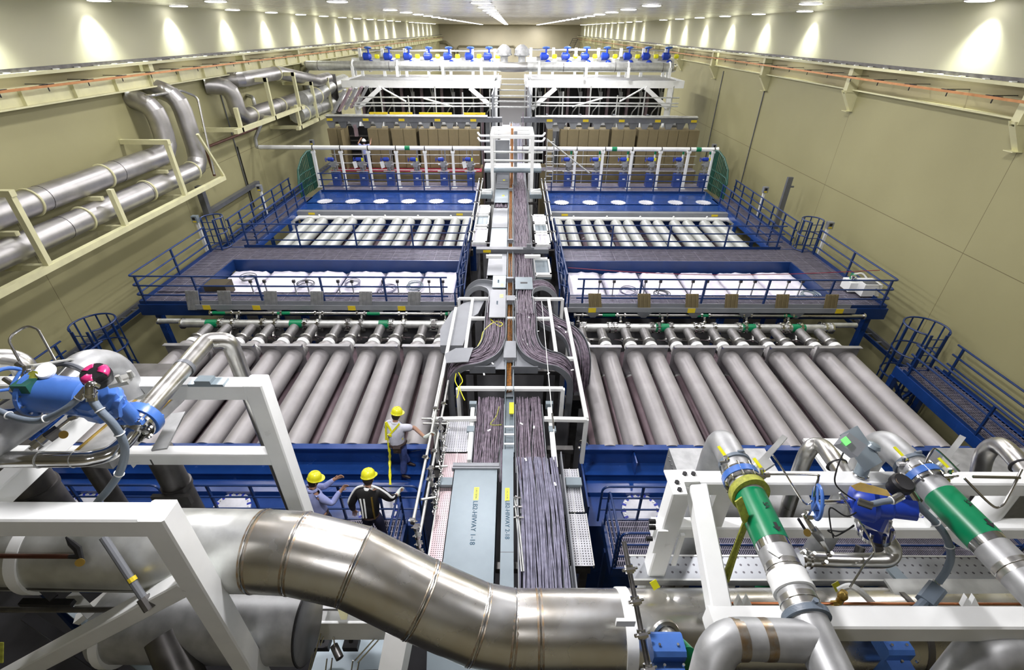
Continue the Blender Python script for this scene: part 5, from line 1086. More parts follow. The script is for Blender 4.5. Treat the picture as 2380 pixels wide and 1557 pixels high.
# ------------------------------------------------------------------ near stepped blue vessel deck and lower walkway
DW = 8.9; zW = H-DW; RP_ = 0.42
for s, side in ((1, 'right'), (-1, 'left')):
    uo = (lambda u: u) if s > 0 else (lambda u: 2380-u)
    xc = abs(D(uo(1345), 1045, 8.6).x) if s > 0 else abs(D(1005, 1045, 8.6).x); xo = 10.8
    yb_ = YN1-0.06
    t = thing('vessel_deck', 'glossy dark blue stepped vessel deck in front of the near %s tubes' % side, 'vessel', (s*6, yb_, 0))
    yv_ = lambda v, d: D(1190, v, d).y
    def st(y0, y1, z, nm): MB().box(s*xc, s*xo, y0, y1, 1.2, z).build(nm, BLUE, t, smooth=False)
    MB().box(s*xc, s*xo, yb_-0.02, yb_+0.02, 1.2, H-8.24).box(s*xc, s*xo, yb_-0.10, yb_+0.06, H-8.27, H-8.235).build('rear_beam', BLUE, t, smooth=False)
    yt1, yt2, yt3, yp0, yp1 = yv_(1103, 8.76), yv_(1121, 8.92), yv_(1144, 8.86), yv_(1152, 9.0), yv_(1222, 9.14)
    st(yt1, yb_-0.02, H-8.76, 'upper_tread'); st(yt2, yt1, H-8.95, 'gutter'); st(yt3, yt2, H-8.86, 'middle_tread')
    MB().box(s*xc, s*xo, yt1-0.02, yt1+0.05, H-8.76, H-8.735).build('nosing', BLUE, t, smooth=False)
    MB().prism([(s*xc, yt3, H-9.0), (s*xc, yp1, H-9.14), (s*xc, yp1, 1.2), (s*xc, yt3, 1.2)], (s*(xo-xc), 0, 0)).build('port_slope', BLUE, t, smooth=False)
    yp0 = yt3; LS = yt3-yp1
    for x in (xc, xo): MB().box(s*(x-0.02), s*(x+0.02), yp1, yb_, 1.2, H-8.5 if x == xc else H-8.7).build('end_plate', BLUE, t, smooth=False)
    for x in ((2.9,) if s > 0 else (5.3, 9.0)): MB().box(s*x-0.015, s*x+0.015, yb_-0.4, yb_, H-8.76, H-8.35).build('gusset', BLUE, t, smooth=False)
    sl = math.atan2(0.14, LS)
    for k, u in enumerate((1487, 1822, 2160) if s > 0 else (882, 541, 195)):
        p = D(u, 1182, 9.09); x = p.x; c = V((x, yp0-LS*0.52, H-9.072))
        nrm = V((0, -math.sin(sl), math.cos(sl)))
        g = thing('port_cover', 'large round white port cover, %s from the trough on the near %s deck' % (ordw(k), side), 'port cover', c, 'port covers on the near %s deck' % side)
        MB().lathe(c, nrm, [(RP_,0),(RP_,0.035),(RP_-0.01,0.04),(0.02,0.041)], 40).build('disc', PORTM, g)
        a_, b_ = frame_of(nrm); dsk = g.children[0]
        for q in range(16):
            w_ = 2*PI*q/16; e = a_*math.cos(w_)+b_*math.sin(w_); ms = MB(); ms.beam(c+nrm*0.043+e*(RP_-0.08), c+nrm*0.043+e*(RP_+0.01), 0.045, 0.012, up=nrm); ms.build('slot', TAPE, dsk, smooth=False)
        mb2 = MB()
        for q in range(16):
            w_ = 2*PI*(q+0.5)/16; e = a_*math.cos(w_)+b_*math.sin(w_); mb2.cyl(c+nrm*0.04+e*(RP_-0.05), c+nrm*0.06+e*(RP_-0.05), 0.016, 6)
        mb2.build('bolts', GALV, g)
    # lower walkway
    yw1 = yv_(1209, 8.9); yw0 = yv_(1318, 8.9)
    t = thing('lower_walkway', 'blue framed grating walkway below the near %s vessel deck' % side, 'walkway', (s*6, yw0, 0))
    xg = xc+0.35
    grating(min(s*xg, s*xo), max(s*xg, s*xo), yw0, yw1, zW, t, 0.038, 0.022, 'y', GRATE)
    for y in (yw0-0.04, yw1): MB().box(s*xg, s*xo, y, y+0.04, zW-0.25, zW+0.02).build('edge_beam', RBLUE, t, smooth=False)
    for x in (xg, xo-0.3): MB().box(s*x-0.03, s*x+0.03, yw0, yw1, zW-0.25, zW+0.01).box(s*x-0.05, s*x+0.05, (yw0+yw1)/2-0.05, (yw0+yw1)/2+0.05, 0, zW-0.25).build('leg_frame', RBLUE, t, smooth=False)
    bounds = ((1400,1690),(1700,2010),(2020,2330)) if s > 0 else ((972,690),(682,380),(372,60))
    for k, (ua, ub) in enumerate(bounds):
        x0, x1 = YP(ua, 1140, yw1).x, YP(ub, 1140, yw1).x
        g = thing('rail_panel', 'rounded blue rail panel at the port covers, %s from the trough, near %s' % (ordw(k), side), 'railing', ((x0+x1)/2, yw1, zW), 'rail panels on the near %s' % side)
        mb = MB(); MB().tube(fillet([(x0, yw1, zW), (x0, yw1, zW+1.07), (x1, yw1, zW+1.07), (x1, yw1, zW)], 0.16, 6), 0.024, 8).build('outer_rail', RBLUE, g)
        for hh in (0.36, 0.72): MB().cyl((x0, yw1, zW+hh), (x1, yw1, zW+hh), 0.02, 8).build('mid_rail', RBLUE, g)
        for f in (0.33, 0.66): x = x0+(x1-x0)*f; MB().beam((x, yw1+0.02, zW), (x, yw1+0.02, zW+1.05), 0.045).build('post', RBLUE, g, smooth=False)
    x0 = s*xg; ya_ = yw1; g = thing('rail_panel', 'rounded blue tube rail panel closing the trough end of the near %s walkway' % side, 'railing', (x0, yw0, zW))
    MB().tube(fillet([(x0, yw1-0.1, zW), (x0, yw1-0.1, zW+1.07), (x0, yw0, zW+1.07), (x0, yw0, zW)], 0.12, 6), 0.024, 8).build('outer_rail', RBLUE, g)
    for hh in (0.36, 0.72): MB().cyl((x0, yw1-0.1, zW+hh), (x0, yw0, zW+hh), 0.02, 8).build('mid_rail', RBLUE, g)
    x1 = s*xo; g = thing('rail_panel', 'blue tube rail along the camera side of the near %s walkway' % side, 'railing', (s*6, yw0, zW))
    MB().tube(fillet([(x0+s*0.05, yw0, zW), (x0+s*0.05, yw0, zW+1.07), (x1, yw0, zW+1.07), (x1, yw0, zW)], 0.16, 6), 0.024, 8).build('outer_rail', RBLUE, g)
    for hh in (0.36, 0.72): MB().cyl((x0+s*0.05, yw0, zW+hh), (x1, yw0, zW+hh), 0.02, 8).build('mid_rail', RBLUE, g)
    for k in range(7): x = x0+s*(0.9+1.35*k); MB().beam((x, yw0-0.02, zW), (x, yw0-0.02, zW+1.05), 0.045).build('post', RBLUE, g, smooth=False)
# life line and eye bolt
a, b, c = D(686, 1043, 8.5), D(880, 1058, 8.7), D(1000, 1042, 8.2)
t = thing('life_line', 'steel life line rope sagging behind the worker on the blue deck', 'rope', a); MB().tube(smooth_path([a, D(760,1052,8.7), b, c], 6), 0.010, 6).build('rope', GALV, t)
p = D(1352, 1036, 8.3); t = thing('lifting_hook', 'steel lifting hook with rope at the corner of the right vessel deck', 'hook', p)
MB().torus(p+V((0.03,0,0.07)), (0.3,1,0.1), 0.10, 0.022, 18, 6, -0.5, 4.2).sphere(p+V((-0.06,-0.05,-0.03)), 0.05).build('hook', STEEL, t); MB().tube(smooth_path([p+V((0.1,0,0)), D(1400,1056,8.6), D(1440,1068,8.8), D(1560,1078,8.85)], 5), 0.014, 6).build('rope', DSTEEL, t)
# catwalks with ladder cages in the near corners
for s, side in ((1, 'right'), (-1, 'left')):
    dc = 9.4; zc = H-dc
    x0, x1 = s*12.8, s*14.1; y1 = 13.0; y0 = 1.0
    t = thing('corner_catwalk', 'blue grating catwalk along the near %s wall' % side, 'walkway', (x0, y1, 0))
    grating(min(x0, x1), max(x0, x1), y0, y1, zc, t, 0.07, 0.02, 'y' )
    for x in (x0, x1): MB().box(x-0.04, x+0.04, y0, y1, zc-0.3, zc+0.03).build('edge_beam', BLUE, t, smooth=False)
    for x in (x0, x1): MB().box(x-0.09, x+0.09, y1-0.2, y1-0.02, 0, zc-0.3).build('leg', BLUE, t, smooth=False)
    MB().beam((x0, y1-0.1, zc-0.4), (x1, y1-0.1, zc-2.2), 0.09).beam((x1, y1-0.1, zc-0.4), (x0, y1-0.1, zc-2.2), 0.09).build('cross_brace', BLUE, t, smooth=False)
    railing('guard_railing', 'blue railing on the inner side of near %s catwalk' % side, [(x0, y0), (x0, y1-0.3)], zc, post=3.0, r=0.03)
    railing('guard_railing', 'blue railing on the wall side of near %s catwalk' % side, [(x1, y0), (x1, y1-0.3)], zc, post=3.0, r=0.03)
    cage('tall blue ladder cage at the far end of the near %s catwalk' % side, ((x0+x1)/2+s*0.0, y1+0.35), 0.62, zc-2.4, zc+1.35, RBLUE, -PI/2, 11)
# ------------------------------------------------------------------ people
def skin_mesh(name, verts, edges, radii, m, parent, loops=((0),), sub=2, root=0):
    me = bpy.data.meshes.new(name); off = V(parent.location)
    me.from_pydata([tuple(V(v)-off) for v in verts], edges, []); o = bpy.data.objects.new(name, me); C.objects.link(o)
    md = o.modifiers.new('skin', 'SKIN'); md.use_smooth_shade = True
    for i, r in enumerate(radii):
        sv = me.skin_vertices[0].data[i]; sv.radius = (r, r) if not isinstance(r, tuple) else r; sv.use_root = (i == root)
    sb = o.modifiers.new('sub', 'SUBSURF'); sb.levels = sub; sb.render_levels = sub
    dg = bpy.context.evaluated_depsgraph_get(); ev = o.evaluated_get(dg)
    m2 = bpy.data.meshes.new_from_object(ev); C.objects.unlink(o); bpy.data.objects.remove(o)
    m2.materials.clear(); m2.materials.append(m)
    for p in m2.polygons: p.use_smooth = True
    o = bpy.data.objects.new(name, m2); C.objects.link(o); o.parent = parent; return o
class Rig:
    def __init__(s): s.v = []; s.e = []; s.r = []
    def chain(s, pts, rad, start=None):
        prev = start
        for p, r in zip(pts, rad):
            s.v.append(V(p)); s.r.append(r); k = len(s.v)-1
            if prev is not None: s.e.append((prev, k))
            prev = k
        return prev
def hand(rig, wrist, idx, fwd, side, thumb, k=1.0, curl=0.5):
    """five separate fingers: fwd = finger direction, side = across the palm, thumb = side sign"""
    fwd = V(fwd).normalized(); side = V(side); side = (side-fwd*side.dot(fwd)).normalized(); nrm = fwd.cross(side).normalized()
    palm = rig.chain([V(wrist)+fwd*0.045*k, V(wrist)+fwd*0.085*k], [(0.030*k, 0.018*k), (0.036*k, 0.016*k)], idx)
    pb = rig.v[palm]
    for q, L in ((-1.5, 0.070), (-0.5, 0.080), (0.5, 0.077), (1.5, 0.060)):
        b = pb+side*q*0.021*k+fwd*0.012*k; f1 = (fwd+nrm*curl*0.4).normalized(); f2 = (fwd+nrm*curl*1.2).normalized(); f3 = (fwd*0.5+nrm*curl*1.6).normalized()
        p1 = b+f1*L*0.45*k; p2 = p1+f2*L*0.35*k; p3 = p2+f3*L*0.25*k
        rig.chain([b, p1, p2, p3], [0.0100*k, 0.0090*k, 0.0085*k, 0.0065*k], palm)
    tb = V(wrist)+fwd*0.03*k+side*thumb*0.026*k; td = (fwd*0.7+side*thumb*0.8+nrm*0.25).normalized()
    rig.chain([tb, tb+td*0.035*k, tb+td*0.055*k+fwd*0.018*k], [0.013*k, 0.011*k, 0.008*k], idx)
def person(label, feet, J, shirt, trous, hat, k=1.0, sleeve='short', gloves=(False, False), jacket=False, hair=HAIRM, face=(0,1,0), handdir=None, legs=True):
    """J: joints relative to the feet point in metres"""
    o = V(feet); g = thing('person', label, 'person', o)
    P = {n: o+V(p)*k for n, p in J.items()}
    # body: pelvis root, trunk, head, bare arms and hands
    R = Rig()
    i0 = R.chain([P['pelvis']], [0.075*k]); i1 = R.chain([P['spine'], P['chest']], [0.075*k, 0.085*k], i0)
    nk = R.chain([P['neck']], [0.058*k], i1); 
    fc = V(face).normalized(); up = (P['head']-P['neck']).normalized()
    R.chain([P['head']-up*0.05*k+fc*0.01*k, P['head']+up*0.03*k, P['head']+up*0.09*k], [0.078*k, 0.094*k, 0.075*k], nk)
    for sd in ('l', 'r'):
        sh = R.chain([P['sh_'+sd]], [0.046*k], i1); el = R.chain([P['el_'+sd]], [0.054*k], sh); wr = R.chain([P['wr_'+sd]], [0.035*k], el)
        fd = (handdir or {}).get(sd) or (P['wr_'+sd]-P['el_'+sd])
        hand(R, P['wr_'+sd], wr, fd, V((0,0,1)) if abs(V(fd).normalized().z) < 0.8 else V((1,0,0)), 1 if sd == 'l' else -1, 1.12*k)
        hp = R.chain([P['hip_'+sd]], [0.055*k], i0); kn = R.chain([P['kn_'+sd]], [0.055*k], hp); R.chain([P['an_'+sd]], [0.036*k], kn)
    skin_mesh('body', R.v, R.e, R.r, SKIN, g, sub=2)
    # face on the head
    hd = P['head']+up*0.0; rt = fc.cross(up).normalized()
    mb = MB().lathe(hd+fc*0.085*k-up*0.015*k, (fc-up*0.4), [(0.022*k,-0.02*k),(0.014*k,0.015*k),(0.004*k,0.025*k)], 8)
    for q in (-1, 1): mb.sphere(hd+rt*q*0.092*k-up*0.01*k, 0.03*k, 8, 6, (0.4,0.8,1))
    mb.build('nose_and_ears', SKIN, g)
    mb = MB()
    for q in (-1, 1): mb.sphere(hd+fc*0.082*k+rt*q*0.033*k+up*0.018*k, 0.013*k, 8, 6)
    mb.build('eyes', WHITE, g)
    MB().beam(hd+fc*0.092*k-up*0.055*k-rt*0.025*k, hd+fc*0.092*k-up*0.055*k+rt*0.025*k, 0.010*k).build('mouth', MAGENTA if False else BROWN, g, smooth=False)
    MB().lathe(hd-fc*0.015*k-up*0.03*k, up, [(0.070*k,-0.055*k),(0.098*k,0.0),(0.103*k,0.05*k),(0.09*k,0.10*k),(0.04*k,0.13*k)], 18).build('hair', hair, g)
    # shirt
    S = Rig(); a = S.chain([P['pelvis']+V((0,0,-0.04*k)), P['pelvis']+(P['spine']-P['pelvis'])*0.4], [(0.185*k,0.155*k), (0.185*k,0.150*k)])
    b = S.chain([P['spine'], P['chest'], P['chest']+(P['neck']-P['chest'])*0.45], [(0.195*k,0.150*k), (0.215*k,0.165*k), (0.14*k,0.12*k)], a); c = b-1
    for sd in ('l', 'r'):
        if sleeve == 'short': S.chain([P['sh_'+sd], P['sh_'+sd].lerp(P['el_'+sd], 0.45), P['sh_'+sd].lerp(P['el_'+sd], 0.85)], [0.098*k, 0.092*k, 0.085*k], c)
        else:
            e = 0.012 if jacket else 0.004
            S.chain([P['sh_'+sd], P['sh_'+sd].lerp(P['el_'+sd], 0.5), P['el_'+sd], P['el_'+sd].lerp(P['wr_'+sd], 0.5), P['wr_'+sd]], [(0.086+e)*k, (0.075+e)*k, (0.063+e)*k, (0.054+e)*k, (0.040+e)*k], c)
    skin_mesh('jacket' if jacket else 'shirt', S.v, S.e, S.r, shirt, g, sub=2)
    MB().torus(P['neck']+(P['chest']-P['neck'])*0.30, (P['neck']-P['chest']), 0.070*k, 0.034*k, 16, 8).build('collar', shirt if not jacket else WHITE, g)
    T = Rig(); a = T.chain([P['pelvis']+V((0,0,0.10*k))], [(0.165*k,0.13*k)]); a = T.chain([P['pelvis']], [(0.17*k,0.14*k)], a)
    for sd in ('l', 'r'): T.chain([P['hip_'+sd], P['hip_'+sd].lerp(P['kn_'+sd], 0.5), P['kn_'+sd], P['kn_'+sd].lerp(P['an_'+sd], 0.55), P['an_'+sd]+V((0,0,0.02*k))], [0.118*k, 0.105*k, 0.086*k, 0.080*k, 0.072*k], a)
    skin_mesh('trousers', T.v, T.e, T.r, trous, g, sub=2)
    MB().torus(P['pelvis']+V((0,0,-0.03*k)), (P['spine']-P['pelvis']), 0.150*k, 0.018*k, 20, 6).build('belt', SHOE, g)
    for sd in ('l', 'r'):
        W = Rig(); an = P['an_'+sd]; f = V(J.get('toe', (0,1,0))).normalized()
        W.chain([an+V((0,0,-0.035*k))-f*0.05*k, an+V((0,0,-0.045*k))+f*0.05*k, an+V((0,0,-0.058*k))+f*0.14*k, an+V((0,0,-0.062*k))+f*0.19*k], [0.040*k, 0.045*k, 0.036*k, 0.026*k]); skin_mesh('shoe', W.v, W.e, W.r, SHOE, g, sub=1)
    # hard hat: dome, brim with peak, ridge
    top = hd+up*0.04*k; n = 26; prof = [(0.135,0.0),(0.138,0.012),(0.128,0.02),(0.128,0.06),(0.115,0.105),(0.085,0.142),(0.045,0.160),(0.004,0.166)]
    tilt = (up-fc*0.12).normalized()
    mb = MB().lathe(top, tilt, [(r*k, h*k) for r, h in prof], n); ht_ = mb.build('hard_hat', hat, g, ang=60)
    pk = MB(); pts = [top+tilt*0.006*k+(fc*math.cos(w_)+rt*math.sin(w_))*(0.135*k+0.055*k*max(0, math.cos(w_))) for w_ in [i*PI/12-PI/2 for i in range(13)]]
    pk.prism(pts, tilt*0.010*k); pk.build('hat_peak', hat, ht_, smooth=False)
    rd = MB().tube([top+tilt*(0.166*math.cos(w_)+0.004)*k+fc*math.sin(w_)*0.128*k for w_ in [i*0.2-1.2 for i in range(13)]], 0.010*k, 6); rd.build('hat_ridge', hat, ht_)
    for sd, gl in zip(('l', 'r'), gloves):
        if gl:
            Gk = Rig(); w0 = Gk.chain([P['wr_'+sd]-(P['wr_'+sd]-P['el_'+sd]).normalized()*0.03*k, P['wr_'+sd]], [0.036*k, 0.034*k]); fd = (handdir or {}).get(sd) or (P['wr_'+sd]-P['el_'+sd])
            hand(Gk, P['wr_'+sd], w0, fd, V((0,0,1)) if abs(V(fd).normalized().z) < 0.8 else V((1,0,0)), 1 if sd == 'l' else -1, 1.3*k)
            skin_mesh('glove', Gk.v, Gk.e, [(r[0]*1.15, r[1]*1.2) if isinstance(r, tuple) else r*1.2 for r in Gk.r], GLOVE, g, sub=1)
    return g, P
# worker in the white T-shirt, gripping the scaffold handrail
ft = D(936, 1100, 8.735)
hr = D(1003, 1012, 6.7)                      # the handrail where the glove closes
rel = hr-ft
J = dict(pelvis=(0.00,0.02,0.93), spine=(-0.03,0.07,1.13), chest=(-0.05,0.16,1.34), neck=(-0.04,0.22,1.50), head=(-0.01,0.27,1.62),
         sh_l=(-0.22,0.22,1.40), sh_r=(0.14,0.12,1.38), el_l=(-0.30,0.34,1.15), wr_l=(-0.15,0.50,1.06), el_r=(0.38,0.22,1.28), wr_r=tuple((rel+V((-0.13,-0.02,-0.03)))/0.96),
         hip_l=(-0.09,0.06,0.90), hip_r=(0.10,-0.02,0.90), kn_l=(0.02,0.22,0.50), kn_r=(0.08,0.0,0.47), an_l=(0.10,0.28,0.09), an_r=(0.05,-0.12,0.09), toe=(0.9,-0.25,0))
g, P = person('worker in white T-shirt, blue jeans and yellow hard hat, gripping the scaffold rail', ft, J, SHIRTW, JEANS, YELLOW, 0.96, 'short', (False, True), face=(0.45,0.75,-0.25), handdir={'r': (0.8,0.35,0.25)})
bk = V((0.0,-0.125,0.03))
mb = MB(); c = P['chest']; 
for a, b in (((-0.16,0.05,0.14),(0.02,-0.10,-0.10)), ((0.13,0.0,0.14),(-0.10,-0.10,-0.08)), ((-0.16,0.05,0.14),(-0.19,-0.06,-0.24)), ((-0.10,-0.10,-0.08),(0.16,-0.05,-0.22))): mb.beam(c+V(a)*1.05+bk*0.75+V((0,0,0.03)), c+V(b)*1.05+bk*0.62, 0.040, 0.03, up=V((0,-1,0.4)))
mb.build('harness_strap', YELLOW, g, smooth=False)
MB().torus(P['pelvis']+V((0,0,0.06)), (P['spine']-P['pelvis']), 0.178, 0.03, 20, 6).box(P['pelvis'].x-0.06, P['pelvis'].x+0.10, P['pelvis'].y-0.24, P['pelvis'].y-0.14, P['pelvis'].z-0.02, P['pelvis'].z+0.12).sphere(P['pelvis']+V((0.02,-0.2,0.02)), 0.06).build('tool_belt', SHOE, g)
a = c+V((-0.13,-0.14,-0.05)); z0 = a.z
t = thing('lanyard', 'yellow shock absorbing lanyard hanging from the harness of the worker in white', 'lanyard', a)
pth = smooth_path([a, a+V((-0.02,-0.05,-0.2)), a+V((0.0,-0.12,-0.45)), a+V((-0.02,-0.2,-0.75)), D(907,1130,8.0)], 6)
MB().tube(pth, [0.016+0.012*(i > 8)+0.008*math.sin(i*1.9) for i in range(len(pth))], 8).build('webbing', YELLOW, t)
MB().torus(a+V((0,-0.03,-0.03)), (1,0.3,0), 0.03, 0.008, 12, 5).torus(a+V((-0.01,-0.08,-0.36)), (1,0.3,0), 0.03, 0.008, 12, 5).build('snap_hook', SHINY, t)
# worker in the light blue shirt, gesturing with both hands
ft = D(768, 1262, 8.9); ft.z = zW
h0 = YP(738, 1107, ft.y+0.05)
J = dict(pelvis=(-0.02,0.0,0.95), spine=(-0.05,0.02,1.15), chest=(-0.09,0.06,1.38), neck=(-0.08,0.12,1.53), head=(-0.04,0.17,1.66),
         sh_l=(-0.20,0.20,1.44), sh_r=(0.08,-0.02,1.42), el_l=(0.02,0.36,1.28), wr_l=(0.22,0.42,1.42), el_r=(0.27,0.0,1.22), wr_r=(0.40,0.18,1.38),
         hip_l=(-0.10,0.03,0.92), hip_r=(0.09,-0.03,0.92), kn_l=(-0.09,0.06,0.50), kn_r=(0.10,0.02,0.50), an_l=(-0.10,0.0,0.09), an_r=(0.10,-0.04,0.09), toe=(0.6,0.8,0))
person('worker in light blue long sleeved shirt and yellow hard hat, gesturing with both hands', ft, J, SHIRTB, NAVY, YELLOW, 1.0, 'long', face=(0.75,0.6,-0.3), handdir={'l': (0.75,0.3,0.2), 'r': (0.6,0.35,0.45)})
# worker in the black jacket with white stripes, one hand on the rail
ft = D(878, 1266, 8.9); ft.z = zW
gr = YP(926, 1131, 0+D(1190,1,8).y*0+ (ft.y+0.36)); 
J = dict(pelvis=(0.0,0.0,0.95), spine=(0.0,0.05,1.13), chest=(-0.01,0.13,1.35), neck=(0.0,0.19,1.50), head=(0.0,0.25,1.62),
         sh_l=(-0.21,0.14,1.42), sh_r=(0.19,0.14,1.42), el_l=(-0.34,0.06,1.16), wr_l=(-0.36,0.12,0.92), el_r=(0.38,0.12,1.22), wr_r=(0.44,0.30,1.10),
         hip_l=(-0.10,0.0,0.92), hip_r=(0.10,0.0,0.92), kn_l=(-0.10,0.04,0.50), kn_r=(0.14,0.03,0.50), an_l=(-0.10,-0.04,0.09), an_r=(0.18,-0.02,0.09), toe=(0.1,1,0))
g, P = person('worker in black white striped jacket and yellow hard hat, hand on the blue rail', ft, J, JACKET, NAVY, YELLOW, 1.03, 'long', (False, True), True, face=(0.2,0.9,-0.35), handdir={'r': (0.3,0.9,-0.1), 'l': (0,0.15,-1)})
for sd, q in (('l', -1), ('r', 1)):
    S = Rig(); sh, el, wr, nk = P['sh_'+sd], P['el_'+sd], P['wr_'+sd], P['neck']
    mb = MB(); o = V((0,-0.02,0.075)); pts = [nk.lerp(sh, 0.35)+V((0,-0.02,0.075)), sh+V((0,-0.01,0.085)), sh.lerp(el, 0.5)+V((q*0.05,-0.01,0.055)), el+V((q*0.045,-0.01,0.045)), el.lerp(wr, 0.85)+V((q*0.04 if q < 0 else 0,0,0.045))]
    mb.tube(smooth_path(pts, 4), 0.022, 8); mb.build('sleeve_stripe', WHITE, g)
mb = MB()
for x in (-0.12, -0.05): mb.tube([P['chest']+V((x,-0.135,0.02)), P['spine']+V((x*0.8,-0.15,0.05)), P['pelvis']+V((x*0.8,-0.135,0.05))], 0.016, 6)
mb.build('back_stripe', WHITE, g)
MB().tube([P['chest']+V((0.10,-0.13,0.06)), P['spine']+V((0.11,-0.145,0.05)), P['pelvis']+V((0.12,-0.13,0.02))], 0.02, 6).build('gold_stripe', BRASS, g)
S = Rig(); S.chain([P['pelvis']+V((0,0,-0.06)), P['pelvis']+V((0,0,0.12)), P['chest']], [(0.20,0.16), (0.185,0.15), (0.20,0.15)]); skin_mesh('jacket_tail', S.v, S.e, S.r, JACKET, g)
# worker far away in the open bay
q = YP(843, 322, yv+1.85)
ft = V((q.x, yv+1.75, 0)); 
dlz = YP(880, 397, yv+1.4).z
ft.z = dlz
J = dict(pelvis=(0.0,0.0,0.93), spine=(0.0,0.05,1.13), chest=(0.0,0.15,1.35), neck=(0.0,0.18,1.50), head=(0.0,0.22,1.63),
         sh_l=(-0.21,0.15,1.42), sh_r=(0.21,0.15,1.42), el_l=(-0.36,0.18,1.55), wr_l=(-0.24,0.34,1.74), el_r=(0.40,0.18,1.50), wr_r=(0.42,0.36,1.70),
         hip_l=(-0.10,0.0,0.92), hip_r=(0.10,0.0,0.92), kn_l=(-0.10,0.04,0.50), kn_r=(0.10,0.03,0.50), an_l=(-0.10,-0.04,0.09), an_r=(0.10,-0.02,0.09), toe=(0,1,0))
person('distant worker in blue shirt and white hard hat reaching up inside the open bay', ft, J, SHIRTB, JEANS, WHITE, 1.0, 'short', face=(0,1,0))
# ------------------------------------------------------------------ pipes on the left wall
WPIPE = mat('wall_pipe_steel', (0.50,0.49,0.48), 0.9, 0.42, 0.10, 2.0, bump=0.03)
def pipe_on_wall(name, lab, pts, r, bands, fr=0.5, m=None, seam=14):
    t = thing(name, lab, 'pipe', pts[0]); pp = fillet(pts, fr, 3); MB().tube(pp, r, 40).build('pipe', m or WPIPE, t, ang=12)
    for (a, b, f) in bands:
        c = V(a).lerp(V(b), f); MB().torus(c, (V(b)-V(a)), r+0.02, 0.035, 24, 6).build('band', CREAM, t)
    a, b = V(pts[0]), V(pts[1]); n = max(1, int((b-a).length/3.2))
    for k in range(1, n): c = a.lerp(b, k/n); MB().torus(c, (b-a), r, 0.012, 24, 5).build('weld_seam', DSTEEL, t)
    return t
xw = -14.45; A0, A1 = XP(-150, 560, xw), XP(385, 357, xw)
zA = (XP(200,425,xw).z+A1.z)/2; A0.z = A1.z = zA
top = V((xw, A1.y+0.3, zA+1.75)); 
pipe_on_wall('wall_pipe', 'upper thick steel pipe along left wall, rising in an elbow at its far end', [A0, V((xw, A1.y+0.3, zA)), top, V((XL+0.02, A1.y+0.3, zA+2.1))], 0.38, [(A0, A1, 0.30), (A0, A1, 0.62), (A0, A1, 0.98)], 0.75)
xw2 = -14.1; B0, B1 = XP(-150, 665, xw2), XP(455, 388, xw2); zB = (XP(200,505,xw2).z+B1.z)/2-0.05
pipe_on_wall('wall_pipe', 'lower thick steel pipe along left wall, rising taller at its far end', [V((xw2,B0.y,zB)), V((xw2, B1.y+0.4, zB)), V((xw2+0.0, B1.y+0.4, zB+2.9)), V((XL+0.02, B1.y+0.4, zB+3.3))], 0.36, [((xw2,B0.y,zB), (xw2,B1.y,zB), 0.42), ((xw2,B0.y,zB), (xw2,B1.y,zB), 0.70), ((xw2,B0.y,zB), (xw2,B1.y,zB), 0.97)], 0.8)
t = thing('pipe_rack', 'cream steel rack hanging the two thick pipes from the left wall', 'rack', (-13.6, 15, zB-0.6))
zR = zB-0.52; yE = B1.y+0.9
MB().box(-13.62, -13.42, 3, yE, zR-0.18, zR).build('long_beam', CREAM, t, smooth=False)
for u0, v0, u1, v1 in ((30,440,108,605), (255,430,288,512), (392,330,424,432)):
    b = XP(u1, v1, -13.5); y = b.y
    zt_ = min(zA+0.75, H-2.1) if u0 != 255 else zA-0.15
    MB().box(-13.60, -13.44, y-0.08, y+0.08, zR, zt_).build('upright', CREAM, t, smooth=False)
    MB().box(XL, -13.63, y-0.08, y+0.08, zR-0.175, zR-0.005).build('arm', CREAM, t, smooth=False)
    if u0 != 255: MB().box(XL, -13.41, y-0.09, y+0.09, zt_-0.16, zt_+0.01).build('top_arm', CREAM, t, smooth=False)
    MB().box(XL, -13.9, y-0.07, y+0.07, zA-0.52, zA-0.40).build('mid_arm', CREAM, t, smooth=False)
MB().beam((-13.5, yE-1.0, zA+0.6), (-13.5, yE, zR), 0.10).build('diagonal', CREAM, t, smooth=False)
a = XP(355, 222, -14.3); b = XP(424, 222, -14.3); c = XP(498, 405, -13.9)
one('thin_wall_pipe', MB().tube(fillet([V((XL+0.1, a.y, a.z)), a, V((b.x, b.y, a.z)), V((c.x, b.y+0.4, a.z-0.3)), c], 0.3), 0.05, 8), STEEL, 'thin steel pipe bending down beside the tall left wall elbows', 'pipe')
a, b = XP(478, 343, -14.8), XP(600, 290, -14.8); c = XP(500, 408, -14.8)
one('rust_pipe', MB().tube([V((b.x, b.y, a.z)), a, V((a.x, a.y, c.z))], 0.07, 8), mat('rust_brown', (0.12,0.05,0.03), 0.2, 0.5), 'dark reddish sprinkler pipe stepping down the left wall', 'pipe')
a = XP(462, 432, -14.9); b = XP(482, 500, -14.9)
one('grey_duct', MB().beam(a, (a.x, a.y, b.z), 0.28, 0.28).beam((a.x, a.y, b.z+0.1), (a.x, a.y+5.5, b.z+0.1), 0.25, 0.2), TRAYD, 'dark grey square duct running down the left wall behind the railing', 'duct', smooth=False)
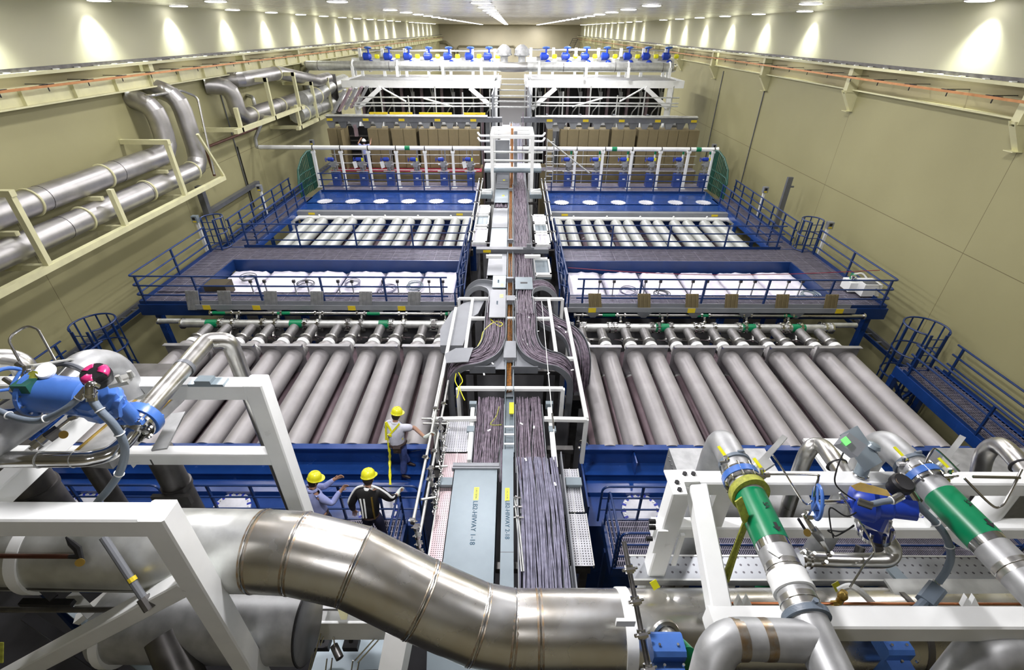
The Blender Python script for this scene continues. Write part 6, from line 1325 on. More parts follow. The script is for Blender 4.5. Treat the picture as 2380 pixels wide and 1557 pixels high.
# second group farther along the left wall
xw = -14.3; y0 = XP(548, 240, xw).y; z1 = XP(630, 250, xw-0.1).z; y1 = XP(700, 232, xw).y; zt = XP(512, 200, xw).z
zt2 = XP(545, 250, xw).z
pipe_on_wall('wall_pipe', 'segmented steel pipe on left wall dropping in an S bend then running away', [V((xw, y1+4.0, z1)), V((xw, y0+0.4, z1)), V((xw, y0, z1+0.3)), V((xw, y0-0.1, zt-0.1)), V((XL+0.02, y0-0.6, zt))], 0.40, [((xw,y0,z1), (xw,y1,z1), 0.15), ((xw,y0,z1), (xw,y1,z1), 0.6)], 0.9)
ya_ = XP(560, 190, xw).y; zu = XP(600, 178, xw).z
pipe_on_wall('wall_pipe', 'steel pipe high on the left wall bending toward the far header', [V((XL+0.02, ya_-0.2, zu)), V((xw, ya_, zu)), V((xw, ya_+5.0, zu)), V((xw+0.6, ya_+9.5, zu-0.8)), V((xw+0.6, ya_+12, zu-0.8))], 0.36, [((xw,ya_,zu), (xw,ya_+5,zu), 0.9)], 0.8)
a = V((xw+0.6, ya_+12, zu-0.8)); 
pipe_on_wall('wall_pipe', 'dark duct dropping between the far left wall pipes', [a+V((0,0.5,0.2)), a+V((0,0.5,-3.2))], 0.42, [], m=DSTEEL)
a, b = XP(740, 222, -13.7), XP(790, 190, -13.7)
pipe_on_wall('wall_pipe', 'pale galvanised pipe jogging toward the far frame on left wall', [XP(700, 232, -13.9), XP(738, 222, -13.8), XP(758, 205, -13.8), XP(800, 188, -13.8)], 0.5, [(XP(700,232,-13.9), XP(738,222,-13.8), 0.9)], 0.5, GALV)
pipe_on_wall('wall_pipe', 'lower galvanised pipe behind the far cream rack', [XP(690, 268, -13.9), XP(800, 228, -13.9)], 0.5, [(XP(690,268,-13.9), XP(800,228,-13.9), 0.1)], 0.5, GALV)
for k, (pts, lab) in enumerate(((((545,297),(705,248)), 'middle'), (((690,292),(778,258)), 'farthest'))):
    a, b = XP(*pts[0], -13.4), XP(*pts[1], -13.4); z = (a.z+b.z)/2
    t = thing('pipe_rack', 'cream steel pipe rack on the left wall, %s of three' % lab, 'rack', (a.x, a.y, z))
    MB().box(a.x-0.1, a.x+0.1, a.y, b.y, z-0.2, z).build('long_beam', CREAM, t, smooth=False)
    n = 3
    for j in range(n):
        y = a.y+(b.y-a.y)*(j+0.15)/(n-0.7)
        MB().box(a.x-0.09, a.x+0.09, y-0.08, y+0.08, z, z+(1.9 if j != 0 else 0.9)+k*0.3).build('upright', CREAM, t, smooth=False)
        MB().box(XL, a.x+0.1, y-0.08, y+0.08, z-0.2, z).build('arm', CREAM, t, smooth=False)
        if j: MB().box(XL, a.x+0.1, y-0.08, y+0.08, z+1.7+k*0.3, z+1.9+k*0.3).build('top_arm', CREAM, t, smooth=False)
# leaning panels left of the far frame
for k in range(5):
    a = YP(775+k*14, 262-k*4, 34.2+k*0.8); b = YP(802+k*13, 208-k*2, 34.2+k*0.8)
    one('leaning_panel', MB().beam(a, b, 0.5, 0.12), TUBEL if k % 2 else MGRAY, 'tall grey brown panel leaning beside the far left frame, %s from the left' % ordw(k), 'panel', 'leaning panels at far left', smooth=False)
# green mesh ladder screens at the outer rear corners
for s, side in ((1, 'right'), (-1, 'left')):
    uo = (lambda u: u) if s > 0 else (lambda u: 2384-u)
    y = 28.8; a, b, c = YP(uo(1665), 345, y), YP(uo(1680), 365, y-0.8), YP(uo(1690), 418, y-1.6)
    t = thing('green_screen', 'dark green mesh ladder screen at the rear %s corner of the far deck' % side, 'screen', c)
    cage_pts = [YP(uo(1663), 350, y+1), YP(uo(1672), 352, y+0.4), YP(uo(1684), 368, y-0.3), YP(uo(1692), 395, y-1.2), YP(uo(1690), 430, y-1.6)]
    for q in range(len(cage_pts)-1):
        p0, p1 = cage_pts[q], cage_pts[q+1]; n_ = 4
        for j in range(n_):
            p = p0.lerp(p1, j/n_); MB().beam((p.x, p.y, zQ), p, 0.05).build('bar', DGREEN, t, smooth=False)
    MB().tube(cage_pts, 0.05, 6).build('hoop', DGREEN, t)
    for hh in (0.4, 0.8, 1.2): MB().tube([V((p.x, p.y, min(p.z, zQ+hh))) for p in cage_pts], 0.04, 6).build('hoop', DGREEN, t)

# ------------------------------------------------------------------ foreground rack, left
def sbeam(t, nm, a, b, w=0.16, h=0.20, m=WHITE): return MB().beam(a, b, w, h, 0.014).build(nm, m, t, ang=30)
dF = 3.1
# frame A (farther), in the plane y=yA
pa = D(620, 903, dF+0.1); yA_ = pa.y; zA_ = pa.z
xl = -9.5; xr = YP(602, 905, yA_).x; zm = YP(400, 1058, yA_).z
t = thing('pipe_support_frame', 'white square tube frame behind the large header pipe at left', 'steel frame', (xr, yA_, zm))
sbeam(t, 'top_beam', (xl, yA_, zA_), (xr+0.08, yA_, zA_)); sbeam(t, 'middle_beam', (xl, yA_, zm), (xr, yA_, zm), 0.16, 0.17)
MB().beam((xr, yA_, zA_+0.106), (xr, yA_, zA_-3.3), 0.20, 0.20, 0.014).build('post', WHITE, t, ang=30)
MB().prism([YP(300,1075,yA_-0.09), YP(322,1075,yA_-0.09), YP(310,1088,yA_-0.09)], (0,0.1,0)).build('bracket_tab', WHITE, t, smooth=False)
# frame B (nearer)
pb = D(380, 1207, dF+0.1); yB_ = pb.y; zB_ = pb.z; xr2 = YP(375, 1215, yB_).x
nb = YP(465, 1352, yB_)
t = thing('pipe_support_frame', 'nearest white square tube frame with diagonal brace at the lower left', 'steel frame', (xr2, yB_, zB_))
sbeam(t, 'top_beam', (-8, yB_, zB_), (xr2+0.08, yB_, zB_), 0.18, 0.20)
MB().beam((xr2+0.03, yB_, zB_+0.106), (xr2+0.03, yB_, zB_-3.2), 0.20, 0.20, 0.014).build('post', WHITE, t, ang=30)
e = YP(-45, 1608, yB_)
MB().beam((xr2-0.05, yB_, nb.z+0.02), e, 0.17, 0.17, 0.012).build('diagonal_brace', WHITE, t, ang=30)
# beams along the hall joining the two frames
t = thing('rack_side_beam', 'white square tube joining the left frames, under the blue actuator', 'beam', D(215,947,3.3))
MB().beam(D(228, 938, 3.3), D(-205, 1330, 3.3), 0.17, 0.19, 0.012).build('tube', WHITE, t, ang=30)
# large header pipe
t = thing('large_header_pipe', 'very wide steel header pipe crossing the foreground with mitred elbow segments', 'pipe', F(1000,1380,4.7))
LP = [F(-260,1268,4.66), F(606,1279,4.66), F(695,1284,4.67), F(825,1315,4.70), F(978,1391,4.76), F(1110,1449,4.80), F(1191,1465,4.82), F(1253,1465,4.82)]
R0 = 0.375
RP = [F(1253,1465,4.82), F(1253+1400,1462,4.82)]
def seg(a, b, pa_, pb_, r, nm, m):
    """one straight length whose ends lie in the mitre planes with its neighbours"""
    mb = MB(); d = (b-a).normalized(); A, B = frame_of(d); n = 40; vs = []
    for c, o in ((a, pa_), (b, pb_)):
        bis = d if o is None else ((d+o).normalized())
        for k in range(n):
            w_ = 2*PI*k/n; e_ = A*math.cos(w_)*r+B*math.sin(w_)*r; vs.append(c+e_-d*(e_.dot(bis)/d.dot(bis)))
    mb.add(vs, [(k, (k+1)%n, n+(k+1)%n, n+k) for k in range(n)]); return mb.build(nm, m, t)
pts = LP+[RP[1]]; dirs = [(pts[i+1]-pts[i]).normalized() for i in range(len(pts)-1)]
for i in range(len(pts)-1):
    seg(pts[i], pts[i+1], dirs[i-1] if i else None, dirs[i+1] if i < len(dirs)-1 else None, R0, 'straight_pipe' if i in (0, 7) else 'elbow_segment', GALV if i == 0 else ESTEEL)
for i in range(1, len(pts)-1):
    bis = (dirs[i-1]+dirs[i]).normalized(); MB().torus(pts[i], bis, R0*1.0, 0.009, 48, 6).build('weld_seam', SHINY, t)
    A, B = frame_of(bis)
    for q in (-1, 1): MB().torus(pts[i]+(dirs[i] if q > 0 else -dirs[i-1])*0.022, bis, R0-0.013, 0.0165, 48, 6).build('heat_tint_band', BROWN, t)
for x0 in (108, 1450):
    c = F(x0+8, 1277, 4.66) if x0 < 500 else F(x0, 1465, 4.82)
    MB().lathe(c-V((0.055,0,0)), (1,0,0), [(R0+0.001,0),(R0+0.014,0.002),(R0+0.014,0.108),(R0+0.001,0.11)], 44).build('white_strap', WHITE, t)
c = F(1452, 1440, 4.35); MB().box(c.x-0.08, c.x+0.09, c.y-0.03, c.y+0.0, c.z-0.06, c.z+0.03).build('strap_lug', WHITE, t, smooth=False)
MB().beam(F(1090, 1500, 4.45), F(1185, 1548, 4.5), 0.05, 0.002, up=V((0,-0.6,0.8))).build('paper_tag', WHITE, t, smooth=False)
# second lower pipe with end cap
t = thing('capped_pipe', 'wide dull steel pipe with blanked end below the header at lower left', 'pipe', F(500,1450,5.3))
a, b = F(150,1447,5.35), F(718,1452,5.35); Rc = 0.385
a = F(262,1447,5.35); MB().cyl(a, b, Rc, 40).build('pipe', MGRAY, t)
MB().lathe(b, (1,0,0), [(Rc+0.012,-0.02),(Rc+0.012,0.0),(Rc-0.02,0.012)], 40).build('blank_end', DSTEEL, t)
MB().torus(b-V((0.01,0,0)), (1,0,0), Rc+0.004, 0.014, 40, 6).build('weld_bead', BLACKM, t)
c = F(285, 1455, 5.35); MB().lathe(c-V((0.05,0,0)), (1,0,0), [(Rc+0.001,0),(Rc+0.014,0.002),(Rc+0.014,0.098),(Rc+0.001,0.10)], 40).build('white_strap', WHITE, t)
a = F(395, 1500, 5.05); b2 = F(455, 1640, 4.9); MB().tube([a+(a-b2).normalized()*0.12, a, b2+(b2-a)], 0.19, 28).build('branch_elbow', DSTEEL, t)
MB().torus(a+V((0.0,0.12,0.0)), (0.3,-0.6,-0.6), 0.20, 0.014, 28, 6).build('weld_bead', BLACKM, t)
# vertical pipes going down behind the frame
for u0, v0, u1, v1, r, dep, lab, m in ((368,1046,432,1178,0.150,5.65,'thick dull vertical pipe with clamp behind the left frame', DSTEEL), (196,1052,290,1180,0.10,5.65,'thinner dull vertical pipe behind the hanging conduit', DSTEEL), (20,1052,120,1190,0.22,5.6,'thick dull vertical pipe at far left behind the header', DSTEEL)):
    p = F(u0, v0, dep); t = thing('vertical_pipe', lab, 'pipe', p)
    MB().cyl(p, V((p.x, p.y, p.z-2.2)), r, 20).build('pipe', m, t)
    if r > 0.1: MB().lathe(V((p.x, p.y, p.z-0.62)), (0,0,1), [(r+0.002,0),(r+0.02,0.0),(r+0.02,0.06),(r+0.002,0.06)], 20).box(p.x-r-0.05, p.x+r+0.1, p.y-r-0.05, p.y-r, p.z-0.72, p.z-0.58).build('clamp', DSTEEL, t)
# stainless pipe A: from left edge, bend up-right to the butterfly valve, then away and over
dA = 2.95
t = thing('bent_steel_pipe', 'shiny bent stainless pipe from the left edge up to the valve flange', 'pipe', F(200,1065,3.9))
p0, p1, p2, p3 = F(-180,1068,3.85), F(175,1067,3.95), F(262,1050,4.05), F(318,988,4.22)
pp = smooth_path([p0, F(0,1068,3.9), p1, F(225,1062,4.0), p2, F(294,1022,4.13), p3], 6); MB().tube(pp, 0.066, 24).build('pipe', SHINY, t)
for f in (p1, F(95,1068,3.92)): MB().torus(f, (1,0,0), 0.066, 0.005, 22, 5).build('weld_seam', GALV, t)
MB().lathe(F(312,992,4.20), (p3-p2), [(0.066,-0.04),(0.135,0.0),(0.135,0.03)], 26).build('flange', SHINY, t)
t = thing('overhead_loop_pipe', 'steel pipe crossing above the left frame then bending straight down behind it', 'pipe', F(400,890,4.5))
q0 = F(328,968,4.28); ax = V((0.0,1,0.02)); q1 = D(432, 850, 2.88); q1.z = q0.z+0.03
dir_ = (q1-q0).normalized(); q2 = F(480, 800, 5.3); dn = F(600, 1150, 5.4)
y2_ = q1.y+0.45; qa = V((q1.x+0.02, q1.y+0.30, q1.z+0.02)); qb = V((q1.x+0.16, q1.y+0.52, q1.z+0.0))
MB().tube(fillet([q0, V((q1.x, q1.y+0.42, q1.z+0.03)), V((q1.x+0.17, q1.y+0.52, q1.z-0.02)), V((q1.x+0.19, q1.y+0.54, q1.z-3.0))], [0.10,0.12], 8), 0.088, 26).build('pipe', STEEL, t)
for f in (0.05, 0.96): c = q0.lerp(q1, f); MB().lathe(c-dir_*0.02, dir_, [(0.088,0),(0.098,0.0),(0.098,0.045),(0.088,0.045)], 26).build('clamp_ring', GALV if f < 0.5 else TRAYD, t)
c = q1.copy(); MB().box(c.x-0.02, c.x+0.34, yA_-0.1, yA_+0.02, zA_+0.10, zA_+0.13).box(c.x+0.06, c.x+0.22, yA_-0.1, yA_, zA_+0.13, zA_+0.17).build('clamp_foot', COVER, t, smooth=False)
# grey matte pipes at far left with U-bend
t = thing('matte_elbow_pipe', 'thick matte grey pipe with broad elbow behind the blue actuator', 'pipe', F(120,930,4.2))
MB().tube(fillet([F(-150,1100,3.6), F(120,925,4.25), F(205,850,4.6), F(262,852,4.9), F(300,925,5.0)], [0.3,0.25,0.25], 8), 0.165, 28).build('pipe', MGRAY, t)
c, c2 = F(128,918,4.27), F(168,884,4.42); MB().cyl(c, c2, 0.169, 28).build('polished_band', SHINY, t)
MB().torus(F(175,877,4.45), c2-c, 0.172, 0.018, 28, 6).build('clamp_ring', TRAYD, t)
t = thing('dark_elbow_pipe', 'dark polished pipe elbow at the extreme left edge', 'pipe', F(30,850,5))
MB().tube(fillet([F(-60,900,4.6), F(-40,835,5.0), F(50,835,5.2), F(85,930,5.3)], [0.3,0.3], 8), 0.11, 24).build('pipe', STEEL, t)
# dark cover slab and duct behind the frame
a = YP(300, 846, 5.8); z = D(300,846,3.6).z
t = thing('dark_slab', 'dark grey flat cover slab behind the left frame', 'slab', D(360,860,4.2)); p, q = D(268, 882, 4.2), D(405, 845, 4.2)
MB().box(p.x-1.0, D(400,862,4.2).x, p.y, q.y, p.z-0.08, p.z).build('plate', DSTEEL, t, smooth=False)
t = thing('long_metal_box', 'long galvanised metal box below the overhead loop pipe', 'duct', D(300,990,4.1)); a, b = D(395, 912, 4.1), D(215, 1075, 4.1)
MB().beam(a, b, 0.42, 0.16).build('box', MGRAY, t, smooth=False)
for q in (-0.22, 0.22): MB().beam(a+V((q,0,0.09)), b+V((q,0,0.09)), 0.02).build('edge_strip', BRASS, t, smooth=False)
t = thing('grey_angle_plate', 'grey angle plate between left frame beams', 'plate', D(390,985,3.5)); MB().beam(D(415,960,3.6), D(370,1045,3.6), 0.14, 0.02).build('plate', MGRAY, t, smooth=False)
# blue actuator valve
dep = 3.9
t = thing('blue_actuator_valve', 'large light blue pneumatic actuator valve with round black and pink indicator', 'valve', F(200,930,dep))
a, b = F(84,912,3.95), F(205,924,3.95); ax = (b-a).normalized(); L = (b-a).length; r = 0.155
MB().lathe(a, ax, [(0.02,-0.10),(0.09,-0.08),(0.16,-0.015),(0.19,0.0),(0.19,0.035),(r,0.036),(r,L),(r*0.8,L+0.02),(0.02,L+0.02)], 32).build('cylinder', VBLUE, t)
MB().bolts(a+ax*0.03, ax, 0.172, 12, 0.011, 0.03).build('bolts', SHINY, t)
c = F(236, 935, 3.92); n_ = (F(225,870,3.7)-F(232,960,4.0)).normalized(); upv = V((0.05,-0.25,1)).normalized()
MB().lathe(c-upv*0.10, upv, [(0.10,0),(0.15,0.01),(0.155,0.08),(0.165,0.085),(0.165,0.12),(0.15,0.125),(0.15,0.19),(0.10,0.2)], 8).build('gear_housing', VBLUE, t, ang=20)
MB().lathe(c-upv*0.02, upv, [(0.14,0),(0.145,0.11),(0.10,0.12)], 8).build('housing_lid', VBLUE, t, ang=20)
MB().beam(c+V((0.05,-0.02,-0.02)), F(268, 945, 3.95)+V((0.06,0,0)), 0.16, 0.16, 0.04).build('shoulder', VBLUE, t)
s0, s1 = c+V((0.10,0.03,-0.05)), F(312, 975, 4.12); MB().cyl(s0, s1, 0.062, 18).beam(s1-V((0.11,0,0)), s1+V((0.09,0,0.0)), 0.10, 0.05, 0.01).build('neck', VBLUE, t)
dm = F(224, 873, 3.72)
MB().lathe(dm-upv*0.07, upv, [(0.085,0),(0.088,0.04),(0.10,0.045),(0.10,0.07)], 24).build('indicator_base', BLACKM, t)
dome_ = MB().lathe(dm, upv, [(0.095,0),(0.095,0.03),(0.085,0.05),(0.03,0.056)], 24).build('indicator_dome', BLACKM, t)
A_, B_ = frame_of(upv)
for q in (0.2, 2.3, 4.4):
    pr = [(0.035,0.058),(0.060,0.057),(0.082,0.054),(0.0965,0.034),(0.0965,0.008)]; vs = []; fs = []
    for i_ in range(8):
        w_ = q+1.15*i_/7
        for (r_, h_) in pr: vs.append(dm+upv*h_+(A_*math.cos(w_)+B_*math.sin(w_))*r_)
    for i_ in range(7):
        for j_ in range(4): k_ = i_*5+j_; fs.append((k_, k_+1, k_+6, k_+5))
    o = MB().add(vs, fs).build('indicator_panel', MAGENTA, dome_, ang=60); o.modifiers.new('thickness', 'SOLIDIFY').thickness = 0.003
MB().beam(dm+V((0.06,0.03,-0.09)), dm+V((0.20,0.06,-0.07)), 0.12, 0.03).cyl(dm+V((0.16,0,-0.06)), dm+V((0.16,0,0.0)), 0.018, 8).cyl(dm+V((0.21,0.06,-0.06)), dm+V((0.21,0.06,0.0)), 0.018, 8).build('mount_plate', GALV, t)
# handwheel
hc = F(22, 905, 3.85); hw_ = MB().torus(hc, (1,-0.2,0.15), 0.17, 0.016, 30, 8).build('handwheel', VBLUE, t)
for q in (0.5, 2.6, 4.7): A_, B_ = frame_of(V((1,-0.2,0.15))); MB().cyl(hc, hc+(A_*math.cos(q)+B_*math.sin(q))*0.17, 0.013, 8).build('spoke', VBLUE, hw_)
MB().cyl(hc, a, 0.022, 10).cyl(a-ax*0.16, a-ax*0.06, 0.05, 12).build('spindle', SHINY, t)
MB().box(hc.x+0.09, hc.x+0.22, hc.y-0.06, hc.y+0.06, hc.z-0.02, hc.z+0.08).build('green_block', DGREEN, t, smooth=False)
MB().sphere(hc+V((0.20,-0.03,-0.06)), 0.04, 10, 6).build('brass_fitting', BRASS, t)
# butterfly valve body with bolts
vc = F(322, 982, 4.2); vx = (q1-q0).normalized()
g = thing('butterfly_valve', 'light blue butterfly valve disc body bolted between two flanges', 'valve', vc)
MB().lathe(vc, vx, [(0.10,0),(0.165,0.0),(0.17,0.02),(0.17,0.08),(0.155,0.085),(0.10,0.085)], 32).build('ring_body', VBLUE, g)
MB().lathe(vc-vx*0.04, vx, [(0.06,0),(0.15,0.0),(0.15,0.03),(0.06,0.03)], 32).build('front_flange', SHINY, g)
MB().bolts(vc+vx*0.0, vx, 0.135, 8, 0.013, 0.09, True).bolts(vc-vx*0.07, vx, 0.135, 8, 0.022, 0.02).build('bolts', SHINY, g)
for q in range(6): A_, B_ = frame_of(vx); e = A_*math.cos(q)+B_*math.sin(q); MB().beam(vc+vx*0.085+e*0.11, vc+vx*0.085+e*0.165, 0.02, 0.02).build('rib', VBLUE, g, smooth=False)
# flexible conduits
def conduit(lab, pts, r=0.027, ties=(0.2, 0.5, 0.8), m=CONDUIT, dup_=6):
    pp = smooth_path(pts, dup_); t = thing('flexible_conduit', lab, 'conduit', pts[0]); MB().tube(pp, r, 12).build('hose', m, t)
    for e, q in ((0, 1), (-1, -2)): MB().cyl(pp[e], pp[e]+(pp[q]-pp[e]).normalized()*0.09, r+0.008, 10).build('end_fitting', SHINY, t)
    for f in ties: i = int(f*(len(pp)-1)); MB().torus(pp[i], pp[min(i+1,len(pp)-1)]-pp[i-1], r+0.004, 0.005, 12, 5).build('cable_tie', WHITE, t)
    return t
conduit('grey flexible conduit looping down left from the blue actuator', [F(204,902,3.70), F(190,918,3.68), F(160,945,3.65), F(125,965,3.65), F(85,978,3.65), F(40,972,3.66), F(2,957,3.68), F(-30,945,3.7)], 0.024)
conduit('grey flexible conduit hanging from the blue actuator down to the header pipe', [F(212,905,3.66), F(216,930,3.66), F(236,958,3.68), F(262,985,3.72), F(284,1020,3.78), F(290,1055,3.85), F(277,1100,3.95), F(250,1140,4.05), F(225,1170,4.15), F(217,1205,4.2)], 0.030, (0.22,0.42,0.68))
t = thing('conduit_elbow', 'shiny cast conduit elbow beside the black and pink indicator', 'fitting', F(212,905,3.6)); MB().tube(fillet([F(224,900,3.66), F(210,893,3.62), F(210,922,3.64)], 0.06), 0.036, 12).torus(F(210,915,3.64), (0,0.3,1), 0.038, 0.010, 12, 5).build('body', SHINY, t)
# small tube arch and fittings at upper left
t = thing('thin_tube_arch', 'thin bent steel tube arch rising at the upper left', 'tube', F(60,770,4.2)); MB().tube(fillet([F(48,845,4.2), F(16,785,4.3), F(62,756,4.4), F(88,765,4.4), F(128,838,4.3)], 0.12), 0.011, 8).build('tube', SHINY, t)
t = thing('sample_valve', 'small valve cluster with round yellow tag left of the blue actuator', 'valve', F(75,865,4.0))
MB().cyl(F(40,845,4.0), F(95,882,4.0), 0.024, 8).cyl(F(60,850,3.95), F(60,880,3.95), 0.03, 8).sphere(F(70,868,3.95), 0.04).cyl(F(10,880,3.95), F(40,900,3.95), 0.02, 8).cyl(F(85,905,3.9), F(72,890,3.9), 0.03, 8).build('fittings', SHINY, t)
MB().lathe(F(108,863,3.9), (0.2,-0.5,0.8), [(0.068,0),(0.068,0.02),(0.06,0.03)], 20).build('gauge_face', WHITE, t)
MB().lathe(F(77,873,3.85), (0.1,-0.7,0.6), [(0.042,0),(0.042,0.004)], 8).build('yellow_tag', STRAP, t)
t = thing('lever_bar', 'flat steel lever bar above the actuator', 'lever', F(130,840,4.2)); MB().beam(F(70,850,4.05), F(185,832,4.5), 0.05, 0.012).build('bar', GALV, t, smooth=False)
# small valve with yellow disc below actuator
t = thing('small_ball_valve', 'small steel ball valve with round yellow tag on a thin pipe below the actuator', 'valve', F(120,1010,3.95))
MB().tube(fillet([F(70,1045,3.85), F(100,1022,3.9), F(175,965,4.0), F(235,967,4.05)], 0.03), 0.016, 8).build('pipe', STEEL, t)
MB().cyl(F(88,1030,3.88), F(108,1014,3.9), 0.036, 8).cyl(F(78,1038,3.86), F(92,1028,3.88), 0.045, 8).build('hex_nut', SHINY, t); MB().cyl(F(160,972,3.98), F(178,966,4.0), 0.026, 8).build('hex_nut', SHINY, t)
MB().beam(F(110,1018,3.9), F(138,998,3.95), 0.075, 0.075, 0.01).build('valve_body', DSTEEL, t, smooth=False)
MB().lathe(F(148,1010,3.85), (0.3,-0.7,0.5), [(0.032,0),(0.032,0.004)], 16).build('yellow_tag', BRASS, t)
# clutter at the lower left in the dark
for lab, u0, v0, u1, v1, r, dep, m in (('brown copper line with small relief valve at lower left', -20,1292,172,1293,0.020,4.2, mat('brown_copper', (0.10,0.035,0.02), 0.6, 0.4)), ('dark thin pipe crossing below the lower left beam', -20,1417,290,1417,0.026,4.7,DSTEEL),
        ('grey drop conduit with yellow ring behind the lower left brace', 240,1248,332,1388,0.032,4.2,TRAYD)):
    t = thing('small_pipe', lab, 'pipe', F(u0,v0,dep)); MB().cyl(F(u0,v0,dep), F(u1,v1,dep), r, 10).build('pipe', m, t)
    if 'ring' in lab: c = F(304,1342,dep); d_ = (F(u1,v1,dep)-F(u0,v0,dep)).normalized(); MB().cyl(c, c+d_*0.04, r+0.003, 10).build('yellow_ring', YTAG, t); MB().cyl(F(u1,v1,dep), F(u1,v1,dep)+d_*0.12, 0.05, 10).build('end_fitting', DSTEEL, t)
    if 'relief' in lab: MB().tube([F(160,1293,dep), F(185,1293,dep), F(180,1275,dep), F(165,1262,dep), F(153,1248,dep)], [0.02,0.026,0.03,0.026,0.006], 8).build('valve', BLACKM, t); MB().lathe(F(186,1307,dep-0.05), (0.4,-0.8,0.4), [(0.036,0),(0.036,0.004)], 16).build('tag', BRASS, t)
t = thing('strut_channel', 'dark steel strut channel lying behind the lower left brace', 'channel', F(200,1360,4.3)); MB().beam(F(-60,1357,4.4), F(372,1361,4.4), 0.07, 0.07).build('channel', DSTEEL, t, smooth=False)
t = thing('strut_channel', 'short lower dark strut channel at lower left', 'channel', F(100,1400,4.6)); MB().beam(F(50,1400,4.6), F(170,1402,4.6), 0.06, 0.05).build('channel', BLACKM, t, smooth=False)
for lab, u0, v0, u1, v1, w_, dep, m in (('dark sloping channel at lower left, upper', 20,1290,125,1390,0.07,4.5,BLACKM), ('dark sloping channel at lower left, lower', 60,1430,310,1600,0.10,5.2,BLACKM), ('pale sloping channel behind the brace', 165,1380,215,1430,0.09,4.8,GALV), ('pale slotted rack arm below the strap at lower left', 180,1440,270,1368,0.12,5.9,WHITE), ('pale lower strap arm running to the bottom edge', 150,1400,420,1620,0.12,6.0,COVER)):
    t = thing('slope_channel', lab, 'channel', F(u0,v0,dep)); MB().beam(F(u0,v0,dep), F(u1,v1,dep), w_, w_*0.6).build('channel', m, t, smooth=False)
t = thing('yellow_tag', 'small yellow green tag hanging at the left edge near the bottom', 'tag', F(5,1500,4.0)); MB().beam(F(4,1493,4.0), F(3,1540,4.0), 0.03, 0.01).build('tag', STRAP, t, smooth=False)
# machinery below the header between the pipes
p = F(850, 1440, 6.4)
t = thing('white_cross_girder', 'broad white girder below the header pipe near the bottom edge', 'girder', p)
a, b = F(740,1440,6.3), F(925,1440,6.3); MB().beam(a, b, 0.3, 0.42, 0.01).build('web', WHITE, t, smooth=False); MB().beam(F(740,1398,6.1), F(925,1400,6.1), 0.2, 0.05).build('top_flange', MGRAY, t, smooth=False)
MB().beam(F(930,1470,6.0), F(905,1600,6.0), 0.30, 0.2).build('post', WHITE, t, smooth=False); MB().prism([F(780,1400,6.0), F(812,1402,6.0), F(806,1440,6.0), F(792,1440,6.0)], (0,0.05,0)).build('gusset', CREAM, t, smooth=False)
t = thing('instrument_panel', 'white and black instrument panel with thin tubes under the header', 'panel', F(820,1500,6.8))
MB().beam(F(738,1515,6.9), F(905,1512,6.9), 0.5, 0.05).build('tray', COVER, t, smooth=False)
for u in (745, 812): MB().beam(F(u-12,1497,6.6), F(u+22,1497,6.6), 0.14, 0.10).cyl(F(u+4,1480,6.5), F(u+4,1492,6.5), 0.03, 10).build('gauge_block', BLACKM, t, smooth=False)
MB().cyl(F(776,1500,6.3), F(790,1530,6.2), 0.05, 12).build('plunger', DSTEEL, t)
for u0, v0, u1, v1 in ((757,1395,718,1557), (768,1395,722,1557), (752,1480,745,1500), (775,1480,778,1500), (870,1485,825,1535), (880,1487,832,1540), (760,1530,755,1570), (772,1530,767,1570), (820,1535,815,1570), (835,1535,828,1570)):
    MB().cyl(F(u0,v0,6.2), F(u1,v1,6.2), 0.010, 6).build('tube', SHINY, t)
t = thing('lower_grey_panel', 'bluish grey sheet panel under the middle of the header at the bottom edge', 'panel', F(1050,1530,6.3)); MB().beam(F(1060,1495,6.3), F(1060,1640,6.0), 0.75, 0.04, up=V((0,-1,0.3))).build('sheet', COVER, t, smooth=False)
# ------------------------------------------------------------------ foreground rack, right
dG = 3.55; zG = H-dG
fA = D(1590, 1122, dG); yR = fA.y; fB = D(1668, 1448, dG+0.25); yR2 = fB.y
t = thing('rack_frame', 'white bolted square tube frame carrying the green banded pipes at right', 'steel frame', fA)
sbeam(t, 'rear_top_beam', (fA.x-0.05, yR, zG), (9, yR, zG), 0.16, 0.17)
zm = YP(1700, 1226, yR).z; sbeam(t, 'rear_lower_beam', (fA.x-0.2, yR, zm), (9, yR, zm), 0.14, 0.16)
dn = V((fA.x-0.08, yR, zG-2.6)); MB().beam((fA.x-0.03, yR, zG+0.05), dn, 0.18, 0.18, 0.012).build('post', WHITE, t, ang=30)
side_a = V((fA.x+0.10, yR-0.05, zG)); side_b = V((fB.x+0.03, yR2, H-dG-0.25))
MB().beam(side_a, side_b, 0.16, 0.16, 0.012).build('side_beam', WHITE, t, ang=30)
sbeam(t, 'front_beam', (fB.x-0.07, yR2, side_b.z), (8, yR2, side_b.z), 0.17, 0.20)
gp = F(1592,1118,dG); up_ = V((0,0,1))
MB().prism([D(1543,1092,dG-0.1), D(1614,1091,dG-0.1), D(1626,1119,dG-0.1), D(1590,1120,dG-0.1), D(1598,1148,dG-0.1), D(1565,1149,dG-0.1)], (0,0,-0.02)).build('corner_plate', WHITE, t, smooth=False)
mb = MB()
for u, v in ((1591,1102),(1611,1102),(1573,1122),(1579,1139)): c = D(u, v, dG-0.1); mb.cyl(c, c+V((0,0,0.018)), 0.022, 6)
mb.build('bolts', BLACKM, t)
for v in (1212, 1226, 1252): c = YP(1516 if v < 1240 else 1509, v, yR-0.12); MB().cyl(c-V((0.03,0,0)), c+V((0.03,0,0)), 0.025, 6).build('post_bolt', BLACKM, t)
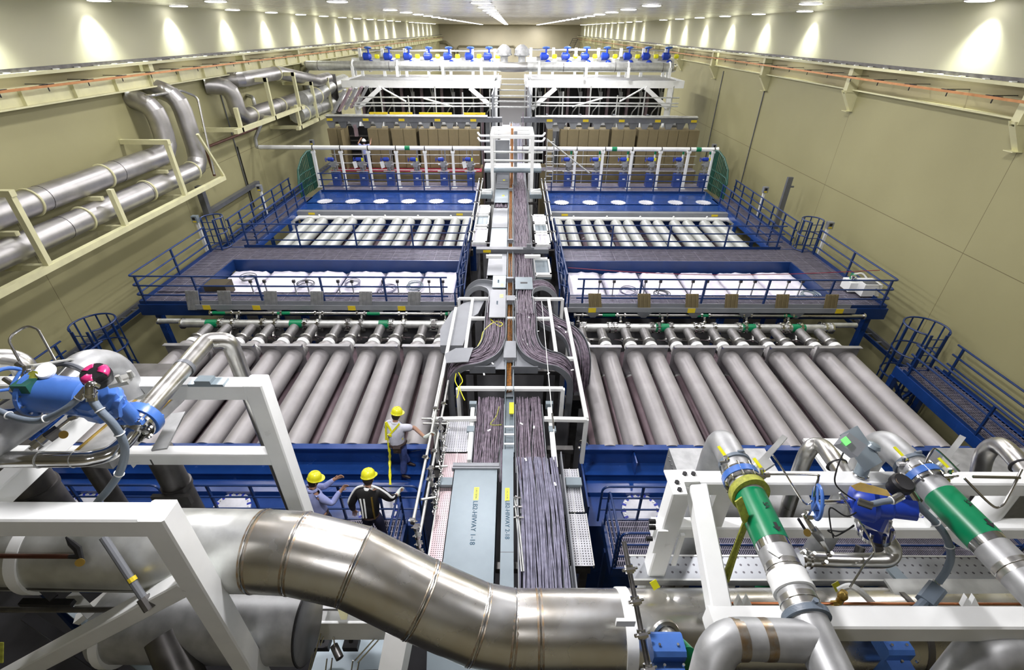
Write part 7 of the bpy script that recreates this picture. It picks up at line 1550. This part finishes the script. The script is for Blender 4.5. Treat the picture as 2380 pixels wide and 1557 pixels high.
MB().box(fA.x-0.18, fA.x-0.08, yR-0.12, yR-0.10, zG-0.9, zG-0.55).box(fA.x+0.05, fA.x+0.09, yR-0.13, yR-0.1, zG-1.1, zG-0.6).build('splice_plate', WHITE, t, smooth=False)
for u in (1700, 2265): MB().box(D(u,1150,dG).x-0.08, D(u,1150,dG).x+0.08, yR-0.05, yR+0.05, zm, zG).build('stub', WHITE, t, smooth=False)
# white inclined support at the right
t = thing('inclined_support', 'pale inclined support tube behind the second green banded pipe', 'support', F(2290,1190,4.6)); MB().cyl(F(2335,1130,5.0), F(2235,1260,4.9), 0.13, 20).build('tube', WHITE, t)
# pipes with green bands
def gpipe(lab, upts, d, r, g0, g1, lt, k):
    a, b = D(*upts[0], d), D(*upts[1], d); x = (a.x+b.x)/2; a = V((a.x, a.y, H-d)); b = V((b.x, b.y, H-d)); ax = (b-a).normalized()
    t = thing('green_banded_pipe', lab, 'pipe', a)
    e = a-ax*0.02
    MB().tube(fillet([b+ax*1.6, e, e-ax*0.26+V((0,0,-0.02)), e-ax*0.30+V((-0.0,0,-0.3)), e-ax*0.30+V((-0.0,0,-2.4))], [0.01, 0.2, 0.1], 8), r, 28).build('pipe', MGRAY, t)
    gA, gB = a.lerp(b, g0), a.lerp(b, g1)
    gb_ = MB().cyl(gA, gB, r+0.003, 28).build('green_band', GREEN, t)
    A_, B_ = frame_of(ax); sv = V((0,-0.35,0.93)); c = gA.lerp(gB, 0.42); tx = (sv.cross(ax)).normalized(); n_ = ax.cross(tx); n_ = n_ if n_.z > 0 else -n_
    text('SA', 0.055, c+n_*(r+0.006)+tx*0.02, axes(ax, n_.cross(ax)), BLACKM, gb_, 'lettering', 0.001)
    c2 = gA.lerp(gB, 0.86)+n_*(r+0.006)+tx*0.02; w2 = n_.cross(ax)
    MB().prism([c2-ax*0.04-w2*0.012, c2-ax*0.04+w2*0.012, c2+w2*0.012, c2+w2*0.03, c2+ax*0.04, c2-w2*0.03, c2-w2*0.012], n_*0.001).build('flow_arrow', BLACKM, gb_, smooth=False)
    # polished length and seam rings after the band
    MB().cyl(a.lerp(b, g1), a.lerp(b, g1+0.035), r+0.0015, 28).build('polished_ring', SHINY, t)
    for f in lt: MB().cyl(a.lerp(b, f), a.lerp(b, f+0.05), r+0.0012, 28).build('polished_ring', STEEL, t); MB().torus(a.lerp(b, f+0.025), ax, r+0.001, 0.004, 26, 5).build('weld_seam', SHINY, t)
    # V clamp near elbow
    c = a.lerp(b, 0.02); MB().lathe(c, ax, [(r,0),(r+0.014,0.003),(r+0.014,0.035),(r,0.038)], 28).cyl(c+V((0,0,r+0.01)), c+V((0.05,0,r+0.02)), 0.014, 6).build('clamp_ring', CONDUIT, t)
    # flanged butterfly valve
    c = a.lerp(b, k); g = thing('flanged_valve', 'purple blue flanged butterfly valve on the %s green banded pipe' % ('first' if 'first' in lab else 'second'), 'valve', c)
    MB().lathe(c-ax*0.03, ax, [(r,0),(r+0.035,0.0),(r+0.035,0.06),(r,0.06)], 28).build('ring_body', VBLUE, g)
    for q in (-0.05, 0.035): MB().lathe(c+ax*q, ax, [(r,0),(r+0.03,0.0),(r+0.03,0.018),(r,0.018)], 28).build('flange', SHINY, g)
    MB().bolts(c, ax, r+0.025, 10, 0.010, 0.075, True).build('bolts', SHINY, g)
    e0 = c+V((0.13,0.05,0.10)); MB().beam(e0-V((0.05,0.05,0)), e0+V((0.10,0.02,0.05)), 0.10, 0.03).beam(e0, e0+V((0.30,0.22,0.14)), 0.045, 0.02).cyl(c+V((0.05,0,0.08)), e0+V((0,0,0.02)), 0.03, 10).build('lever_handle', GALV, g, smooth=False)
    MB().lathe(e0+V((-0.02,-0.12,-0.03)), (0.1,-0.6,0.7), [(0.032,0),(0.032,0.004)], 18).build('yellow_tag', STRAP, g)
    # bleed valves with yellow levers
    for q, off in ((0.10, V((-0.10,-0.0,0.05))), (0.30, V((0.13,0,0.10)))):
        c3 = a.lerp(b, q*0.55)+off; h = thing('bleed_valve', 'small bleed valve with yellow lever, %s side of the %s green banded pipe' % ('left' if off.x < 0 else 'right', 'first' if 'first' in lab else 'second'), 'valve', c3)
        MB().cyl(c3-off*0.6, c3, 0.016, 8).cyl(c3-V((0.06,0,0)), c3+V((0.05,0.0,0.02)), 0.022, 8).sphere(c3, 0.028, 8, 6).cyl(c3, c3+V((-0.02,0.02,0.07)), 0.018, 8).build('body', SHINY, h)
        MB().beam(c3+V((0.0,0.0,0.05)), c3+V((-0.05,0.12,0.09)), 0.03, 0.006).build('lever', YELLOW, h, smooth=False)
    return a, b, ax
aG, bG, axG = gpipe('grey pipe, first with a green band right of the header strap', ((1703,1068),(1932,1560)), 3.28, 0.125, 0.24, 0.50, (0.60, 0.74), 0.13)
gpipe('grey pipe, second with a green band nearer the right edge', ((2105,1070),(2560,1530)), 3.28, 0.125, 0.24, 0.50, (0.62,), 0.13)
# clamp where first pipe crosses the front beam
c = aG.lerp(bG, 0.80); t = thing('pipe_clamp', 'dark blue grey pipe clamp fixed on the front white beam', 'clamp', c); MB().lathe(c, axG, [(0.125,0),(0.15,0.003),(0.15,0.045),(0.125,0.048)], 30).box(c.x-0.24, c.x-0.1, c.y-0.03, c.y+0.02, c.z-0.14, c.z-0.09).cyl(c+V((0.02,0,0.13)), c+V((0.02,0,0.17)), 0.018, 6).build('band', CONDUIT, t)
c = aG.lerp(bG, 0.64); t = thing('cloth_wrap', 'white cloth band wrapped round the first green banded pipe', 'wrap', c); MB().lathe(c, axG, [(0.126,0),(0.138,0.005),(0.135,0.07),(0.141,0.13),(0.126,0.135)], 30).build('band', WHITE, t)
c = aG.lerp(bG, 0.57); one('masking_tape', MB().beam(c+V((-0.08,0.03,0.095)), c+V((-0.04,-0.05,0.12)), 0.07, 0.004), WHITE, 'torn white tape on the first green banded pipe', 'tape', smooth=False)
# tee going left at the bottom
c = aG.lerp(bG, 0.90); t = thing('tee_branch', 'thick grey pipe branching left in a broad bend at the bottom right', 'pipe', c)
MB().tube(fillet([c, c+V((-0.62,0.02,-0.0)), c+V((-0.74,-0.22,-0.25)), c+V((-0.78,-0.3,-0.8))], [0.22,0.2], 8), 0.122, 28).build('pipe', MGRAY, t)
for q in (-0.30, -0.47): MB().cyl(c+V((q,0.01,0)), c+V((q-0.06,0.01,0)), 0.1235, 28).build('heat_tint_band', BROWN, t)
q = c+V((-0.92,-0.25,-0.2)); MB().lathe(q+V((0,0.05,-0.3)), (0.4,-0.2,1), [(0.12,0),(0.22,0.0),(0.22,0.03),(0.12,0.03)], 28).bolts(q+V((0.0,0.05,-0.28)), (0.4,-0.2,1), 0.19, 8, 0.022, 0.05).build('bolted_flange', SHINY, t)
# big right elbow at the bottom right corner and blue actuators
t = thing('corner_pipe', 'very thick dull pipe bending at the bottom right corner', 'pipe', F(2300,1520,3.6)); MB().tube(fillet([F(2600,1500,3.8), F(2290,1515,3.7), F(2195,1640,3.6)], 0.4, 8), 0.17, 28).build('pipe', MGRAY, t)
for u, v, w_, dep, lab in ((1550,1550,75,4.1,'light blue actuator housing at the bottom edge beside the green ended nozzle'), (2078,1545,60,4.3,'light blue actuator housing at the bottom edge near the right corner')):
    c = F(u, v, dep); t = thing('blue_actuator_housing', lab, 'valve actuator', c); s_ = w_/1124*dep/2
    MB().beam(c+V((-s_,0.1,0.12)), c+V((s_,0.1,0.12)), 0.20, 0.16, 0.03).beam(c+V((-s_*0.9,-0.08,-0.06)), c+V((s_*0.9,-0.08,-0.06)), 0.22, 0.28, 0.03).build('housing', VBLUE, t, smooth=False)
    MB().bolts(c+V((0,0,0.2)), (0,0,1), s_*0.8, 4, 0.012, 0.02, False, 0.78).build('bolts', SHINY, t)
t = thing('green_nozzle', 'short steel nozzle with green end on the header pipe', 'nozzle', F(1560,1495,4.4)); a, b = F(1546,1478,4.45), F(1598,1532,4.1); MB().cyl(a, a.lerp(b,0.6), 0.095, 22).build('stub', STEEL, t); MB().cyl(a.lerp(b,0.6), b, 0.10, 22).build('green_end', GREEN, t); MB().torus(a, b-a, 0.12, 0.03, 22, 6).build('weld_collar', STEEL, t)
# perforated planks on the right
for d0, v0, v1, u0, u1, lab in ((4.9,1293,1345,1470,2350,'long perforated aluminium plank across the right foreground'),):
    a, b = D(u0, v1, d0), D(u0, v0, d0); t = thing('perforated_plank', lab, 'plank', a); x1 = 8.0
    MB().box(a.x, x1, a.y, b.y, a.z-0.02, a.z).build('deck', PERFC, t, smooth=False); MB().box(a.x, x1, a.y-0.02, a.y, a.z-0.09, a.z+0.005).box(a.x, x1, b.y, b.y+0.02, a.z-0.09, a.z+0.005).build('edge', GALV, t, smooth=False)
t = thing('wide_grey_plate', 'wide smooth grey plate with flaking tape at the right', 'plate', D(2200,1380,4.8)); a, b = D(2110,1425,4.7), D(2110,1345,4.7); MB().box(a.x, 8, a.y, b.y, a.z-0.03, a.z).build('sheet', GALV, t, smooth=False)
MB().beam(D(2070,1320,4.75), D(2165,1420,4.75), 0.12, 0.03).build('edge_strip', COVER, t, smooth=False)
# vertical scaffold pole with clamps
clampy('scaffold_post', 'dark steel scaffold pole with clamps in front of the strapped header', F(1450,1258,4.3), F(1510,1570,3.95), 0.022, 4, 0.22, 0.95, DSTEEL)
# galvanised tank box behind
a, b = D(1568, 1120, 5.6), D(1790, 1042, 5.6)
t = thing('metal_tank_box', 'large galvanised sheet metal box behind the right frame', 'box', a); MB().box(a.x+0.1, D(1800,1080,5.6).x, a.y, b.y, a.z-0.5, a.z).build('body', MGRAY, t, smooth=False); MB().box(a.x+0.2, a.x+0.3, b.y-0.15, b.y-0.05, 0, a.z-0.5).box(a.x+1.0, a.x+1.1, b.y-0.15, b.y-0.05, 0, a.z-0.5).build('leg_pair', DSTEEL, t, smooth=False)
mb = MB()
for k in range(7): mb.cyl((a.x+0.095, a.y+0.1+k*(b.y-a.y-0.2)/6, a.z-0.1), (a.x+0.08, a.y+0.1+k*(b.y-a.y-0.2)/6, a.z-0.1), 0.012, 6)
mb.build('rivets', SHINY, t)
a = D(1690,1200,5.3); t = thing('horizontal_grey_drum', 'dull grey horizontal drum between the right frame beams', 'drum', a); MB().cyl(D(1612,1170,5.3), D(1860,1172,5.3), 0.26, 28).build('shell', MGRAY, t)
a, b = D(1925,1100,5.6), D(2010,1040,5.6); one('flat_cover', MB().box(a.x, b.x, a.y, b.y+0.2, a.z-0.05, a.z), WHITE, 'small white flat panel behind the display box', 'panel', smooth=False)
a, b = D(2245,1110,5.2), D(2500,1042,5.2); t = thing('metal_tank_box', 'dull metal box top at right edge behind the farthest pipe loop', 'box', a); MB().box(a.x, b.x+1, a.y, b.y, a.z-0.9, a.z).build('body', MGRAY, t, smooth=False)
# U bend pipes
for (pts, r, lab) in (([F(1826,1195,6.0), F(1872,1060,5.5), F(1905,1035,5.4), F(1935,1065,5.1), F(1975,1130,4.85), F(2000,1200,4.75)], 0.085, 'steel pipe arching over the beam left of the display box'), ([F(2268,1170,6.0), F(2285,1065,5.5), F(2320,1035,5.3), F(2360,1065,5.0), F(2420,1140,4.7)], 0.09, 'steel pipe arching over the beam at the right edge')):
    t = thing('arch_pipe', lab, 'pipe', pts[0]); MB().tube(smooth_path(pts, 7), r, 24).build('pipe', STEEL, t)
    c = pts[3]; MB().torus(c.lerp(pts[4], 0.25), pts[4]-pts[3], r+0.006, 0.014, 22, 6).box(c.x-0.10, c.x+0.04, c.y-0.15, c.y-0.05, c.z-0.30, c.z-0.2).build('clamp', BLACKM, t)
for u, v in ((1700,1160),(1990,1150)): pass
# display box on post
t = thing('display_box', 'blue grey display box with green screen on a mounting plate and post', 'display', F(1975,1040,4.3))
pA, pB = F(1972,1000,4.35), F(2030,1085,4.25); MB().beam(pA, pB, 0.20, 0.012, up=V((0.2,-0.8,0.5))).build('mounting_plate', COVER, t, smooth=False)
MB().beam(F(1955,1020,4.2), F(1995,1050,4.15), 0.13, 0.12, up=V((0.2,-0.8,0.5))).build('housing', TRAY, t, smooth=False)
MB().beam(F(1960,1018,4.12), F(1972,1032,4.10), 0.055, 0.012, up=V((0.2,-0.8,0.5))).build('green_display', SCREEN, t, smooth=False)
MB().cyl(F(2024,1045,4.35), F(1992,1120,4.5), 0.055, 18).lathe(F(2027,1040,4.33), (0.3,0.1,1), [(0.05,0),(0.065,0.01),(0.05,0.04),(0.02,0.05)], 18).build('post', COVER, t)
for f in (0.3, 0.75): c = F(2024,1045,4.35).lerp(F(1992,1120,4.5), f); MB().torus(c, F(1992,1120,4.5)-F(2024,1045,4.35), 0.062, 0.009, 18, 5).build('u_bolt', SHINY, t)
# blue valve with handwheel, indicator and tag
vb = F(2040,1175,4.0)
t = thing('blue_gear_valve', 'deep blue gear operated valve with handwheel and indicator at right', 'valve', vb)
a, b = F(1985,1165,4.05), F(2105,1178,3.9); ax = (b-a).normalized(); L = (b-a).length
MB().lathe(a, ax, [(0.03,-0.05),(0.12,-0.02),(0.15,0.03),(0.155,0.12),(0.12,0.16),(0.115,L*0.7),(0.10,L*0.75),(0.10,L+0.06),(0.03,L+0.08)], 28).build('gear_body', DVBLUE, t)
MB().beam(vb+V((0.03,0,-0.05)), F(2025,1222,4.05), 0.16, 0.14, 0.03).build('neck', DVBLUE, t)
hc = F(1900,1167,3.95); ax2 = V((1,-0.35,0.1)); hw_ = MB().torus(hc, ax2, 0.135, 0.014, 30, 8).build('handwheel', VBLUE, t)
A_, B_ = frame_of(ax2)
for q in (0.3, 2.4, 4.5): MB().cyl(hc, hc+(A_*math.cos(q)+B_*math.sin(q))*0.135, 0.011, 8).build('spoke', VBLUE, hw_)
MB().cyl(hc, a, 0.018, 10).cyl(a-ax*0.10, a, 0.04, 12).build('spindle', SHINY, t)
dm = F(2090,1122,3.85); MB().lathe(dm-V((0,0,0.08)), (0.05,-0.2,1), [(0.07,0),(0.075,0.06),(0.085,0.065),(0.085,0.11),(0.07,0.125),(0.02,0.13)], 22).build('indicator_dome', BLACKM, t)
MB().lathe(dm+V((-0.03,-0.02,0.03)), (0.05,-0.2,1), [(0.03,0),(0.03,0.016)], 12).build('indicator_panel', BROWN, t)
MB().lathe(F(2035,1230,4.1), (F(2030,1240,4.2)-vb), [(0.06,0),(0.135,0.0),(0.135,0.05),(0.06,0.05)], 26).bolts(F(2035,1228,4.1), (F(2030,1240,4.2)-vb), 0.11, 8, 0.016, 0.07, True).build('bolted_flange', SHINY, t)
sh = MB(); vs = []; n_ = 8
tagp = [(1978,1130),(2000,1122),(2030,1130),(2062,1140),(2072,1155),(2045,1150),(2015,1145),(1990,1140)]
g = one('paper_tag', MB().prism([F(u, v, 3.80) for u, v in tagp], (0,0.003,0.003)), mat('manila_paper', (0.75,0.52,0.15), 0, 0.7, 0.1, 8), 'torn manila paper tag lying on the deep blue valve', 'tag', smooth=False)
# goose pipe under the valve
t = thing('goose_pipe', 'shiny copper tinted pipe curling under the deep blue valve to the left', 'pipe', F(2050,1260,4.1))
MB().tube(smooth_path([F(2040,1238,4.15), F(2062,1255,4.1), F(2076,1280,4.1), F(2062,1300,4.1), F(2020,1303,4.1), F(1950,1302,4.1), F(1865,1298,4.12)], 8), 0.062, 24).build('pipe', STEEL, t)
for u in (1862, 1878): MB().lathe(F(u,1298,4.12), (-1,0,0), [(0.06,0),(0.085,0.0),(0.085,0.02),(0.06,0.02)], 20).build('flange', SHINY, t)
for u, v in ((1925,1290),(1912,1310),(1862,1285),(1885,1290)): MB().cyl(F(u,v,4.0), F(u,v,4.0)+V((0,-0.02,0.06)), 0.014, 6).build('nipple', SHINY, t)
# needle valves and thin tubing
t = thing('needle_valve', 'steel needle valve on a slanted nipple chain above the goose pipe', 'valve', F(1895,1235,4.0))
pts = [F(1866,1195,3.95), F(1880,1215,3.95), F(1900,1245,3.98), F(1920,1275,4.0), F(1928,1290,4.05)]
MB().tube(pts, [0.012,0.02,0.024,0.02,0.022], 8).cyl(F(1872,1196,3.95), F(1886,1196,3.95), 0.04, 8).beam(F(1890,1230,3.95), F(1908,1252,3.97), 0.055, 0.05).build('body', SHINY, t); MB().beam(F(1855,1205,3.9), F(1874,1235,3.9), 0.02, 0.012).build('dark_lever', BLACKM, t, smooth=False); MB().lathe(F(1876,1238,3.85), (0,-0.6,0.8), [(0.03,0),(0.03,0.004)], 14).build('yellow_tag', BRASS, t)
for k, (pts, r, m, lab) in enumerate((([(1778,1102),(1890,1103),(1902,1110),(1895,1135),(1892,1155)], 0.009, SHINY, 'thin steel tube bending down left of the blue handwheel'), ([(1796,1058),(1820,1092),(1862,1160),(1878,1172),(1888,1163)], 0.008, SHINY, 'thin steel tube sloping from the first lever handle'), ([(1952,1145),(1990,1200),(2031,1275),(2010,1310),(1975,1365)], 0.008, SHINY, 'long thin steel tube falling past the goose pipe'),
        ([(1960,1052),(1945,1090),(1942,1125),(1975,1155),(2010,1170)], 0.006, BLACKM, 'thin black wire from the display box to the blue valve'), ([(2010,1175),(1970,1200),(1930,1180),(1930,1220),(1937,1250)], 0.006, BLACKM, 'thin black wire curling left of the blue valve'), ([(1985,1220),(1960,1235),(1925,1232),(1935,1240),(1945,1245),(1985,1222)], 0.006, BLACKM, 'black wire loop hanging above the goose pipe'),
        ([(2150,1075),(2165,1048),(2180,1047),(2230,1095)], 0.008, SHINY, 'small thin steel tube arch behind the second green banded pipe'), ([(2240,1110),(2300,1170),(2325,1178),(2345,1150),(2375,1090)], 0.010, SHINY, 'thin steel tube hooking at the right edge'), ([(2262,1108),(2370,1110)], 0.012, SHINY, 'straight thin steel rod along the rear right beam'))):
    one('thin_tube', MB().tube(smooth_path([F(u, v, 3.95 if m is BLACKM else 4.0) for u, v in pts], 6), r, 8), m, lab, 'tube')
# conduit and junction box at right
conduit('grey flexible conduit falling from the blue valve indicator to the junction box', [F(2112,1140,3.85), F(2140,1180,3.85), F(2175,1215,3.85), F(2200,1250,3.88), F(2210,1290,3.9), F(2200,1325,3.95), F(2180,1355,4.0), F(2172,1375,4.0)], 0.027, (0.3,0.5), CONDUIT)
conduit('short grey flexible conduit over the deep blue valve', [F(2095,1152,3.75), F(2075,1162,3.74), F(2050,1166,3.74), F(2020,1172,3.75), F(1995,1165,3.78)], 0.024, (0.3,), CONDUIT)
t = thing('junction_box', 'grey cast conduit junction box at the lower end of the right conduit', 'junction box', F(2168,1385,4.0)); MB().beam(F(2178,1365,4.0), F(2150,1400,3.95), 0.13, 0.10, 0.02).cyl(F(2150,1398,3.95), F(2130,1418,3.92), 0.035, 10).build('body', CONDUIT, t)
# yellow lifting strap
t = thing('lifting_strap', 'yellow green webbing sling looped round the first pipe and hanging down', 'strap', F(1730,1150,3.9))
c = aG.lerp(bG, 0.20); MB().lathe(c, axG+V((0.1,0,0.2)), [(0.15,0),(0.162,0.0),(0.162,0.07),(0.15,0.07)], 30).build('loop', STRAP, t)
MB().beam(F(1735,1210,3.85), F(1682,1348,4.35), 0.075, 0.012, up=V((0.3,-0.8,0.5))).beam(F(1733,1212,3.86), F(1690,1352,4.35), 0.03, 0.02, up=V((0.3,-0.8,0.5))).build('hanging_web', STRAP, t, smooth=False)
MB().beam(F(1716,1160,3.75), F(1735,1212,3.80), 0.07, 0.012, up=V((0.3,-0.8,0.5))).build('side_web', STRAP, t, smooth=False)
MB().torus(F(1680,1352,4.35), (1,0,0), 0.03, 0.008, 14, 5).build('ring', SHINY, t)
# copper line along the right header, white lugs, hose clamps
t = thing('copper_line', 'thin copper line with fittings above the right header pipe', 'pipe', F(1700,1400,4.4)); MB().cyl(F(1698,1402,4.35), F(2420,1404,4.35), 0.012, 8).build('pipe', mat('bright_copper', (0.55,0.22,0.10), 0.9, 0.3), t)
MB().tube([F(1698,1402,4.35), F(1692,1412,4.35)], 0.022, 8).build('elbow_fitting', BRASS, t); MB().cyl(F(1934,1403,4.35), F(1946,1403,4.35), 0.03, 8).cyl(F(1950,1400,4.35), F(1962,1375,4.3), 0.03, 8).sphere(F(1958,1385,4.3), 0.045, 8, 6).build('tee_fitting', BRASS, t)
for u in (1722, 2250): t = thing('anchor_lugs', 'white pair of anchor lugs on the %s part of the copper line' % ('left' if u < 2000 else 'right'), 'lug', F(u,1400,4.3)); [MB().prism([F(u+o-12,1412,4.3), F(u+o+12,1412,4.3), F(u+o,1388,4.3)], (0,0.04,0)).build('lug', WHITE, t, smooth=False) for o in (-2, 16)]
for u0, u1, dep, lab in ((1945,2030,4.25,'white curved strap over the right header pipe under the plank'),):
    t = thing('header_strap', lab, 'strap', F(2000,1390,dep)); MB().tube(smooth_path([F(1950,1372,4.5), F(1975,1362,4.45), F(2000,1375,4.4), F(2028,1402,4.38)], 5), 0.03, 8).build('strap', WHITE, t)
t = thing('header_end_band', 'second broad seam collar on the right header pipe', 'collar', F(2080,1462,4.82)); MB().lathe(F(2085,1463,4.82), (1,0,0), [(R0+0.002,0),(R0+0.012,0.0),(R0+0.012,0.05),(R0+0.002,0.05)], 40).build('band', DSTEEL, t)
# yellow small tags under planks and short pipes
for k, (u, v, lab) in enumerate(((1523,1358,'left of the lifting sling'), (1802,1355,'beneath the first green banded pipe'), (1946,1362,'above the brass fitting'), (1625,1201,'on the drum behind the side beam'))):
    t = thing('yellow_tag', 'small yellow tag hanging %s' % lab, 'tag', F(u,v,4.7)); MB().beam(F(u-6,v-8,4.7), F(u+4,v+10,4.7), 0.07, 0.006, up=V((0,-0.8,0.5))).build('tag', YELLOW, t, smooth=False)
for k, (u0, v0, u1, v1, r, m, lab) in enumerate(((1560,1340,1545,1372,0.07,DSTEEL,'short dull upright pipe under the plank, leftmost'), (1778,1345,1762,1372,0.07,GREEN,'short green upright pipe under the plank'), (1345+355,1340,1688,1372,0.06,WHITE,'short white upright strut under the plank'), (1862,1340,1846,1372,0.08,MGRAY,'short grey upright pipe under the plank, rightmost'), (2000,1270,1985,1300,0.05,DSTEEL,'short dark pipe seen behind the goose pipe'))):
    one('short_pipe', MB().cyl(F(u0,v0,5.6), F(u1,v1+20,5.6), r, 16), m, lab, 'pipe')
for u, lab in ((1590,'left'), (1835,'middle'), (2130,'right')):
    p = F(u, 1150, 6.2); q = V((p.x, p.y, p.z-2.2)); one('column_pipe', MB().cyl((p.x, p.y, p.z+0.1), q, 0.085, 18), STEEL, 'vertical steel column pipe behind the right frame, %s one' % lab, 'pipe')
# dark void machinery under the header on the right
t = thing('dark_underframe', 'dark steel underframe beneath the right header pipe', 'frame', F(1950,1540,5.5))
MB().beam(F(1650,1545,5.6), F(2500,1540,5.6), 0.12).beam(F(1900,1480,5.3), F(2000,1600,5.2), 0.12).beam(F(2060,1480,5.2), F(1985,1600,5.0), 0.06).build('members', DSTEEL, t, smooth=False)
